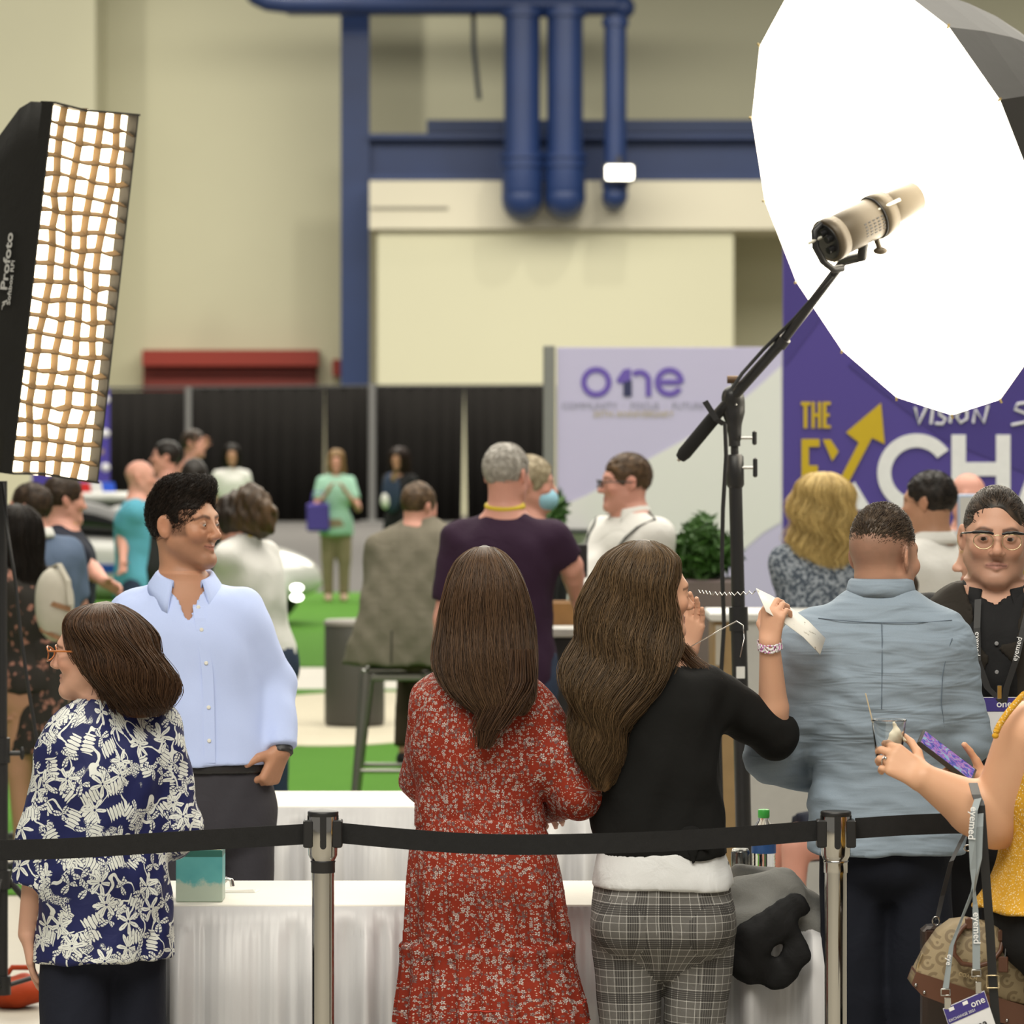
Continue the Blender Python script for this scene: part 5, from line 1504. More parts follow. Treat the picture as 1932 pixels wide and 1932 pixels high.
# --- man in the pale blue shirt, facing us, looking to the right
def man_blue():
    p = Person(395, 12.1, 1.765, 0.18, 'smiling dark-haired man in a pale blue button shirt, head turned towards the umbrella', 'm', .95, head=(1.05, -0.02, 0.0), head_px=(348, 992), skin=(0.43, 0.222, 0.130), jaw=1.0, hs=0.97)
    p.arm(1, p.L(517, 1288, .05), p.L(530, 1415, -.04), hand=dict(d=(-.35, -.15, -.9), palm=(-.9, .3, 0), thumb=(-.5, -.85, .2), curl=(1.0, 1.3, .8), spread=.03, tcurl=.8), sho=p.L(450, 1158, .01))
    p.arm(-1, p.L(228, 1290, .08), p.L(232, 1430, -.02), hand=dict(d=(0, 0, -1), palm=(.9, .3, 0), thumb=(.3, -.9, 0), curl=(.5, .5, .3)), sho=p.L(252, 1162, .03))
    def cutcol(q):
        return 0
    p.build_body(0.011, 0.0024, 0.004, stubble=.42, haircol=(.012, .008, .006), lips=(.33, .13, .10), smile=1.0, brow=(.012, .008, .006), eye_open=.0029,
                 buzz=lambda q: np.clip((q[:, 1] + .052 + .3 * np.clip(q[:, 2], -1, 0) * -1 - .25 * np.clip(q[:, 2], 0, 1)) / .012, 0, 1) * np.clip((.004 - q[:, 1]) / .01, 0, 1) * (np.abs(q[:, 0]) > .045) * np.clip((.07 - q[:, 2]) / .01, 0, 1) * np.clip((q[:, 2] + .036) / .012, 0, 1))
    p.eyes((.25, -.85, -.25), (.03, .015, .008))
    m = chambray('pale_blue_poplin', (0.42, 0.52, 0.84), (0.56, 0.65, 0.94), (1.2, 1.2, 1.0), .22, 6.0)
    sh = p.top('shirt', m, 0.007, 0.016, hem=.575, sl_inf=.016, neck=.056, fold=(.0040, 42), stretch=(1, 1, .6), seed=11, vneck=.062, tweak=[(.61, .012, .012), (.57, .004, .004)])
    col = p.collar(plain('pale_blue_collar', (0.47, 0.57, 0.88), .8, scale=300, var=.05), r=.068, h=.056, stand=.034, gap=.50, point=.045, flare=.036, parent=sh, tilt=.030, up=.030)
    # placket and buttons down the front
    pl = MB(); path = []
    for y in np.linspace(1122, 1432, 16):
        x = np.interp(y, [1122, 1200, 1260, 1330, 1432], [375, 389, 397, 400, 402]); q = p.L(x, y)
        lo, hi = -.30, .05
        for _ in range(18):
            mid = (lo + hi) / 2; v = p.topS._eval_pts(np.array([[q[0], mid, q[2]]]))[0]
            lo, hi = (mid, hi) if v > 0 else (lo, mid)
        path.append((q[0], lo - .001, q[2]))
    pl.ribbon(path, (.030, .004, 0), .003); pl.build('placket', m, sh)
    bm = plain('pearl_button', (.75, .74, .68), .3)
    for i, y in enumerate((1135, 1192, 1256, 1322, 1386)):
        k = np.interp(y, [P_[2] * 0 + yy for P_, yy in zip(path, np.linspace(1122, 1432, 16))], range(16)); k = int(round(k)); q = np.array(path[k])
        b = MB().lathe([(0, -.001), (.0052, -.001), (.0056, .0006), (.004, .0012), (0, .0008)], 12); o = b.build('button', bm, sh); o.location = tuple(q - A3(0, .003, 0)); o.rotation_euler = (PI / 2, 0, 0)
    # cuff
    sh_, el, wr, _ = p.arms[1]; d = unit(wr - el); 
    S = Solid().add(Cone(wr - d * .065, wr - d * .004, .041, .039, True, True), .0); solid_obj('cuff', S, .005, m, sh)
    W = Solid().add(Cone(wr - d * .006, wr + d * .014, .033, .033, True, True), 0); solid_obj('wristband', W, .004, plain('black_band', (.02, .02, .022), .5), p.e)
    p.legs('trousers', cloth('charcoal_trousers', (.040, .038, .046), .8, .2, 10), waist=.572, inf=.012, fold=(.003, 34))
    sb = np.array(p.stations(.019)); B = Solid().add(Loft([(z, *p.ctr(z), float(hermite(np.array(z), sb[:, 0], sb[:, 3])), float(hermite(np.array(z), sb[:, 0], sb[:, 4]))) for z in (.562 * p.H, .579 * p.H)], p.yaw, 2.35), 0); solid_obj('belt', B, .006, plain('black_leather', (.012, .011, .011), .4), p.e)
    p.shoes(plain('black_leather', (.012, .011, .011), .4))
    def top(S):
        hp = p.head_pt
        S.add(Ell(hp(0, -.014, .104), A3(.060, .078, .030) * p.hs, p.headR), .03).add(Ell(hp(.0, -.060, .116), A3(.044, .026, .020) * p.hs, p.headR), .02)
    p.hair_cap('hair', [(.006, .004, .003), (.030, .019, .013)], off=.005, top=.014, vox=.005, strands=5200, length=.030, seed=4, noise=(.0016, 70), lift=.34, r=.0008, hl=.126, sweep=(.1, -.8, .7), extra=top, front=-.072, low=-.052, side=.004)
man_blue()

# --- woman in the navy and white jungle print top, seen from behind, face in profile
def woman_print():
    p = Person(197, 10.72, 1.49, -2.55, 'short-haired woman in a navy and white jungle print top and amber glasses, in profile', 'f', 1.08, head=(-1.80, 0.03, 0), head_px=(178, 1232), hs=1.115, skin=(0.60, 0.35, 0.25))
    p.arm(1, p.L(82, 1585, -.03), p.L(52, 1762, -.02), hand=dict(d=(.10, .05, -1), palm=(.9, .3, 0), thumb=(-.1, 1, 0), curl=(.15, .2, .15), spread=.03, sc=1.1), sho=p.L(140, 1395, -.02))
    p.arm(-1, p.L(330, 1560, .06), p.L(300, 1600, .22), hand=dict(d=(-1, .3, 0), palm=(0, -1, 0), thumb=(0, 0, 1)))
    p.build_body(0.011, 0.0025, 0.004, haircol=(.05, .025, .012), armr=1.15, lips=(.50, .21, .18), blush=.16)
    p.eyes((0, -1, 0), (.10, .06, .03))
    p.arms[1] = (p.arms[1][0], p.arms[1][1], p.arms[1][2], None)
    m = jungle_print()
    p.top('blouse', m, 0.007, 0.014, hem=.437, sleeve=.74, sl_inf=.022, armr=1.15, neck=.055, fold=(.0034, 36), stretch=(1, 1, .7), seed=21, uv=True, tweak=[(.61, .018, .012), (.50, -.008, .0)], flare=.004)
    p.legs('trousers', cloth('navy_crepe', (.010, .012, .022), .85, .2, 12), waist=.455, inf=.004, taper=1.5, fold=(.003, 34), kinf=.035)
    p.shoes(plain('black_leather', (.012, .011, .011), .4))
    rows = [(1352, 232, 300, .07, .02), (1340, 205, 320, .105, .02), (1322, 184, 326, .125, .015), (1290, 172, 322, .132, .01), (1250, 155, 308, .130, 0), (1205, 128, 290, .125, 0), (1172, 124, 266, .112, 0), (1153, 140, 246, .090, 0), (1142, 162, 226, .058, 0), (1136, 184, 208, .022, 0)]
    hp = p.head_pt
    face = [Ell(hp(0, -.108, -.048), A3(.15, .070, .124) * p.hs, p.headR)]
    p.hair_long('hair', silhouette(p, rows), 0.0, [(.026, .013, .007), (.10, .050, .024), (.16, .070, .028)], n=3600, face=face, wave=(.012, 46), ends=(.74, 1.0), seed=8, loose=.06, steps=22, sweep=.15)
    # amber glasses
    am = NT('amber_acetate'); am = am.done(am.mix(am.noise(am.coord('Object'), 90, 3), (.28, .06, .012), (.55, .19, .045)), .2, 0, .6)
    m = MB()
    for sd in (-1, 1):
        pts = [hp(sd * (.034 + .024 * math.cos(a)), -.116 + .010 * abs(math.cos(a)) ** 2, .002 + .019 * math.sin(a)) for a in np.linspace(0, 2 * PI, 25)]
        m.tube(pts, .0022, 6, False)
        m.tube([hp(sd * .060, -.106, .010), hp(sd * .076, -.085, .010), hp(sd * .083, -.02, .008), hp(sd * .083, .012, .002), hp(sd * .081, .03, -.018)], .0026, 6)
    m.tube([hp(-.010, -.117, .008), hp(0, -.121, .011), hp(.010, -.117, .008)], .002, 6)
    m.build('glasses', am, p.e)
woman_print()

# --- woman in the red floral dress, seen from behind, arms crossed
def woman_red():
    p = Person(912, 10.80, 1.625, PI - .22, 'long-haired woman in a red floral dress with folded arms, back to us', 'f', .98, head=(PI - .1, .0, 0), head_px=(916, 1128), skin=(0.62, 0.38, 0.28))
    sR = p.L(990, 1322, 0.0); p.arm(-1, p.L(1092, 1500, -.05), p.L(1010, 1535, .20), hand=dict(d=(-1, .2, .1), palm=(0, 1, 0), thumb=(0, 0, 1)), sho=sR)
    p.arm(1, p.L(800, 1470, .12), p.L(985, 1500, .21), hand=dict(d=(.8, -.35, -.45), palm=(-.3, .8, 0), thumb=(.2, .5, .8), curl=(.5, .7, .4), spread=.04), sho=p.L(832, 1315, .03))
    p.build_body(0.011, None, 0.0045, face=True, binf=-.03)
    m = red_floral()
    # dress: bodice, gathered waist, skirt and ruffled tier
    def stn(y, xl, xr, b, dy=.0): c = p.L((xl + xr) / 2, y); return (c[2], c[0], dy, (xr - xl) / 2 * p.D / FPX, b)
    bod = [stn(1560, 782, 1030, .125), stn(1520, 784, 1022, .12), stn(1490, 785, 1020, .12), stn(1455, 776, 1025, .128), stn(1400, 772, 1022, .13), stn(1330, 778, 1012, .115), stn(1290, 800, 985, .095), stn(1262, 842, 950, .07), stn(1245, 870, 920, .05)]
    S = Solid().add(Loft(bod, -.12, 2.3, mod=lambda t, z: 1 + .012 * np.sin(60 * z * 8) * np.exp(-((z - 1.03) / .06) ** 2)), .02)
    sh, el, wr, _ = p.arms[-1]
    mid = sh + (el - sh) * .6 + A3(.010, 0, 0)
    S.add(Cone(sh, mid, .060, .066), .05).add(Cone(mid, el, .066, .052), .03).add(Cone(el, el + (wr - el) * .72, .055, .036, flat_b=True), .03)
    sh, el, wr, _ = p.arms[1]
    S.add(Cone(sh, el, .056, .055), .05).add(Cone(el, el + (wr - el) * .75, .055, .034, flat_b=True), .03)
    S.sub(Cone(A3(p.neck[0], p.neck[1], p.neck[2] - .002), p.hc, .052, .058), .004)
    S.noise = folds(31, .0034, 48, (1, 1, .7), 9)
    bo = solid_obj('dress', S, .0065, m, p.e, uv=True)
    up = [stn(1800, 764, 1078, .170), stn(1720, 766, 1066, .160), stn(1640, 767, 1055, .15), stn(1600, 771, 1046, .142), stn(1560, 783, 1030, .128), stn(1540, 786, 1024, .122)]
    pl = lambda n, a, ph, zc: (lambda t, z: 1 + a * np.clip((zc - z) / .25, 0, 1) * (np.sin(n * t + ph + 1.4 * np.sin(3 * t)) + .5 * np.sin(2.3 * n * t)))
    S2 = Solid().add(Loft(up, -.10, 2.2, mod=pl(15, .038, .4, p.L(0, 1550)[2])), 0); S2.noise = folds(33, .002, 22, (1, 1, .3))
    solid_obj('skirt', S2, .007, m, bo, uv=True)
    lo = [stn(1928, 750, 1106, .20), stn(1900, 752, 1102, .197), stn(1850, 757, 1090, .188), stn(1800, 760, 1082, .176), stn(1782, 758, 1084, .178), stn(1772, 768, 1072, .168)]
    S3 = Solid().add(Loft(lo, -.10, 2.2, mod=lambda t, z: 1 + (.024 + .020 * np.clip((.71 - z) / .2, 0, 1)) * (np.sin(21 * t + 1.1 * np.sin(4 * t)) + .4 * np.sin(43 * t))), 0); S3.noise = folds(34, .0015, 22, (1, 1, .3))
    solid_obj('ruffle', S3, .006, m, bo, uv=True)
    hm = plain('red_hem_tape', (.42, .028, .010), .7)
    for zz, k in ((p.L(0, 1926)[2], 1.004), (p.L(0, 1888)[2], 1.004)):
        t = np.linspace(-PI, PI, 180); L3 = S3.ops[0][1]; pts = L3.surf(t, np.full_like(t, zz), k * L3.mod(t, np.full_like(t, zz))); MB().tube(list(pts), .0022, 5, False).build('hem_band', hm, bo)
    # small frill along the waist seam
    rows = [(1345, 900, 985, .03, -.135), (1318, 868, 1002, .055, -.120), (1285, 840, 1008, .080, -.09), (1240, 826, 1008, .105, -.055), (1180, 830, 1002, .114, -.02), (1120, 842, 990, .116, -.006), (1075, 856, 974, .102, 0), (1052, 870, 958, .082, 0), (1040, 884, 944, .058, 0), (1033, 898, 930, .034, 0), (1029, 908, 920, .012, 0)]
    hp = p.head_pt
    face = [Ell(hp(0, -.13, -.03), A3(.075, .07, .12) * p.hs, p.headR)]
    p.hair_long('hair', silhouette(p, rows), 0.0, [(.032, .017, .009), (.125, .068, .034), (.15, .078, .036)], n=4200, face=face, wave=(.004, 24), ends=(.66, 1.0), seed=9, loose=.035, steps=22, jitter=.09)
    # a lock falling down the right of the back
    lock = []
    for i in range(900):
        o = rng.normal(size=3) * A3(.016, .006, .0); 
        pts = [p.L(x, y, dy) + o * w + A3(rng.normal() * .002, 0, 0) for x, y, dy, w in ((972, 1225, -.135, .9), (968, 1290, -.150, 1.2), (945, 1335, -.160, 1.1), (922, 1375, -.168, .9), (914, 1400 + rng.uniform(-25, 14), -.170, .55))]
        t = np.linspace(0, 4, 14); lock.append(np.stack([np.interp(t, range(5), [q[k] for q in pts]) for k in range(3)], 1))
    c = np.array(BROWN[0]) + (np.array(BROWN[1]) - np.array(BROWN[0])) * rng.uniform(0, 1, (900, 1))
    strand_mesh('hair_lock', lock, .0013, .0006, c, HAIR, p.e)
    p.shoes(plain('tan_leather', (.25, .13, .06), .5))
woman_red()

# --- woman in the black jacket, raising a paper in her right hand
def woman_black():
    p = Person(1252, 10.80, 1.64, PI - .35, 'long-haired woman in a black jacket and grey checked trousers lifting a paper sheet', 'f', 1.03, head=(1.92, .03, 0), head_px=(1230, 1122), skin=(0.66, 0.38, 0.25))
    p.arm(-1, p.L(1462, 1388, .10), p.L(1452, 1212, .02), hand=dict(d=(.12, -.1, 1), palm=(.5, .85, 0), thumb=(-.7, .6, .1), curl=(.75, 1.1, .7), spread=.04, tcurl=.9, side_in=.9), sho=p.L(1335, 1305, .02))
    p.arm(1, p.L(1215, 1345, .27), p.L(1298, 1228, .30), hand=dict(d=(.20, .0, 1), palm=(-.7, -.7, 0), thumb=(-.75, .6, .1), curl=(.18, .25, .2), spread=.05), sho=p.L(1140, 1310, .05))
    p.build_body(0.011, 0.0028, 0.0042, haircol=(.06, .035, .02), lips=(.55, .24, .2), armr=1.05, binf=-.035, legs=False)
    p.eyes((0, -1, 0), (.10, .07, .03))
    blk = cloth('black_jersey', (.0062, .0062, .0060), .95, .25, 9, weave=.15)
    def st(y, xl, xr, b, dy=.0): c = p.L((xl + xr) / 2, y); return (c[2], c[0], dy, (xr - xl) / 2 * p.D / FPX, b)
    S = Solid().add(Loft([st(1612, 1128, 1372, .13), st(1560, 1120, 1368, .13), st(1500, 1113, 1362, .128), st(1440, 1110, 1358, .126), st(1380, 1108, 1352, .125), st(1320, 1110, 1348, .115), st(1280, 1125, 1325, .10), st(1250, 1160, 1275, .075), st(1232, 1190, 1245, .05)], -.15, 2.4), .02)
    for sd in (-1, 1):
        sh, el, wr, _ = p.arms[sd]
        S.add(Cone(sh, el, .066, .058), .05).add(Cone(el, el + (wr - el) * (.17 if sd == -1 else .5), .056, .046, flat_b=True), .02)
    S.sub(Cone(A3(p.neck[0], p.neck[1], p.neck[2] + .02), p.hc, .045, .05), .004)
    S.keep(Half(p.L(1250, 1612), (0, 0, 1)), .004)
    S.noise = folds(41, .0040, 38, (1, 1, .8))
    j = solid_obj('jacket', S, .007, blk, p.e)
    # knotted ends of the jacket
    K = Solid().add(Ell(p.L(1300, 1568, -.125), (.028, .016, .014)), .01).add(Cone(p.L(1306, 1585, -.130), p.L(1308, 1626, -.132), .022, .006, squash=((0, 1, 0), .4)), .012).add(Cone(p.L(1326, 1590, -.126), p.L(1340, 1606, -.125), .018, .006, squash=((0, 1, 0), .4)), .012)
    solid_obj('knot', K, .005, blk, j)
    W = Solid().add(Loft([st(1672, 1116, 1386, .142), st(1640, 1120, 1378, .137), st(1600, 1128, 1366, .128)], -.15, 2.3), 0); W.noise = folds(43, .003, 40)
    solid_obj('blouse', W, .007, cloth('white_blouse', (.66, .67, .68), .8, .3, 12), p.e)
    m = plaid()
    T = Solid().add(Loft([st(1845, 1195, 1300, .06), st(1800, 1138, 1366, .105), st(1765, 1118, 1388, .135), st(1720, 1114, 1388, .142), st(1680, 1120, 1382, .135), st(1625, 1130, 1372, .12)], -.15, 2.2), .02)
    for (x0, x1, x2) in ((1186, 1189, 1196), (1318, 1309, 1300)):
        h0, k0, a0 = p.L(x0, 1790, .0), p.L(x1, 1960, .0), p.L(x2, 2240, .02)
        T.add(Cone(h0, k0, .088, .072), .012).add(Cone(k0, A3(a0[0], a0[1], .10), .072, .055, flat_b=True), .01)
        T.add(Ell(p.L(x0, 1745, -.075), (.079, .070, .072)), .035)
    T.sub(Cone(p.L(1252, 1700, -.165), p.L(1252, 1835, -.15), .006, .012), .02)
    T.noise = folds(44, .0020, 44, (.7, .7, 1.4))
    p.legS = T; solid_obj('trousers', T, .0065, m, p.e, uv=True)
    p.shoes(plain('black_leather', (.012, .011, .011), .4))
    rows = [(1485, 1118, 1150, .03, -.10), (1440, 1098, 1160, .05, -.10), (1370, 1082, 1190, .075, -.095), (1300, 1072, 1235, .095, -.075), (1240, 1076, 1278, .105, -.045), (1180, 1092, 1274, .112, -.015), (1120, 1106, 1276, .114, -.004), (1075, 1124, 1278, .105, 0), (1047, 1144, 1272, .086, 0), (1031, 1168, 1254, .060, 0), (1022, 1190, 1236, .034, 0), (1017, 1205, 1224, .012, 0)]
    hp = p.head_pt
    face = [Ell(hp(.0, -.112, -.045), A3(.11, .072, .118) * p.hs, p.headR)]
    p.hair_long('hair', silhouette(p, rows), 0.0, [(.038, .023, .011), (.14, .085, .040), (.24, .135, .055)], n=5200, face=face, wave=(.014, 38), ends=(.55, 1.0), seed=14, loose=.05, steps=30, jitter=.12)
    # wisps over the right shoulder
    wis = []
    for i in range(160):
        o = rng.normal(size=3) * A3(.008, .006, .006)
        pts = [p.L(x, y, dy) + o * w for x, y, dy, w in ((1278, 1215, .02, 1.0), (1300, 1245, .02, 1.2), (1325, 1265, .0, 1.4), (1345, 1295 + rng.uniform(-12, 10), -.02, 1.2))]
        t = np.linspace(0, 3, 10); wis.append(np.stack([np.interp(t, range(4), [q[k] for q in pts]) for k in range(3)], 1))
    strand_mesh('hair_lock', wis, .0010, .0004, np.array(BROWN[1]) + rng.uniform(0, .06, (160, 1)) * A3(1, .6, .3), HAIR, p.e)
    # printed paper wristband
    sh, el, wr, _ = p.arms[-1]; d = unit(wr - el)
    g = NT('printed_wristband'); wm = g.done(g.mix(g.math('GREATER_THAN', g.noise(g.coord('Object'), 140, 1), .56), (.8, .78, .8), (.55, .2, .45)), .5)
    S = Solid().add(Cone(wr - d * .018, wr + d * .006, .032, .031, True, True), 0); S.sub(Cone(wr - d * .03, wr + d * .02, .0295, .0285), 0); solid_obj('wristband', S, .003, wm, p.e)
    return p
WB = woman_black()

# --- man in the grey blue chambray shirt, seen from behind
def man_chambray():
    p = Person(1672, 11.02, 1.79, PI - .06, 'crop-haired man in a creased grey-blue chambray shirt, back to us', 'm', 1.0, head=(2.45, .02, 0), head_px=(1668, 1052), hs=.955, skin=(0.55, 0.31, 0.21))
    p.arm(1, p.L(1452, 1428, -.02), p.L(1545, 1462, .20), hand=dict(d=(.8, .6, 0), palm=(0, 0, 1), thumb=(-.5, .8, 0)), sho=p.L(1530, 1215, 0))
    p.arm(-1, p.L(1822, 1395, -.02), p.L(1790, 1440, .24), hand=dict(d=(-.6, .8, 0), palm=(0, 0, 1), thumb=(-.5, .3, .3)), sho=p.L(1778, 1215, 0))
    fade = lambda q: np.clip((q[:, 1] + .030 + .2 * np.clip(.02 - q[:, 2], -1, 1)) / .02, 0, 1) * np.clip((q[:, 2] + .058) / .07, 0, 1) ** .8 * (np.abs(q[:, 0]) < .088)
    p.build_body(0.011, 0.0028, None, haircol=(.05, .034, .024), buzz=fade, stubble=.15, binf=-.035, legs=False)
    p.eyes((0, -1, 0))
    m = chambray('grey_blue_chambray', (0.18, 0.235, 0.30), (0.31, 0.375, 0.445), (1.0, 1.0, 2.6), .40, 5.0, 1.5)
    sh = p.top('shirt', m, 0.007, 0.020, hem=.490, sl_inf=.020, neck=.060, fold=(.0034, 44), stretch=(.5, .5, 1.35), seed=52, tweak=[(.69, .010, .012), (.55, .0, .004)], flare=.006)
    p.collar(m, r=.069, h=.042, stand=.034, gap=.5, flare=.018, parent=sh, up=.026)
    # yoke and armhole seams
    sm = plain('dark_seam', (.10, .135, .18), .8)
    def on_back(x, y, S, o=.0032):
        q = p.L(x, y); lo, hi = -.35, .05
        for _ in range(18):
            mid = (lo + hi) / 2
            if S._eval_pts(np.array([[q[0], mid, q[2]]]))[0] > 0: lo = mid
            else: hi = mid
        return A3(q[0], lo - o + .0015, q[2])
    for pts in ([(x, 1170 - .00030 * (x - 1655) ** 2 + (x - 1655) * .02) for x in np.linspace(1540, 1790, 26)], [(1788, 1200), (1776, 1230), (1768, 1270), (1766, 1320), (1772, 1365)], [(1655, 1170), (1655, 1200), (1654, 1260), (1653, 1330)]):
        MB().tube([on_back(x, y, p.topS) for x, y in pts], .0011, 5).build('seam', sm, sh)
    p.legs('trousers', cloth('navy_trousers', (.008, .010, .018), .85, .25, 9), waist=.503, inf=.0, kinf=.026, gap=.84, taper=1.35, fold=(.0035, 34), tweak=[(.50, -.014, .004), (.455, -.022, 0)])
    p.shoes(plain('black_leather', (.012, .011, .011), .4))
    p.hair_cap('hair', [(.026, .016, .010), (.10, .066, .040)], off=-.003, top=.004, rise=.014, vox=.005, strands=3600, length=.016, seed=6, noise=(.0015, 130), lift=.30, sweep=(.2, -.7, .3), low=-.01, front=-.07)
man_chambray()

# --- man in black with browline glasses, facing us
def man_glasses():
    p = Person(1885, 11.55, 1.775, -.10, 'man in black shirt with browline glasses and lanyard, facing us', 'm', 1.12, head=(-.06, .02, .03), head_px=(1878, 1015), hs=1.06, skin=(0.56, 0.32, 0.22), jaw=1.10)
    p.arm(-1, hand=dict(d=(0, 0, -1), palm=(1, 0, 0), thumb=(0, -1, 0))).arm(1, hand=dict(d=(0, 0, -1), palm=(-1, 0, 0), thumb=(0, -1, 0)))
    p.build_body(0.011, 0.0023, None, stubble=.34, haircol=(.03, .022, .018), lips=(.46, .22, .19))
    p.eyes((-.12, -1, -.12), (.05, .03, .018))
    blk = cloth('black_shirting', (.010, .010, .011), .8, .3, 10, weave=.2)
    sh = p.top('shirt', blk, .008, .016, hem=.52, sl_inf=.016, neck=.062, fold=(.003, 45), seed=61, vneck=.07)
    ves = cloth('black_brown_vest', (.022, .018, .014), .85, .3, 12)
    V = Solid().add(Loft([(q[0], q[1], q[2], q[3] + .028, q[4] + .020) for q in p.stations() if q[0] > .5 * p.H], p.yaw, 2.35), .02)
    for sd in (-1, 1): V.add(Ell(p.shoulder(sd) - p.lat * sd * .01, (.07, .06, .055)), .04)
    V.sub(Cone(A3(p.neck[0], p.neck[1], 1.05) + p.fwd * .16, A3(p.neck[0], p.neck[1], p.neck[2] + .05) + p.fwd * .05, .05, .085), .01)
    V.noise = folds(63, .003, 40); solid_obj('vest', V, .009, ves, p.e)
    p.collar(blk, r=.072, h=.050, stand=.030, gap=.42, point=.03, flare=.032, parent=sh, tilt=.03, up=.026)
    bm = plain('pale_button', (.25, .25, .26), .3)
    for y in (1154, 1209, 1262):
        q = p.L(1869, y); lo, hi = -.35, .05
        for _ in range(18):
            mid = (lo + hi) / 2
            if p.topS._eval_pts(np.array([[q[0], mid, q[2]]]))[0] > 0: lo = mid
            else: hi = mid
        o = MB().lathe([(0, -.001), (.005, -.001), (.0055, .0006), (.004, .0012), (0, .0008)], 12).build('button', bm, sh); o.location = (q[0], lo - .002, q[2]); o.rotation_euler = (PI / 2, 0, 0)
    p.legs('trousers', cloth('black_trousers', (.010, .010, .012), .85, .2, 9), vox=.014, waist=.58, inf=.018)
    p.shoes(plain('black_leather', (.012, .011, .011), .4))
    p.hair_cap('hair', [(.012, .008, .005), (.075, .050, .034)], off=.003, top=.006, vox=.005, strands=2400, length=.06, seed=7, noise=(.002, 60), lift=.01, sweep=(.1, 1, .1), front=-.070, low=-.05, side=.002, hl=.128)
    hp = p.head_pt
    bl = plain('black_acetate', (.010, .009, .009), .2); gd = plain('pale_gold_wire', (.72, .58, .36), .25, 1.0)
    m = MB(); w = MB()
    for sd in (-1, 1):
        m.tube([hp(sd * .010, -.1135, .0145), hp(sd * .022, -.115, .0185), hp(sd * .040, -.113, .019), hp(sd * .060, -.103, .0165)], [.003, .0042, .0044, .0036], 8)
        m.tube([hp(sd * .060, -.103, .0165), hp(sd * .076, -.085, .014), hp(sd * .083, -.02, .010), hp(sd * .084, .016, .002)], .0028, 6)
        w.tube([hp(sd * (.034 + .0235 * math.cos(a)), -.1145 + .008 * max(0, math.cos(a)) ** 2, -.002 + .0205 * math.sin(a) * (1.0 if math.sin(a) < 0 else .8)) for a in np.linspace(0, 2 * PI, 29)], .0013, 6, False)
    w.tube([hp(-.010, -.1145, .010), hp(0, -.118, .0125), hp(.010, -.1145, .010)], .0015, 6)
    m.build('glasses_brow', bl, p.e); w.build('glasses_rim', gd, p.e)
    return p
MG = man_glasses()

# --- woman in the mustard blouse at the right edge
def woman_yellow():
    p = Person(2000, 10.15, 1.60, -1.35, 'woman in a mustard dotted blouse at the picture edge holding a cup and a phone', 'f', 1.30, head=(-1.45, .05, 0), head_px=(2030, 1215), hs=1.02, skin=(0.66, 0.38, 0.235))
    # near arm carries the cup
    p.arm(1, p.L(1878, 1548, -.02), p.L(1742, 1468, -.06), hand=dict(d=(-.80, .10, .50), palm=(.25, .75, .45), thumb=(.45, .30, .80), curl=[(.55, .75, .4), (.6, .8, .4), (.65, .85, .4), (.7, .9, .4)], spread=.03, tcurl=.55, tpos=.8, sc=1.12), sho=p.L(1945, 1385, -.08))
    p.arm(-1, p.L(1965, 1540, .30), p.L(1865, 1478, .22), hand=dict(d=(-.86, -.1, .1), palm=(.0, -.5, .8), thumb=(.1, .3, .9), curl=(.5, .6, .4), spread=.05))
    p.build_body(0.010, 0.004, 0.0035, armr=1.62, haircol=(.05, .03, .015))
    p.eyes((0, -1, 0))
    yl = yellow_dots()
    a_ = p.arms; p.arms = {}
    sh = p.top('blouse', yl, .008, .018, hem=.52, sleeve='none', neck=.09, fold=(.004, 40), seed=71, flare=.02)
    p.arms = a_
    fr = MB()
    for i in range(26):                                   # frilled armhole
        t0 = i / 25; q = p.L(1878 + 54 * t0, 1388 - 78 * t0 ** .7, -.17 + .03 * t0); fr.ball(q, (.008, .006, .007), 8, 6)
    fr.build('frill', yl, sh)
    p.legs('trousers', cloth('black_ponte', (.010, .010, .011), .85, .2, 9), vox=.012, waist=.525, inf=.010, kinf=.02)
    p.shoes(plain('black_leather', (.012, .011, .011), .4))
    rows = [(1420, 1990, 2060, .06, .05), (1340, 1965, 2120, .11, .03), (1250, 1965, 2130, .12, .02), (1170, 1970, 2118, .11, .01), (1135, 1995, 2090, .08, 0), (1118, 2025, 2060, .02, 0)]
    hp = p.head_pt
    p.hair_long('hair', silhouette(p, rows), 0, BROWN, n=300, face=[Ell(hp(0, -.11, -.03), A3(.12, .07, .12) * p.hs, p.headR)], seed=15)
    # fine ring
    sh_, el, wr, _ = p.arms[1]
    return p
WY = woman_yellow()
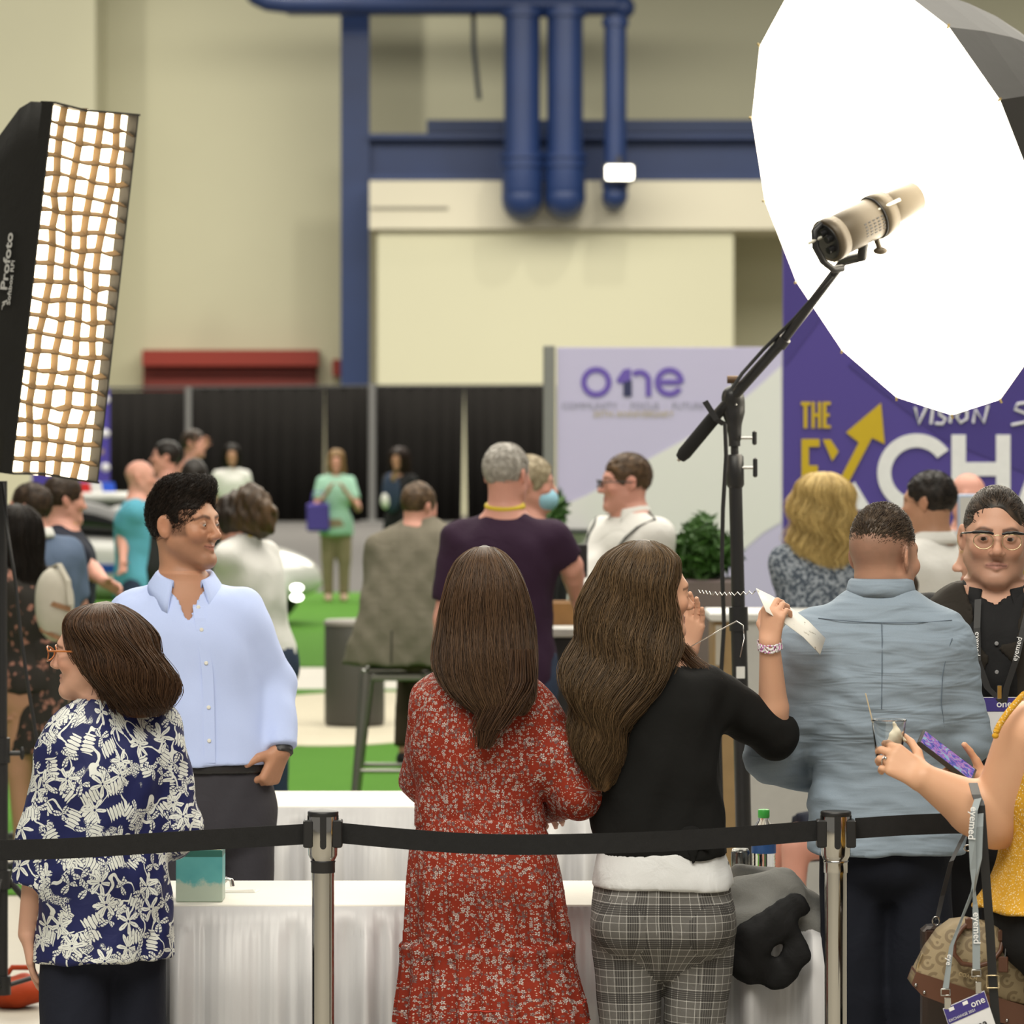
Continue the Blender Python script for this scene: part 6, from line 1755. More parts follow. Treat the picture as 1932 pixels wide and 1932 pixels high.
# ------------------------------------------------------------------ the people out of focus behind
PALE, PINK, TANS, DARKS = (.60, .36, .26), (.62, .31, .24), (.42, .23, .14), (.20, .10, .06)
BLKH, DBRN, GREYH, BLOND = [(.006, .004, .003), (.02, .013, .009)], [(.022, .012, .007), (.06, .034, .018)], [(.28, .26, .23), (.45, .42, .38)], [(.36, .24, .075), (.78, .58, .23), (.85, .66, .30)]
FAB = {}
def fab(name, c, **k):
    if name not in FAB: FAB[name] = cloth(name, c, .85, .3, 10, **k)
    return FAB[name]
def bg(px, D, H, yaw, label, top, bot, hair, sex='m', fat=1.0, head=None, skin=PALE, head_px=None, arms=None, sleeve='long', hem=.50, hs=1.0, wide=1.0, coll=None, sit=None, hairlen=.30, tw=None, neck=.052, shoe=True, strands=900, lean=(0, 0), waist=.56, hair_kw=None, face=True, vx=None, wv=(.008, 30)):
    v = vx or min(.024, D * .00085)
    p = Person(px, D, H, yaw, label, sex, fat, head=head or (yaw, 0, 0), head_px=head_px, skin=skin, hs=hs, lean=lean)
    arms = arms or {}
    for sd in (-1, 1):
        a = arms.get(sd)
        if a is None: p.arm(sd, hand=dict(d=(0, 0, -1), palm=-p.lat * sd, thumb=p.fwd))
        else: p.arm(sd, p.L(*a[0]), p.L(*a[1]), hand=dict(d=a[2] if len(a) > 2 else (0, -.3, .5), palm=(0, -1, 0), thumb=p.fwd * .5 + A3(0, 0, .5), curl=(.5, .6, .4)))
    hc = hair[0] if hair is not None else (.1, .08, .06)
    p.build_body(v * 1.25, max(.006, v * .55) if face else None, max(.007, v * .6), sit=sit, haircol=hc)
    t = p.top('top', top, v, .016, hem=hem, sleeve=sleeve, sl_inf=.014, neck=neck, seed=int(px) % 97, tweak=tw, fold=(.004, 34))
    if bot is not None: p.legs('trousers', bot, v * 1.15, .016, waist=waist, sit=sit, seed=int(px) % 89)
    if shoe and sit is None: p.shoes(plain('black_leather', (.012, .011, .011), .4))
    if coll is not None: p.collar(coll, r=.066, h=.045, stand=.032, gap=.45, parent=t, up=.026)
    if hair is not None:
        if hairlen <= .05: p.hair_cap('hair', hair[:2], vox=max(.007, v * .6), strands=strands if D < 22 else 0, length=.02, lift=.1, **(hair_kw or {}))
        else:
            c = p.hc; k = p.hs; w = wide; fw = p.headR @ A3(0, -1, 0); B = -fw * .03
            st = [(c[2] + dz, c[0] + B[0] * bk, c[1] + B[1] * bk, a * w * k, b * w * k) for dz, a, b, bk in ((-hairlen, .03, .03, 2.2), (-hairlen * .85, .075, .06, 2.0), (-.16, .10, .085, 1.5), (-.06, .102, .105, .8), (.04, .098, .112, .4), (.10, .072, .085, .3), (.128, .035, .04, .3), (.136, .008, .01, .3))]
            yw = math.atan2(fw[0], -fw[1])
            p.hair_long('hair', st, yw, hair, n=strands if D < 22 else 150, vox=max(.008, v * .7), face=[Ell(p.head_pt(0, -.115, -.035), A3(.075, .075, .11) * k, p.headR)], seed=int(px) % 83, r=.0012 * max(1, D / 14), loose=.05 if wv[0] < .01 else .12, wave=wv, ends=(.7, 1))
    return p
def lanyard(p, mat, zdrop=.30, badge=None, w=.016):
    """strap round the neck, resting on the top's surface"""
    m = MB()
    for sd in (-1, 1):
        pts = []
        for u in np.linspace(0, 1, 9):
            a = sd * (2.2 * (1 - u) ** 1.5); z = p.neck[2] + .035 - .01 * u - zdrop * u ** 1.8
            d = p.fwd * math.cos(a) + p.lat * math.sin(a); o = A3(p.neck[0], p.neck[1], z); r = .30; lo, hi = .02, .32
            for _ in range(14):
                mid = (lo + hi) / 2
                if p.topS._eval_pts(np.array([o + d * mid]))[0] > 0: hi = mid
                else: lo = mid
            pts.append(o + d * max(hi + .003, .068) + p.lat * sd * .012 * u)
        m.ribbon(pts, p.lat * w, .003)
    o = m.build('lanyard', mat, p.e)
    if badge is not None:
        q = pts[-1] - p.lat * .02 - A3(0, 0, .05); MB().box((-.045, -.002, -.06), (.045, .002, .05), .001).build('badge', badge, o, tuple(q + p.fwd * .01)).rotation_euler = (0, 0, p.yaw)
    return o
YLAN = plain('yellow_strap', (.62, .45, .02), .6); DLAN = plain('dark_strap', (.03, .035, .03), .6); WBADGE = plain('white_badge', (.7, .7, .7), .5)
WSH = fab('white_shirting', (.70, .69, .66)); JEANS = fab('blue_denim', (.030, .045, .085)); BLKT = fab('black_trouser_cloth', (.012, .012, .013)); KHAKI = fab('khaki_cotton', (.26, .21, .13)); NAVYT = fab('navy_jersey', (.010, .013, .025))

# man with glasses in the white shirt
p = bg(1196, 19.0, 1.825, -.95, 'man in white shirt and glasses, in profile before the lavender wall', WSH, NAVYT, [(.05, .028, .014), (.13, .075, .035)], head=(-1.40, .02, 0), skin=PINK, head_px=(1180, 912), hairlen=.02, coll=WSH, arms={-1: ((1115, 1075, -.05), (1098, 1145, -.20), (-.5, -.6, -.2)), 1: ((1235, 1110, -.12), (1180, 1160, -.26), (-.8, -.4, 0))}, hair_kw=dict(front=-.078, off=.004, top=.006))
lanyard(p, DLAN, .36, WBADGE)
hp = p.head_pt; m = MB()
for sd in (-1, 1):
    m.tube([hp(sd * (.034 + .022 * math.cos(a)), -.112 + .008 * math.cos(a) ** 2, .001 + .016 * math.sin(a)) for a in np.linspace(0, 2 * PI, 15)], .003, 6, False); m.tube([hp(sd * .058, -.106, .008), hp(sd * .08, -.07, .009), hp(sd * .085, .01, .006)], .003, 6)
m.build('glasses', BLACKP, p.e)
# grey-haired man in plum
p = bg(957, 17.5, 1.85, PI - .25, 'grey-haired man in a plum polo shirt with yellow neck strap, back to us', fab('plum_pique', (.030, .012, .032)), JEANS, GREYH, head=(PI - .55, .05, 0), skin=PINK, head_px=(957, 898), hairlen=.02, sleeve=.40, hem=.47, fat=1.02, arms={-1: ((1078, 1068, .0), (1088, 1128, .16), (.1, .8, -.5))}, hair_kw=dict(front=-.02, off=.006, top=.004), neck=.05)
MB().tube([p.neck + A3(.069 * math.cos(a), .068 * math.sin(a), .062 + .012 * math.sin(a)) for a in np.linspace(0, 2 * PI, 25)], .013, 8, False).build('neck_strap', YLAN, p.e)
# masked person behind him
p = bg(1012, 19.6, 1.775, 1.9, 'grey-blond person in a blue face mask peeking past the plum shirt', BLKT, BLKT, [(.26, .21, .13), (.45, .38, .26)], head=(1.5, .05, 0), skin=PINK, head_px=(1003, 915), hairlen=.02, hair_kw=dict(front=-.075, off=.014, low=-.07))
S = Solid().add(Ell(p.head_pt(0, -.062, -.060), A3(.066, .060, .055) * p.hs, p.headR), 0); S.keep(Half(p.head_pt(0, -.02, 0), p.headR @ A3(0, -1, -.2)), .004); solid_obj('face_mask', S, .007, plain('blue_mask', (.30, .55, .68), .8), p.e)
# man in tweed, perched on the stool
OD = 21.5
p = Person(770, OD, 1.66, PI - .35, 'man in grey-brown tweed blazer sitting hunched on the metal stool', 'm', 1.0, head=(PI - .75, .2, 0), head_px=(790, 958), skin=PINK, head_dy=.12)
p.arm(1, p.L(715, 1130, .1), p.L(800, 1150, .35), hand=dict(d=(1, .5, 0), palm=(0, 0, -1), thumb=(0, 1, 0))).arm(-1, p.L(880, 1090, .2), p.L(870, 1130, .45), hand=dict(d=(-.5, .8, 0), palm=(0, 0, -1), thumb=(0, 1, 0)))
sitl = {sd: (p.lat * sd * .09 + A3(0, 0, .83), p.lat * sd * .14 + p.fwd * .40 + A3(0, 0, .74), p.lat * sd * .13 + p.fwd * .30 + A3(0, 0, .34)) for sd in (-1, 1)}
p.build_body(.016, .010, .010, sit=sitl, haircol=(.06, .035, .02))
tw = tweed()
def st_(y, xl, xr, b, dy): c = p.L((xl + xr) / 2, y); return (c[2], c[0], dy, (xr - xl) / 2 * OD / FPX, b)
S = Solid().add(Loft([st_(1254, 644, 850, .16, .0), st_(1200, 660, 852, .15, .0), st_(1140, 678, 862, .14, .02), st_(1080, 688, 868, .135, .05), st_(1030, 702, 868, .125, .08), st_(1000, 725, 858, .10, .10), st_(985, 750, 835, .07, .11), st_(975, 765, 815, .05, .11)], -.2, 2.5), .02)
for sd in (-1, 1): sh, el, wr, _ = p.arms[sd]; S.add(Cone(p.L(715 if sd > 0 else 845, 1035, .08), el, .07, .06), .04).add(Cone(el, wr, .058, .045, flat_b=True), .02)
S.noise = folds(5, .005, 32); bl = solid_obj('blazer', S, .013, tw, p.e)
pbl = p.L(742, 1200, -.165); MB().tube([p.L(739, 1190, -.157), p.L(738, 1252, -.163)], .004, 5).build('vent', plain('dark_vent', (.05, .045, .035), .9), bl)
p.legs('trousers', fab('brown_trousers', (.06, .042, .028)), .016, .016, waist=.56, sit=sitl)
for sd in (-1, 1):
    an = sitl[sd][2]; solid_obj('shoe', Solid().add(Cone(an - A3(0, 0, .06), an + p.fwd * .17 - A3(0, 0, .08), .05, .042), 0), .012, plain('black_leather', (.012, .011, .011), .4), p.e)
p.hair_cap('hair', [(.06, .035, .018), (.14, .085, .045)], off=.006, top=.010, vox=.009, strands=700, length=.016, lift=.12, low=-.06)
# woman in mint with tote
p = bg(634, 47.5, 1.60, .05, 'blond woman in a mint tunic and khaki trousers, hands at her chest', fab('mint_knit', (.33, .56, .44)), KHAKI, [(.20, .11, .05), (.40, .25, .11), (.45, .3, .14)], 'f', 1.05, skin=PINK, arms={-1: ((596, 960, -.1), (620, 925, -.35), (.4, -.3, .8)), 1: ((676, 960, -.1), (650, 925, -.35), (-.4, -.3, .8))}, sleeve=.34, hem=.44, hairlen=.26, shoe=False)
p.shoes(plain('pale_sandal', (.55, .38, .28), .6))
t = thing('tote_bag', tuple(P(600, HOR + 1e-6, 47.3) * A3(1, 1, 0) + A3(0, 0, CAM_H - (1003 - HOR) * 47.3 / FPX)), 'purple tote bag on the arm of the woman in mint', 'bag')
MB().box((-.12, -.05, 0), (.12, .06, .30), .02).build('bag_body', plain('purple_tote', (.07, .045, .30), .7), t); MB().tube([(-.07, 0, .29), (-.05, 0, .42), (.05, 0, .42), (.07, 0, .29)], .01, 6).build('handle', plain('purple_tote', (.07, .045, .30), .7), t)
# woman in black by the drapes
p = bg(754, 47.0, 1.63, -.5, 'woman all in black against the drapes, holding a denim bundle', BLKT, BLKT, [(.012, .006, .005), (.035, .015, .011)], 'f', 1.0, skin=TANS, arms={-1: ((733, 945, -.1), (742, 905, -.25), (.2, -.3, .8))}, hairlen=.30, wide=1.15)
solid_obj('denim_bundle', Solid().add(Ell(p.L(738, 930, -.2), (.10, .08, .22)), 0), .02, JEANS, p.e); solid_obj('white_bag', Solid().add(Ell(p.L(727, 945, -.25), (.05, .05, .09)), 0), .02, WSH, p.e)
# woman with curly updo in white
p = bg(497, 20.2, 1.665, -2.15, 'woman with thick curly hair in a white sweater and jeans, head bowed', WSH, JEANS, None, 'f', 1.0, head=(-1.75, .30, 0), head_px=(444, 985), skin=PINK, sleeve='long', hem=.515, lean=(0, -.03), arms={1: ((450, 1160, .1), (440, 1235, .2))})
S = Solid().add(Ell(p.head_pt(0, .03, .03), A3(.105, .125, .12) * p.hs, p.headR), .02).add(Ell(p.head_pt(0, .12, .0), A3(.10, .09, .12) * p.hs, p.headR), .03).add(Ell(p.head_pt(0, .10, .08), A3(.09, .09, .08) * p.hs, p.headR), .03).sub(Ell(p.head_pt(0, -.115, -.04), A3(.09, .085, .12) * p.hs, p.headR), .008); S.noise = folds(3, .009, 55)
o = solid_obj('hair', S, .010, HAIR, p.e, col=lambda V: A3(.016, .009, .005) + A3(.10, .055, .022) * np.clip(p.q(V)[:, [1]] * 3 + .1 + folds(2, .3, 60)(V)[:, None], 0, 1))
MB().tube([p.neck + A3(.058 * math.cos(a), .058 * math.sin(a), .045 + .02 * math.sin(a)) for a in np.linspace(0, 2 * PI, 25)], .010, 8, False).build('lanyard', YLAN, p.e)
p = bg(437, 49.0, 1.655, .1, 'dark-haired woman in a white tee and tan skirt, far behind the curly hair', WSH, KHAKI, BLKH, 'f', 1.0, skin=TANS, sleeve=.3, hairlen=.30)
# group by the car
p = bg(256, 29.0, 1.68, 1.55, 'bald man in a turquoise polo shirt by the white car', fab('turquoise_pique', (.10, .36, .48)), JEANS, None, skin=PINK, head_px=(266, 902), sleeve=.36, hem=.46, fat=1.1, arms={-1: ((232, 1010, -.1), (232, 1062, -.25), (0, -.5, -.5))})
p = bg(306, 33.0, 1.785, -1.2, 'dark-haired man pointing with a raised bare arm', fab('grey_tee', (.30, .30, .31)), JEANS, BLKH, skin=PINK, head=(-1.5, -.1, 0), head_px=(312, 864), hairlen=.02, sleeve=.3, arms={1: ((338, 893, -.2), (372, 853, -.3), (.6, 0, .7))})
p = bg(367, 26.0, 1.70, PI, 'man with dark cropped hair hidden behind the man in pale blue', fab('charcoal_tee', (.03, .03, .033)), JEANS, BLKH, skin=DARKS, hairlen=.02, head_px=(367, 905), hair_kw=dict(low=-.08))
p = bg(363, 40.0, 1.83, 1.3, 'tall man with brown hair at the foot of the drape upright', BLKT, BLKT, DBRN, skin=PINK, hairlen=.02, head_px=(366, 838))
p = bg(84, 20.2, 1.675, -2.5, 'man in a slate blue polo shirt with dark hair, under the softbox', fab('slate_pique', (.085, .12, .19)), BLKT, DBRN, skin=PINK, head=(-1.9, .02, 0), head_px=(55, 962), hairlen=.02, sleeve=.36, coll=WSH, fat=1.05, hair_kw=dict(front=-.05, low=-.07))
p = bg(128, 21.2, 1.69, -1.7, 'man in a navy polo shirt with a yellow neck strap, under the softbox', NAVYT, BLKT, DBRN, skin=PINK, head=(1.9, .05, 0), head_px=(122, 945), hairlen=.02, sleeve=.38, fat=1.1, arms={1: ((172, 1075, -.1), (197, 1098, -.25), (.6, -.3, -.3))})
MB().tube([p.neck + A3(.066 * math.cos(a), .064 * math.sin(a), .040) for a in np.linspace(0, 2 * PI, 25)], .010, 8, False).build('lanyard', YLAN, p.e)
# woman in dark floral dress at the left
fd = speckle('dark_floral_crepe', ((.030, .027, .024), (.33, .16, .12)), 26, (.58, .64))
p = bg(68, 18.9, 1.57, -2.3, 'woman with long black hair in a dark floral dress by the softbox stand', fd, None, BLKH + [(.02, .014, .01)], 'f', 1.05, head=(-2.0, 0, 0), head_px=(28, 1010), skin=TANS, sleeve=.30, hem=.50, hairlen=.36, wide=1.1, arms={1: ((22, 1170, -.05), (26, 1310, -.08), (.05, -.1, -1))})
def st_(y, xl, xr, b): c = p.L((xl + xr) / 2, y); return (c[2], c[0], 0, (xr - xl) / 2 * p.D / FPX, b)
S = Solid().add(Loft([st_(1420, 14, 134, .15), st_(1340, 16, 130, .145), st_(1260, 22, 122, .135), st_(1200, 28, 114, .12)], 0, 2.2, mod=lambda t, z: 1 + .03 * np.sin(13 * t)), 0); solid_obj('skirt', S, .015, fd, p.e)
solid_obj('bracelet', Solid().add(Cone(p.L(26, 1290, -.08), p.L(27, 1302, -.08), .032, .032, True, True), 0), .008, plain('teal_band', (.08, .38, .36), .5), p.e)
t = thing('backpack', tuple(P(104, 1140, 18.62)), 'cream backpack with tan leather strap on the floral dress', 'bag')
S = Solid().add(Ell((0, 0, 0), (.085, .07, .155)), .02); S.noise = folds(8, .004, 20); solid_obj('bag_body', S, .012, plain('cream_canvas', (.50, .47, .40), .8), t)
for a, b in (((-.05, -.055, .02), (.07, -.05, -.02)), ((-.06, -.03, -.10), (.06, -.03, -.16))): MB().ribbon([a, tuple((np.array(a) + b) / 2 + A3(0, -.022, 0)), b], (0, .004, .022), .005).build('leather_strap', plain('tan_leather', (.25, .13, .06), .5), t)
MB().ribbon([(-.02, .02, .15), (.02, -.03, .17), (.06, -.05, .10), (.07, -.06, 0)], (.02, .01, 0), .006).build('shoulder_strap', plain('cream_canvas', (.50, .47, .40), .8), t)
# blond woman from behind
pt = speckle('blue_grey_scale_print', ((.06, .075, .10), (.27, .30, .34)), 62, (.46, .56))
p = bg(1546, 18.0, 1.72, PI + .25, 'woman with long wavy blond hair in a blue-grey patterned top, back to us', pt, NAVYT, BLOND, 'f', 1.12, skin=PINK, head=(PI + .1, 0, 0), head_px=(1552, 952), hairlen=.30, wide=1.2, sleeve=.14, strands=2200, hem=.44, wv=(.022, 48), arms={1: ((1512, 1150, -.05), (1530, 1240, -.1))})
# dark-haired man in white
p = bg(1766, 17.0, 1.75, -2.35, 'dark-haired man in a white shirt facing the purple wall', WSH, BLKT, BLKH, skin=TANS, head=(-2.05, .05, 0), head_px=(1752, 950), hairlen=.02, coll=WSH, hair_kw=dict(off=.006, top=.006, low=-.06, front=-.045))
p = bg(1838, 18.9, 1.735, .2, 'balding man behind the white tablet frame', fab('pale_grey_shirt', (.42, .42, .43)), BLKT, None, skin=PINK, head_px=(1828, 945))
# blonde woman just behind the man with glasses
p = bg(1876, 12.7, 1.66, -1.3, 'fair-haired woman half hidden behind the man with glasses', fab('grey_cardigan', (.12, .12, .13)), BLKT, BLOND, 'f', 1.0, skin=PALE, head=(-1.5, .05, 0), head_px=(1868, 1052), hairlen=.24, vx=.010, sleeve='long')
# seated woman behind the table end
p = Person(1690, 15.1, 1.45, -1.2, 'seated woman in white top and navy shorts behind the chambray shirt', 'f', 1.05, head=(-1.2, 0, 0), skin=PINK)
dz = A3(0, 0, -.26)
p.e.location.z = -.0
sitl = {sd: (p.lat * sd * .09 + A3(0, 0, .56), p.lat * sd * .10 + p.fwd * .42 + A3(0, 0, .52), p.lat * sd * .10 + p.fwd * .44 + A3(0, 0, .08)) for sd in (-1, 1)}
for sd in (-1, 1): p.arm(sd, hand=dict(d=(0, 0, -1), palm=-p.lat * sd, thumb=p.fwd))
p.build_body(.014, .010, .012, sit=sitl)
p.top('top', WSH, .013, .016, hem=.42, sleeve=.3)
S = Solid()
for sd in (-1, 1): S.add(Cone(sitl[sd][0], sitl[sd][0] + (sitl[sd][1] - sitl[sd][0]) * .75, .10, .085, flat_b=True), .02)
S.add(Ell(A3(0, 0, .58), (.17, .15, .12)), .03); solid_obj('shorts', S, .013, NAVYT, p.e)
p.hair_cap('hair', DBRN, vox=.010)
t = thing('stool', (p.e.location.x + .02, 15.1, 0), 'low black stool under the seated woman in white', 'stool')
MB().lathe([(0, .40), (.19, .40), (.20, .43), (.19, .455), (0, .455)], 24).build('seat', BLACKP, t)
for a in (.8, 2.4, 3.9, 5.5): MB().tube([(.14 * math.cos(a), .14 * math.sin(a), .41), (.19 * math.cos(a), .19 * math.sin(a), 0)], .014, 8).build('leg', BLACKP, t)
# ------------------------------------------------------------------ furniture and cars further back
GUN = plain('gunmetal', (.30, .29, .27), .28, .9)
t = thing('bar_stool', tuple(P(750, HOR + 1e-6, 21.5) * A3(1, 1, 0) + A3(0, .05, 0)), 'metal bar stool under the man in tweed', 'stool')
h = .755
MB().box((-.155, -.155, h - .03), (.155, .155, h), .02).build('seat', GUN, t); MB().box((-.165, -.165, h - .065), (.165, .165, h - .028), .008).build('seat_rim', GUN, t)
for sx in (-1, 1):
    for sy in (-1, 1):
        v = []; top, bot = A3(sx * .145, sy * .145, h - .03), A3(sx * .215, sy * .215, 0)
        MB().tube([top, top + (bot - top) * .5, bot], [.034, .024, .017], 6).build('leg', GUN, t)
for (a, b) in (((-1, -1), (1, -1)), ((1, -1), (1, 1)), ((1, 1), (-1, 1)), ((-1, 1), (-1, -1))):
    MB().tube([(a[0] * .19, a[1] * .19, .26), (b[0] * .19, b[1] * .19, .26)], .011, 8).build('footrest', GUN, t)
t = thing('waste_bin', tuple(P(668, HOR + 1e-6, 28.0) * A3(1, 1, 0) + A3(0, .1, .014)), 'dark round bin standing on the sand-coloured patch', 'bin')
MB().lathe([(0, 0), (.18, 0), (.19, .03), (.19, .64), (.183, .655), (.183, .62)], 36).build('drum', plain('dark_grey_drum', (.055, .052, .045), .5, var=.1, scale=6), t); MB().lathe([(.195, .635), (.197, .655), (.18, .668), (0, .668)], 36).build('lid', plain('grey_lid', (.22, .20, .18), .5), t)
# counters in front of the lavender wall
def counter(name, x0, x1, ytop, D0, dep, body, topm, label, panels=()):
    c = P((x0 + x1) / 2, HOR + 1e-6, D0) * A3(1, 1, 0); t = thing(name, tuple(c), label, 'counter'); w = (x1 - x0) / 2 * D0 / FPX; z = CAM_H - (ytop - HOR) * D0 / FPX
    MB().box((-w, 0, .05), (w, dep, z - .04), .01).build('body', body, t); MB().box((-w - .02, -.03, z - .04), (w + .02, dep + .02, z), .008).build('worktop', topm, t); MB().box((-w + .03, .03, 0), (w - .03, dep - .03, .05)).build('plinth', BLACKP, t)
    return t, w, z
WHITEL = plain('white_laminate', (.66, .66, .63), .4); DGREY = plain('dark_counter_front', (.018, .018, .019), .5)
t, w, z1 = counter('reception_counter', 985, 1235, 1183, 18.0, .5, DGREY, WHITEL, 'dark counter with white top before the man in white shirt')
t2 = thing('wooden_tray', tuple(P(1085, 1183, 18.15)), 'small wooden crate standing on the white counter top', 'crate'); OAK = plain('honey_oak', (.30, .15, .045), .5, var=.2, scale=18)
for a, b in (((-.15, 0, 0), (.15, .02, .10)), ((-.15, .2, 0), (.15, .22, .10)), ((-.15, .02, 0), (-.13, .2, .10)), ((.13, .02, 0), (.15, .2, .10)), ((-.13, .02, 0), (.13, .2, .015))): MB().box(a, b, .003).build('board', OAK, t2)
t2 = thing('laptop', tuple(P(1082, 1183, 18.38)), 'open black laptop on the counter beside the plum shirt', 'laptop')
MB().box((-.15, -.0, 0), (.15, .1, .02), .004).build('base', BLACKP, t2); MB().box((-.06, .08, .20), (.06, .10, .34), .004).build('screen', BLACKP, t2); MB().box((-.02, .085, .02), (.02, .095, .21), .002).build('stem', BLACKP, t2)
OAKP = plain('pale_oak_board', (.33, .22, .10), .55, var=.2, scale=14)
t = thing('kiosk_counter', tuple(P(1415, HOR + 1e-6, 17.4) * A3(1, 1, 0)), 'white counter with oak side panel behind the umbrella stand', 'counter'); L = lambda x, y: P(x, y, 17.4) - np.array(t.location)
a, b = L(1347, 1300), L(1401, 1172); MB().box((a[0], 0, .0), (b[0], .45, b[2]), .005).build('oak_panel', OAKP, t)
a, b = L(1401, 1300), L(1640, 1172); MB().box((a[0], .005, 0), (b[0], .45, b[2]), .005).build('front_panel', plain('grey_white_panel', (.52, .52, .50), .5), t)
a, b = L(1338, 1172), L(1650, 1156); MB().box((a[0], -.03, a[2]), (b[0], .47, b[2]), .006).build('worktop', WHITEL, t)
a, b = L(1350, 1255), L(1352, 1180); MB().box((a[0], -.012, a[2]), (a[0] + .03, 0, b[2])).build('edge_trim', plain('pale_trim', (.45, .42, .36), .5), t)
# plants in troughs
def leafmat(name, c0, c1):
    g = NT(name); r = g.node('ShaderNodeObjectInfo').outputs['Random']; return g.done(g.mix(g.noise(g.coord('Object'), 12, 3), c0, c1), .5, 0, .4)
LEAF = leafmat('bush_leaf', (.018, .055, .012), (.075, .17, .035))
def bush(px0, px1, ytop, ybot, D0, label, trough, seed, n=900):
    c = P((px0 + px1) / 2, HOR + 1e-6, D0) * A3(1, 1, 0); t = thing('potted_shrub', tuple(c), label, 'plant', 'shrubs in troughs'); r = np.random.default_rng(seed)
    k = D0 / FPX; w = (px1 - px0) / 2 * k; z1 = CAM_H - (ytop - HOR) * k; z0 = CAM_H - (ybot - HOR) * k
    MB().box((-w * .95, -.16, 0), (w * .95, .2, z0), .01).build('trough', trough, t); MB().box((-w * .9, -.13, z0 - .02), (w * .9, .17, z0 + .005)).build('soil', plain('soil', (.03, .022, .015), .9), t)
    v = []; f = []
    for i in range(n):
        q = r.normal(size=3); q /= np.linalg.norm(q); q *= r.uniform(.45, 1) ** .5
        hgt = 1.0 + .35 * math.sin(q[0] * 5 + seed)
        c0 = A3(q[0] * w * 1.05, q[1] * .2, (z0 + z1) / 2 + q[2] * (z1 - z0) * .55 * hgt)
        a = r.normal(size=3); a /= np.linalg.norm(a); b = np.cross(a, r.normal(size=3)); b /= np.linalg.norm(b); L_, W_ = r.uniform(.035, .07), r.uniform(.012, .022); o = len(v)
        nn = np.cross(a, b) * .006
        v += [c0 - a * L_, c0 + b * W_ + nn, c0 + a * L_, c0 - b * W_ + nn]; f += [(o, o+1, o+2, o+3)]
    o = MB().raw(v, f).build('foliage', LEAF, t); o['kind'] = 'stuff'
    m = MB()
    for i in range(14): x = r.uniform(-.8, .8) * w; m.tube([(x, 0, z0 - .01), (x * 1.05, r.uniform(-.05, .05), z0 + (z1 - z0) * .6)], .006, 5)
    m.build('stems', plain('brown_stem', (.06, .04, .02), .8), t)
bush(1262, 1392, 992, 1092, 20.3, 'green shrub in a mauve trough behind the umbrella stand', plain('mauve_trough', (.20, .15, .145), .6), 2)
bush(1024, 1062, 935, 1000, 24.0, 'dark green shrub beside the masked person', plain('dark_trough', (.05, .045, .04), .6), 4, 400)
tag(pbox(1058, 1112, 1000, 1008, 29.6, 29.99, .004).build('display_shelf', plain('dark_shelf', (.03, .035, .03), .5)), 'short dark shelf fixed to the lavender display wall', 'shelf')
# framed tablet on a stand before the purple wall
t = thing('tablet_stand', tuple(P(1826, HOR + 1e-6, 18.4) * A3(1, 1, 0)), 'white framed tablet on a stand before the purple wall', 'tablet'); L = lambda x, y: P(x, y, 18.4) - np.array(t.location)
a, b = L(1807, 1010), L(1846, 932); MB().box((a[0], 0, a[2]), (b[0], .02, b[2]), .006).build('frame', plain('ice_blue_frame', (.42, .50, .66), .4), t); a, b = L(1811, 1006), L(1842, 938); MB().box((a[0], -.003, a[2]), (b[0], .004, b[2])).build('screen', plain('white_screen', (.6, .6, .58), .3), t)
MB().tube([(0, .02, .02), (0, .02, a[2])], .015, 10).build('pole', ALU, t); MB().lathe([(0, 0), (.15, 0), (.15, .015), (.02, .025), (0, .025)], 24).build('base', ALU, t)

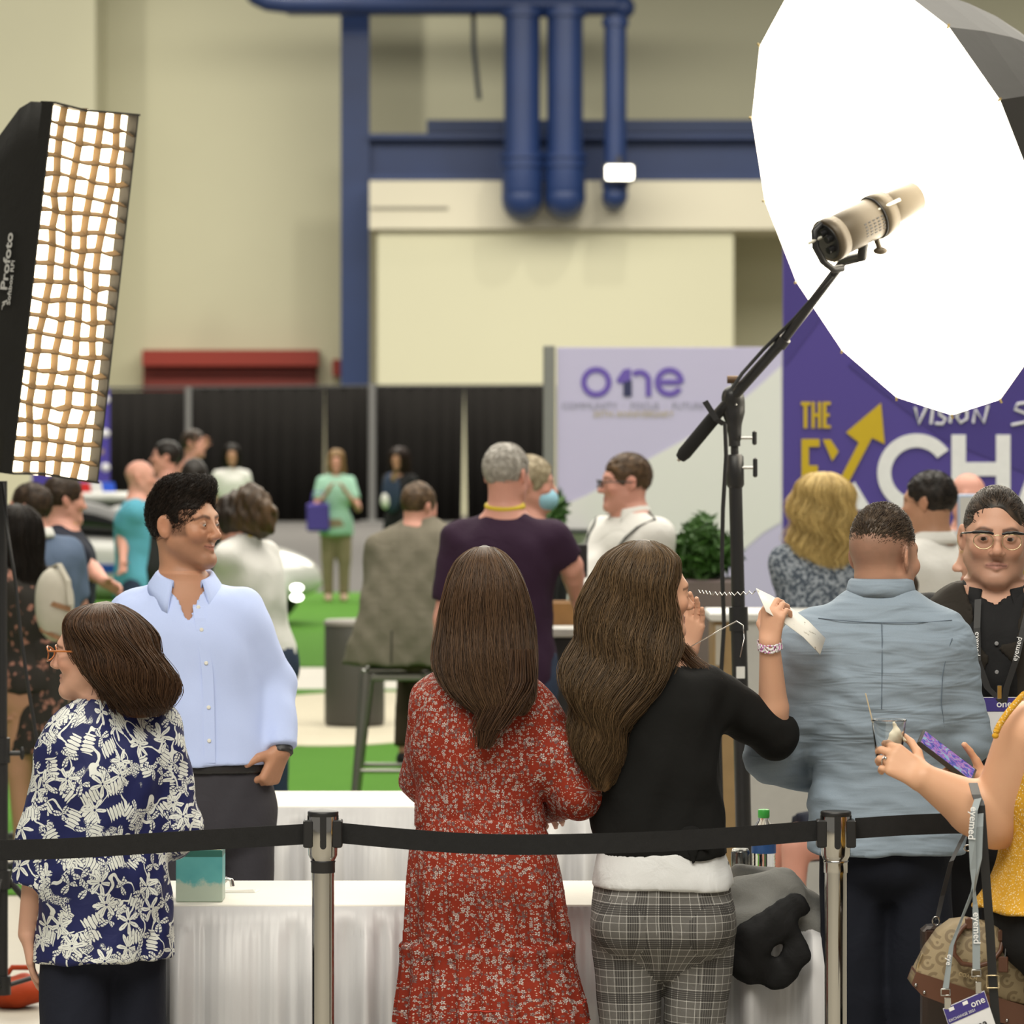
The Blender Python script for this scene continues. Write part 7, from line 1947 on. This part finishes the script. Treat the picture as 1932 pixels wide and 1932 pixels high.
# white patrol-style car on the green carpet
def car():
    D0 = 42.5; t = thing('car', tuple(P(236, HOR + 1e-6, D0) * A3(1, 1, 0) + A3(0, 0, .008)), 'low white car with blue and red roof light bar behind the crowd', 'car')
    paint = plain('white_car_paint', (.62, .62, .60), .12, spec=.7); glass = plain('dark_car_glass', (.006, .007, .008), .06, spec=.8); rub = plain('tyre_rubber', (.012, .012, .012), .8)
    # body by cross-sections along the length (x), front at +x, turned a little to the camera
    R = Rz(-.42)
    def sec(x, w, z0, z1, rz): return [(x, -w, z0), (x, -w * 1.02, (z0 + z1) / 2), (x, -w * .92, z1 - rz), (x, -w * .72, z1), (x, w * .72, z1), (x, w * .92, z1 - rz), (x, w * 1.02, (z0 + z1) / 2), (x, w, z0)]
    S_ = [sec(-1.75, .55, .35, .70, .05), sec(-1.65, .72, .22, .80, .06), sec(-1.0, .80, .18, .86, .08), sec(-.2, .82, .18, .86, .08), sec(.6, .82, .18, .84, .08), sec(1.2, .80, .18, .80, .10), sec(1.65, .74, .20, .70, .12), sec(1.9, .58, .28, .55, .10)]
    v = [R @ A3(*q) for s in S_ for q in s]; m = 8; f = [(i*m+j, i*m+(j+1) % m, (i+1)*m+(j+1) % m, (i+1)*m+j) for i in range(len(S_)-1) for j in range(m)] + [tuple(range(m-1, -1, -1)), tuple(range((len(S_)-1)*m, len(S_)*m))]
    o = MB().raw(v, f, True).build('body', paint, t); s_ = o.modifiers.new('round', 'SUBSURF'); s_.levels = s_.render_levels = 2
    C_ = [sec(-1.35, .62, .80, .86, .02), sec(-.95, .62, .82, 1.16, .08), sec(-.3, .62, .82, 1.22, .08), sec(.1, .62, .82, 1.18, .08), sec(.75, .66, .80, .86, .02)]
    v = [R @ A3(*q) for s in C_ for q in s]; f = [(i*m+j, i*m+(j+1) % m, (i+1)*m+(j+1) % m, (i+1)*m+j) for i in range(len(C_)-1) for j in range(m)]
    o = MB().raw(v, f, True).build('cabin_glass', glass, t); s_ = o.modifiers.new('round', 'SUBSURF'); s_.levels = s_.render_levels = 2
    v = [R @ A3(x, y, z) for x, y, z in ((-.95, -.42, 1.14), (.10, -.42, 1.16), (.10, .42, 1.16), (-.95, .42, 1.14), (-.9, -.4, 1.24), (.05, -.4, 1.24), (.05, .4, 1.24), (-.9, .4, 1.24))]
    MB().raw(v, [(0,3,2,1),(4,5,6,7),(0,1,5,4),(1,2,6,5),(2,3,7,6),(3,0,4,7)], True).build('roof', paint, t)
    for sx in (-1.15, 1.15):
        for sy in (-1, 1):
            c = R @ A3(sx, sy * .76, .30); d = R @ A3(0, 1, 0); MB().tube([c - d * .10, c - d * .08, c + d * .08, c + d * .10], [.26, .30, .30, .26], 24).build('wheel', rub, t); MB().tube([c - d * .108, c + d * .108], .17, 16).build('hub', GUN, t)
    for nm, y0, y1, col in (('light_bar_red', -.35, -.12, (.55, .01, .01)), ('light_bar_white', -.10, .10, (.7, .7, .7)), ('light_bar_blue', .12, .36, (.02, .09, .6))):
        a = MB(); v = [R @ A3(x, y, z) for x, y, z in ((-.5, y0, 1.24), (-.3, y0, 1.24), (-.3, y1, 1.24), (-.5, y1, 1.24), (-.48, y0, 1.33), (-.32, y0, 1.33), (-.32, y1, 1.33), (-.48, y1, 1.33))]
        a.raw(v, [(0,3,2,1),(4,5,6,7),(0,1,5,4),(1,2,6,5),(2,3,7,6),(3,0,4,7)]).build(nm, plain(nm, col, .15, spec=.8), t)
    hl = glow('car_headlamp_lit', (1.0, .97, .88), 7.0)
    for dz in (0, .09):
        q = P(560, 1127 - dz / .09 * 18, 41.28) - np.array(t.location); MB().ball(q, (.055, .05, .030), 14, 8).build('headlamp', hl, t)
    for q in (R @ A3(1.55, -.55, .52), R @ A3(1.55, .45, .52)): MB().ball(q, (.16, .10, .06), 12, 8).build('lamp_cover', plain('white_screen', (.6, .6, .58), .3), t)
    v = [R @ A3(x, y, z) for x, y, z in ((-1.6, -.825, .50), (1.3, -.825, .50), (1.3, -.825, .58), (-1.6, -.825, .58))]; MB().raw(v + [p_ + R @ A3(0, .02, 0) for p_ in v], [(0, 1, 2, 3), (7, 6, 5, 4), (0, 4, 5, 1), (2, 6, 7, 3)]).build('blue_stripe', plain('blue_stripe_paint', (.02, .09, .5), .2), t)
car()
# ------------------------------------------------------------------ small things in focus
def on(loc, name, label, cat, group=None): return thing(name, tuple(loc), label, cat, group)
# teal tissue box on the table
q = P(375, 1705, 11.09); t = on((q[0], 11.16, TZ + .0045), 'tissue_box', 'teal cardboard box with cloud print on the white table', 'box')
g = NT('teal_cloud_print'); v = g.coord('Object'); z = g.sep(v)[2]
cl = g.smooth(g.math('ADD', z, g.math('MULTIPLY', g.noise(v, 26, 4, .6), -.075)), -.004, .016)
band = g.smooth(z, .1120, .1130)
c = g.mix(cl, (.42, .50, .42), g.mix(g.noise(v, 16, 3), (.05, .27, .30), (.14, .46, .46)))
tb = g.done(g.mix(band, c, (.02, .12, .10)), .4)
MB().box((-.058, -.058, 0), (.058, .058, .130), .002).build('carton', tb, t)
g = NT('box_top_print'); MB().box((-.055, -.055, .130), (.055, .055, .1306)).build('top_face', g.done(g.mix(g.noise(g.coord('Object'), 40, 3), (.30, .36, .16), (.62, .60, .40)), .5), t)
# folded napkin and a steel clip beside it
q = P(445, 1684, 11.35); t = on((q[0], 11.35, TZ + .0045), 'paper_napkin', 'white folded napkin right of the teal box', 'napkin'); MB().raw([(-.05, -.03, 0), (.05, -.02, 0), (.06, .03, 0), (-.04, .03, 0), (-.045, -.025, .006), (.045, -.02, .008), (.05, .025, .004), (-.04, .025, .006)], [(0,3,2,1),(4,5,6,7),(0,1,5,4),(1,2,6,5),(2,3,7,6),(3,0,4,7)]).build('fold', plain('napkin_paper', (.75, .73, .68), .8), t)
q = P(428, 1672, 11.42); t = on((q[0], 11.42, TZ + .0045), 'metal_clip', 'small shiny clip peeking out behind the teal box', 'clip'); MB().tube([(-.02, 0, .006), (0, 0, .026), (.012, 0, .022), (.014, 0, .006)], .006, 8).build('wire', CHROME, t)

# water bottle, dark can and draped jacket on the table end
def clear(name, tint=(.95, .97, .97), rough=.03, ior=1.3):
    g = NT(name); return g.done(tint, rough, 0, .5, **{'Transmission Weight': 1.0, 'IOR': ior})
PET = clear('clear_plastic', ior=1.25)
q = P(1441, 1600, 11.42); t = on((q[0], 11.42, TZ + .0045), 'water_bottle', 'clear water bottle with green cap on the table end', 'bottle')
z1 = CAM_H - (1527 - HOR) * 11.42 / FPX - TZ - .0045; hB = z1 - .016
prof = [(0, .002), (.026, .002), (.030, .010)]
for i in range(9): prof += [(.0305, .014 + i * .009), (.0285, .0185 + i * .009)]
prof += [(.031, .098), (.031, .125), (.030, .135), (.026, hB - .030), (.014, hB - .012), (.0125, hB)]
MB().lathe(prof, 28).build('shell', PET, t)
MB().lathe([(.0135, hB - .006), (.015, hB - .004), (.015, hB + .014), (.013, hB + .016), (0, hB + .016)], 24).build('cap', plain('green_cap', (.05, .42, .06), .4), t)
MB().lathe([(.0316, .092), (.0316, .128)], 28).build('label_wrap', plain('blue_label', (.04, .13, .40), .4), t)
q = P(1397, 1615, 11.40); t = on((q[0], 11.40, TZ + .0045), 'drink_can', 'small dark silver can beside the water bottle', 'can')
MB().lathe([(0, 0), (.020, 0), (.024, .006), (.024, .095), (.020, .105), (.019, .103), (0, .102)], 24).build('can_body', plain('dark_silver', (.20, .20, .19), .2, .9, var=.5, scale=60), t)
t = on(P(1450, 1700, 10.98), 'draped_jacket', 'grey jacket with black lining slung over the table corner', 'jacket'); O = np.array(t.location); J = lambda x, y, d=0: P(x, y, 10.98 + d) - O
S = Solid()
for a, b, ra, rb in (((1392, 1652, .22), (1480, 1668, .26), .030, .030), ((1395, 1690, .05), (1470, 1690, .06), .050, .055), ((1392, 1740, -.01), (1440, 1725, .0), .045, .04), ((1480, 1672, .20), (1520, 1720, .16), .042, .045), ((1470, 1680, .06), (1520, 1735, .10), .05, .05), ((1520, 1720, .12), (1546, 1800, .11), .048, .052), ((1532, 1770, .10), (1552, 1845, .11), .050, .055)):
    S.add(Cone(J(*a), J(*b), ra, rb), .04)
S.noise = folds(91, .005, 45); S.keep(Half(J(1450, 1862), (0, 0, 1)), .01)
solid_obj('jacket_shell', S, .007, cloth('grey_wool', (.20, .20, .19), .95, .3, 16, weave=.15), t)
S = Solid()
for a, b, ra, rb in (((1500, 1705, -.03), (1420, 1770, -.05), .030, .040), ((1420, 1770, -.05), (1405, 1820, -.04), .045, .040), ((1415, 1825, -.04), (1480, 1835, -.02), .036, .030), ((1480, 1835, -.02), (1500, 1790, -.03), .030, .022), ((1440, 1745, -.04), (1520, 1715, -.02), .026, .014), ((1470, 1745, -.04), (1440, 1760, -.04), .040, .040), ((1395, 1790, -.04), (1400, 1835, -.03), .030, .028), ((1420, 1840, -.03), (1465, 1848, -.03), .022, .020), ((1495, 1760, -.03), (1512, 1800, -.03), .026, .024), ((1500, 1810, -.03), (1470, 1845, -.03), .026, .020), ((1548, 1850, .10), (1556, 1885, .11), .050, .045)):
    S.add(Cone(J(*a), J(*b), ra, rb, squash=((0, 1.0, 0), .5)), .02)
S.noise = folds(92, .004, 55); solid_obj('lining', S, .006, cloth('black_lining', (.009, .009, .010), .7, .3, 14, weave=.2), t)

# paper sheet in the raised hand
t = on(P(1478, 1150, 10.83), 'paper_sheet', 'white printed sheet pinched in the raised hand', 'paper'); O = np.array(t.location); J = lambda x, y, d=0: P(x, y, 10.83 + d) - O
g = NT('printed_sheet'); n_ = g.noise(g.coord('Object'), 55, 2)
sm = g.done(g.mix(g.smooth(n_, .62, .70), (.80, .78, .72), (.45, .42, .36)), .6)
pts = [(1426, 1110), (1455, 1124), (1490, 1146), (1525, 1172), (1557, 1205)]; v = []; f = []
for i, (x, y) in enumerate(pts):
    v += [J(x, y, .01 * i), J(x + (4 - i) * .8 - 6, y - 22 + i * 1.5 if i else y - 2, .16 + .01 * i) if False else J(x - 10 * min(i, 1), y + 30 * min(i, 1.0), -.03)]
for i in range(4): f.append((i*2, i*2+2, i*2+3, i*2+1))
o = MB().raw(v, f, True).build('sheet', sm, t); mo = o.modifiers.new('thick', 'SOLIDIFY'); mo.thickness = .0012
cur = [(1318, 1116, .2), (1345, 1120, .15), (1380, 1121, .1), (1425, 1118, .02)]
tag(MB().tube([P(x, y, 10.83 + d) + A3(0, 0, .004 * (-1) ** i) for i, (x, y, d) in enumerate(sum([[(a[0] + (b[0] - a[0]) * u, a[1] + (b[1] - a[1]) * u, a[2] + (b[2] - a[2]) * u) for u in np.linspace(0, 1, 9)] for a, b in zip(cur, cur[1:])], []))], .0012, 5).build('bead_chain', CHROME), 'fine silver ball chain stretched from the sheet to her hand', 'chain', 'silver ball chains')
loop = [(1300, 1222, .25), (1330, 1205, .2), (1360, 1188, .12), (1390, 1172, .06), (1402, 1180, .03), (1404, 1205, .0), (1396, 1240, 0)]
tag(MB().tube([P(x, y, 10.83 + d) for x, y, d in loop], .0016, 5).build('bead_chain', CHROME), 'looped silver ball chain below her raised hand', 'chain', 'silver ball chains')

# cup with straw and napkin
CD = 10.15; q = P(1676, 1415, CD)
t = on(P(1677, 1438, CD), 'plastic_cup', 'clear plastic cup with napkin held in the near hand', 'cup'); O = np.array(t.location); k = CD / FPX
MB().lathe([(.0275, 0), (.0285, .001), (.0392, .092), (.0405, .0945), (.0410, .0965), (.0398, .0975), (.0378, .0945), (.0272, .003), (0, .0025)], 32).build('cup_wall', PET, t)
S = Solid().add(Ell((.012, -.004, .040), (.020, .014, .030)), .0).add(Cone((.012, 0, .05), (.016, -.004, .085), .012, .003), .01); S.noise = folds(5, .006, 120); solid_obj('napkin', S, .004, plain('cream_napkin', (.72, .66, .52), .8), t)
MB().tube([P(1647, 1364, CD) - O, P(1633, 1308, CD) - O], .0016, 6).build('stirrer', plain('pale_wood', (.55, .45, .30), .6), t)
# phone
t = on(P(1783, 1440, 10.28), 'phone', 'smartphone with a bright floral screen above the forearm', 'phone'); O = np.array(t.location); J = lambda x, y, d=0: P(x, y, 10.28 + d) - O
a, b, c_ = J(1733, 1399, 0), J(1834, 1476, 0), J(1757, 1394, .05)
ux = unit(b - a); w_ = c_ - a; uy = unit(w_ - ux * w_.dot(ux)); un = np.cross(ux, uy)
if un[1] > 0: un = -un
Lp, Wp = np.linalg.norm(b - a), .072; cc = (a + b) / 2 + uy * Wp / 2
def slab(l, w, d0, d1, name, mat):
    v = [cc + ux * sx * l / 2 + uy * sy * w / 2 + un * d for d in (d0, d1) for sx, sy in ((-1, -1), (1, -1), (1, 1), (-1, 1))]
    return MB().raw(v, [(0,3,2,1),(4,5,6,7),(0,1,5,4),(1,2,6,5),(2,3,7,6),(3,0,4,7)]).build(name, mat, t)
slab(Lp, Wp, -.010, 0, 'case', plain('brown_phone_case', (.035, .025, .018), .4)); slab(Lp * .97, Wp * .95, 0, .0008, 'bezel', BLACKP)
g = NT('lit_phone_screen'); n_ = g.noise(g.coord('Object'), 55, 3, .6, 1.2); sc = g.ramp(n_, [(.30, (.02, .02, .12)), (.45, (.08, .09, .45)), (.55, (.45, .15, .42)), (.65, (.15, .45, .55)), (.75, (.6, .55, .65))])
slab(Lp * .93, Wp * .87, .0008, .0012, 'screen', g.done((.02, .02, .02), .1, **{'Emission Color': sc, 'Emission Strength': .8}))

# handbag with its strap, hanging from the arm
BD = 10.12
t = on(P(1850, 1830, BD), 'handbag', 'dome handbag in tan monogram canvas with brown leather trim', 'handbag'); O = np.array(t.location); J = lambda x, y, d=0: P(x, y, BD + d) - O
g = NT('tan_monogram_canvas'); uv = g.coord('Object'); cell = g.vmath('MULTIPLY', uv, (1, 0, 1))
loc, s, r, th, c = local_cell(g, g.mapping(cell, (1, 1, 1), rot=(PI / 2, 0, .4)), 27.0, rnd=.25, rot=False)
ring1 = g.math('LESS_THAN', g.math('ABSOLUTE', g.math('SUBTRACT', r, .0125)), .0036); gapm = g.math('GREATER_THAN', g.math('ABSOLUTE', th), .55)
dot = g.math('LESS_THAN', r, .0032)
canv = g.done(g.mix(g.math('MAXIMUM', g.math('MULTIPLY', ring1, gapm), dot), g.mix(g.noise(uv, 600, 1), (.25, .19, .105), (.32, .25, .145)), (.18, .13, .07)), .6)
LEA = plain('brown_leather', (.105, .042, .022), .42, var=.12, scale=20)
B_ = [(1716, 1852), (1722, 1835), (1745, 1790), (1770, 1755), (1795, 1737), (1825, 1733), (1870, 1742), (1915, 1762), (1950, 1800), (1968, 1850), (1972, 1900), (1850, 1878)]
v = []; pts = [J(x, y)[[0, 2]] for x, y in B_]; cen = np.mean(pts, 0); N = len(pts)
for d, kk in ((-.055, .93), (-.045, 1.0), (.045, 1.0), (.055, .93)):
    for p_ in pts: q_ = cen + (p_ - cen) * kk; v.append((q_[0], d, q_[1]))
f = [tuple(range(N)), tuple(range(4*N-1, 3*N-1, -1))] + [(i*N+j, (i+1)*N+j, (i+1)*N+(j+1) % N, i*N+(j+1) % N) for i in range(3) for j in range(N)]
MB().raw(v, f, True).build('canvas_body', canv, t)
base = [(1716, 1852), (1725, 1828), (1850, 1868), (1975, 1905), (1975, 1945), (1850, 1915), (1735, 1872)]
m = MB().prism([tuple(J(x, y)[[0, 2]]) for x, y in base][::-1], .118, 1, -.059); m.build('leather_base', LEA, t)
for x, y in ((1728, 1858), (1744, 1872), (1900, 1925), (1918, 1935)): MB().ball(J(x, y, -.062), .004, 8, 6).build('stud', CHROME, t)
for d in (-.05, .045):
    hd = [J(1832, 1738, d), J(1815, 1752, d - .012), J(1800, 1775, d - .02), J(1800, 1800, d - .02), J(1815, 1818, d - .02), J(1845, 1823, d - .02), J(1872, 1815, d - .02), J(1888, 1793, d - .012), J(1893, 1768, d)]
    MB().tube(hd, .0058, 8).build('handle', LEA, t)
for x, y in ((1830, 1742), (1892, 1765)): MB().box(tuple(J(x, y, -.062) + A3(-.010, 0, -.014)), tuple(J(x, y, -.048) + A3(.010, 0, .014)), .003).build('handle_tab', LEA, t)
tg = J(1893, 1818, -.075); MB().box(tuple(tg + A3(-.011, -.002, -.020)), tuple(tg + A3(.011, .002, .016)), .002).build('hang_tag', LEA, t); MB().tube([tg + A3(.004, 0, .014), J(1898, 1785, -.07), J(1893, 1770, -.06)], .0018, 6).build('tag_chain', CHROME, t)
GOLDW = plain('pale_gold_wire', (.72, .58, .36), .25, 1.0)
text('name_plate', 'COACH', .012, GOLDW, t, frame4(J(1826, 1842, -.062), (1, 0, -.28), (.28, 0, 1)), bold=.0003, extrude=.001)
MB().tube([J(1728, 1842, -.04), J(1732, 1818, -.045), J(1740, 1800, -.04)], .003, 6).build('zip_pull', GOLDW, t)
# leather shoulder strap with clasp
MB().ribbon([J(1918, 1745, .0), J(1922, 1722, 0)], (.010, 0, .002), .004).build('clasp', GOLDW, t)
MB().tube([J(1920, 1725, -.0) + A3(.009 * math.cos(a), 0, .009 * math.sin(a)) for a in np.linspace(0, 2 * PI, 17)], .0022, 6, False).build('ring', GOLDW, t)
MB().ribbon([J(1922, 1718, 0), J(1928, 1690, .0), J(1945, 1600, .02), J(1990, 1480, .05), J(2010, 1370, .05)], (.018, .004, .004), .004).build('shoulder_strap', LEA, t)
# dark handbag behind it
t = on(P(1760, 1850, 10.32), 'handbag', 'dark brown shoulder bag half hidden behind the monogram handbag', 'handbag'); O = np.array(t.location); J2 = lambda x, y, d=0: P(x, y, 10.32 + d) - O
a, b = J2(1738, 1945), J2(1850, 1745); MB().box((a[0], -.04, a[2]), (b[0], .04, b[2]), .012).build('bag_body', plain('dark_brown_leather', (.030, .017, .013), .35), t)
a, b = J2(1742, 1790), J2(1846, 1750); MB().box((a[0], -.046, a[2]), (b[0], -.036, b[2]), .004).build('flap_band', plain('brown_black_leather', (.050, .024, .018), .35), t)
MB().ribbon([J2(1768, 1735, -.02), J2(1778, 1690, -.0), J2(1795, 1625, .02), J2(1812, 1590, .05), J2(1870, 1480, .1)], (.012, .002, .004), .003).build('shoulder_strap', BLACKP, t)
MB().tube([J2(1766, 1738, -.02) + A3(.008 * math.cos(a), 0, .010 * math.sin(a)) for a in np.linspace(0, 2 * PI, 17)], .0022, 6, False).build('ring', CHROME, t)
MB().tube([J2(1826, 1600, -.03) + A3(.009 * math.cos(a), 0, .007 * math.sin(a)) for a in np.linspace(0, 2 * PI, 17)], .002, 6, False).build('buckle', CHROME, t)
# black webbing strap looped over the elbow
BKS = plain('black_strap', (.012, .012, .013), .5)
t = on(P(1850, 1600, 10.02), 'bag_strap', 'black strap with gold buckle hanging from the bent elbow', 'strap'); O = np.array(t.location); J3 = lambda x, y, d=0: P(x, y, 10.02 + d) - O
MB().ribbon([J3(1836, 1478, .02), J3(1842, 1500, -.04), J3(1850, 1520, -.055), J3(1856, 1600, -.06), J3(1862, 1680, -.055), J3(1868, 1760, -.05), J3(1873, 1850, -.045), J3(1880, 1945, -.04)], (.020, 0, 0), .003).build('webbing', BKS, t)
bk = J3(1873, 1852, -.048); MB().tube([bk + A3(.014 * sx, -.002, .014 * sz) for sx, sz in ((-1, -1), (1, -1), (1, 1), (-1, 1), (-1, -1))], .002, 6, False).build('buckle', GOLDW, t)
# grey lanyard with badge, also over the elbow
LAN = plain('grey_lanyard', (.25, .285, .30), .6, var=.04)
t = on(P(1840, 1640, 10.0), 'lanyard', 'grey printed lanyard with name badge looped over the elbow', 'lanyard'); O = np.array(t.location); J4 = lambda x, y, d=0: P(x, y, 10.0 + d) - O
A_ = [(1845, 1507, -.03), (1838, 1530, -.065), (1834, 1580, -.07), (1836, 1640, -.07), (1838, 1680, -.07), (1840, 1710, -.07), (1842, 1760, -.075), (1842, 1832, -.08)]
B2 = [(1850, 1512, -.02), (1848, 1560, -.055), (1846, 1620, -.06), (1836, 1680, -.066), (1816, 1730, -.07), (1795, 1785, -.075), (1784, 1866, -.08)]
wA = [(.016, .0, .003)] * 3 + [(.014, .005, .003), (.006, .012, .0), (.012, .004, 0), (.017, 0, 0), (.017, 0, 0)]
MB().ribbon([J4(*q) for q in A_], wA, .0012).build('strap', LAN, t); MB().ribbon([J4(*q) for q in B2], [(.016, 0, .002)] * 3 + [(.010, .008, .003), (.008, .006, .005), (.010, .002, .003), (.014, 0, .002)], .0012).build('strap', LAN, t)
LW = plain('white_lettering', (.8, .8, .8), .6)
def vtext(x0, y0, x1, y1, d, txt, size): a, b = J4(x0, y0, d), J4(x1, y1, d); u = unit(b - a); return text('lettering', txt, size, LW, t, frame4((a + b) / 2, u, np.cross((0, -1.0, 0), u)), bold=.0002, extrude=.0002)
vtext(1838, 1518, 1832, 1588, -.0745, 'eyemed', .0235); vtext(1842, 1716, 1843, 1786, -.0795, 'eyemed', .0225); vtext(1794, 1790, 1788, 1832, -.079, 'eye', .018)
for x, y, d in ((1842, 1836, -.08), (1784, 1872, -.08)):
    c = J4(x, y, d); MB().tube([c + A3(sx * .010, -.001, sz * .007) for sx, sz in ((-1, 1), (1, 1), (1, -1), (-1, -1), (-1, 1))], .0018, 6, False).build('ring', CHROME, t)
MB().box(tuple(J4(1846, 1875, -.084) + A3(-.006, 0, 0)), tuple(J4(1846, 1852, -.080) + A3(.006, .003, 0)), .001).build('clip', CHROME, t); MB().box(tuple(J4(1788, 1905, -.084) + A3(-.007, 0, 0)), tuple(J4(1788, 1882, -.080) + A3(.007, .003, 0)), .001).build('clip', CHROME, t)
c0, c1, c2 = J4(1779, 1903, -.083), J4(1857, 1869, -.083), J4(1802, 1972, -.083); ux, uy = c1 - c0, c2 - c0
def quad(a0, b0, a1, b1, off, name, mat, parent):
    nn = A3(0, -1, 0) * off; v = [c0 + ux * a + uy * b + nn for a, b in ((a0, b0), (a1, b0), (a1, b1), (a0, b1))]; v += [p_ + A3(0, .001, 0) for p_ in v]
    return MB().raw(v, [(0, 3, 2, 1), (4, 5, 6, 7), (0, 1, 5, 4), (1, 2, 6, 5), (2, 3, 7, 6), (3, 0, 4, 7)]).build(name, mat, parent)
bd = quad(0, 0, 1, 1.3, 0, 'badge', plain('badge_card', (.72, .72, .74), .5), t); quad(.01, .02, .99, .44, .0008, 'badge_header', plain('badge_violet', (.045, .032, .20), .5), bd)
def btext(txt, a, b, size, mat): text('lettering', txt, size, mat, bd, frame4(c0 + ux * a + uy * b + A3(0, -.0020, 0), ux, -uy), extrude=.0002, bold=.0002 if size > .012 else 0)
BT = plain('badge_black', (.01, .01, .012), .6)
btext('EXCHANGE 2021', .36, .36, .0085, LW); btext('one', .78, .20, .022, LW); btext('Alana', .55, .78, .026, BT); btext('Brown', .80, 1.02, .010, BT)
for a in (.12, .45): quad(a, .05, a + .12, .14, .0014, 'badge_slot', LW, bd)
# ring on the hand
sh_, el, wr, hd_ = WY.arms[1]; cn = hand_shapes(wr, sc=1.12 * .9 * WY.H / 1.74, **hd_)[9][0]; q = (cn.a * .45 + cn.b * .55) + WY.O; dx_ = unit(cn.b - cn.a); e1 = unit(np.cross(dx_, (0, 1.0, .2))); e2 = np.cross(dx_, e1)
tag(MB().tube([q + (e1 * math.cos(a) + e2 * math.sin(a)) * .0112 for a in np.linspace(0, 2 * PI, 19)], .0017, 6, False).ball(q + (e1 * -.5 - A3(0, .8, 0)) * .0125, .004, 8, 6).build('finger_ring', CHROME), 'silver ring with a stone on the cup hand', 'ring')
# lanyard and badge of the man with glasses
p = MG; KL = plain('black_lanyard', (.014, .014, .015), .5)
def chest(x, y):
    q = p.L(x, y); lo, hi = -.40, .05
    for _ in range(18):
        mid = (lo + hi) / 2
        if p.topS._eval_pts(np.array([[q[0], mid, q[2]]]))[0] > 0: lo = mid
        else: hi = mid
    return A3(q[0], lo - .026, q[2])
for pts, tx in (([(1838, 1128), (1832, 1180), (1832, 1240), (1850, 1290), (1878, 1318)], ((1833, 1180, 1831, 1238))), ([(1935, 1132), (1918, 1180), (1902, 1240), (1885, 1290), (1880, 1318)], ((1898, 1246, 1912, 1190)))):
    o = MB().ribbon([chest(*q) for q in pts], (.017, 0, .002), .0016).build('lanyard', KL, p.e)
    a, b = chest(tx[0], tx[1]), chest(tx[2], tx[3]); u = unit(b - a); text('lettering', 'eyemed', .020, LW, o, frame4((a + b) / 2 + A3(0, -.003, 0), u, np.cross((0, -1.0, 0), u)), extrude=.0002)
cb = chest(1872, 1340); bdg = MB().box((-.05, -.001, -.06), (.05, .001, .045), .0008).build('badge', plain('badge_card', (.72, .72, .74), .5), p.e, tuple(cb))
MB().box((-.048, -.002, .008), (.048, -.0012, .043)).build('badge_header', plain('badge_violet', (.045, .032, .20), .5), bdg); text('lettering', 'one', .026, LW, bdg, frame4((.012, -.003, .027), (1, 0, 0), (0, 0, 1)), bold=.0003, extrude=.0002)
MB().box((-.006, -.004, .04), (.006, 0, .075), .001).build('clip', CHROME, bdg)
# orange sandbags, stand leg and cord on the floor
ORG = cloth('orange_canvas', (.36, .042, .008), .7, .3, 12)
def sandbag(x, y, D0, w, h, label):
    c = P(x, HOR + 1e-6, D0) * A3(1, 1, 0); t = thing('sandbag', tuple(c), label, 'sandbag', 'orange sandbags'); S = Solid().add(Ell((0, 0, h * .5), (w, .09, h * .5)), 0).add(Ell((-w * .4, .02, h * .42), (w * .7, .1, h * .42)), .03); S.keep(Half((0, 0, .001), (0, 0, 1)), .003); S.noise = folds(3, .006, 25); solid_obj('bag_body', S, .010, ORG, t)
    MB().tube([(-.05, 0, h * .95), (-.03, 0, h * 1.2), (.03, 0, h * 1.2), (.05, 0, h * .95)], .01, 6).build('handle', ORG, t)
sandbag(40, 1870, 14.75, .085, .11, 'orange sandbag at the foot of the softbox stand'); sandbag(1560, 1900, 13.0, .07, .19, 'orange sandbag behind the right barrier post')
t = thing('floor_sign', tuple(P(1705, HOR + 1e-6, 14.6) * A3(1, 1, 0)), 'orange folding floor sign between the trouser legs', 'floor sign')
for s_ in (-1, 1): MB().raw([(-.10, s_ * .16, 0), (.10, s_ * .16, 0), (.035, s_ * .02, .48), (-.035, s_ * .02, .48), (-.10, s_ * .175, 0), (.10, s_ * .175, 0), (.035, s_ * .032, .48), (-.035, s_ * .032, .48)], [(0,3,2,1),(4,5,6,7),(0,1,5,4),(1,2,6,5),(2,3,7,6),(3,0,4,7)]).build('board', plain('orange_plastic', (.62, .10, .012), .5), t)
cp = [(1640, 1890), (1690, 1895), (1730, 1912), (1770, 1925), (1850, 1900)]
tag(MB().tube([A3(*(P(x, y, ground_D(y))[:2]), .008) for x, y in cp], .007, 8).build('extension_cord', plain('orange_cord', (.60, .10, .02), .5)), 'orange extension cord across the concrete floor', 'cord')
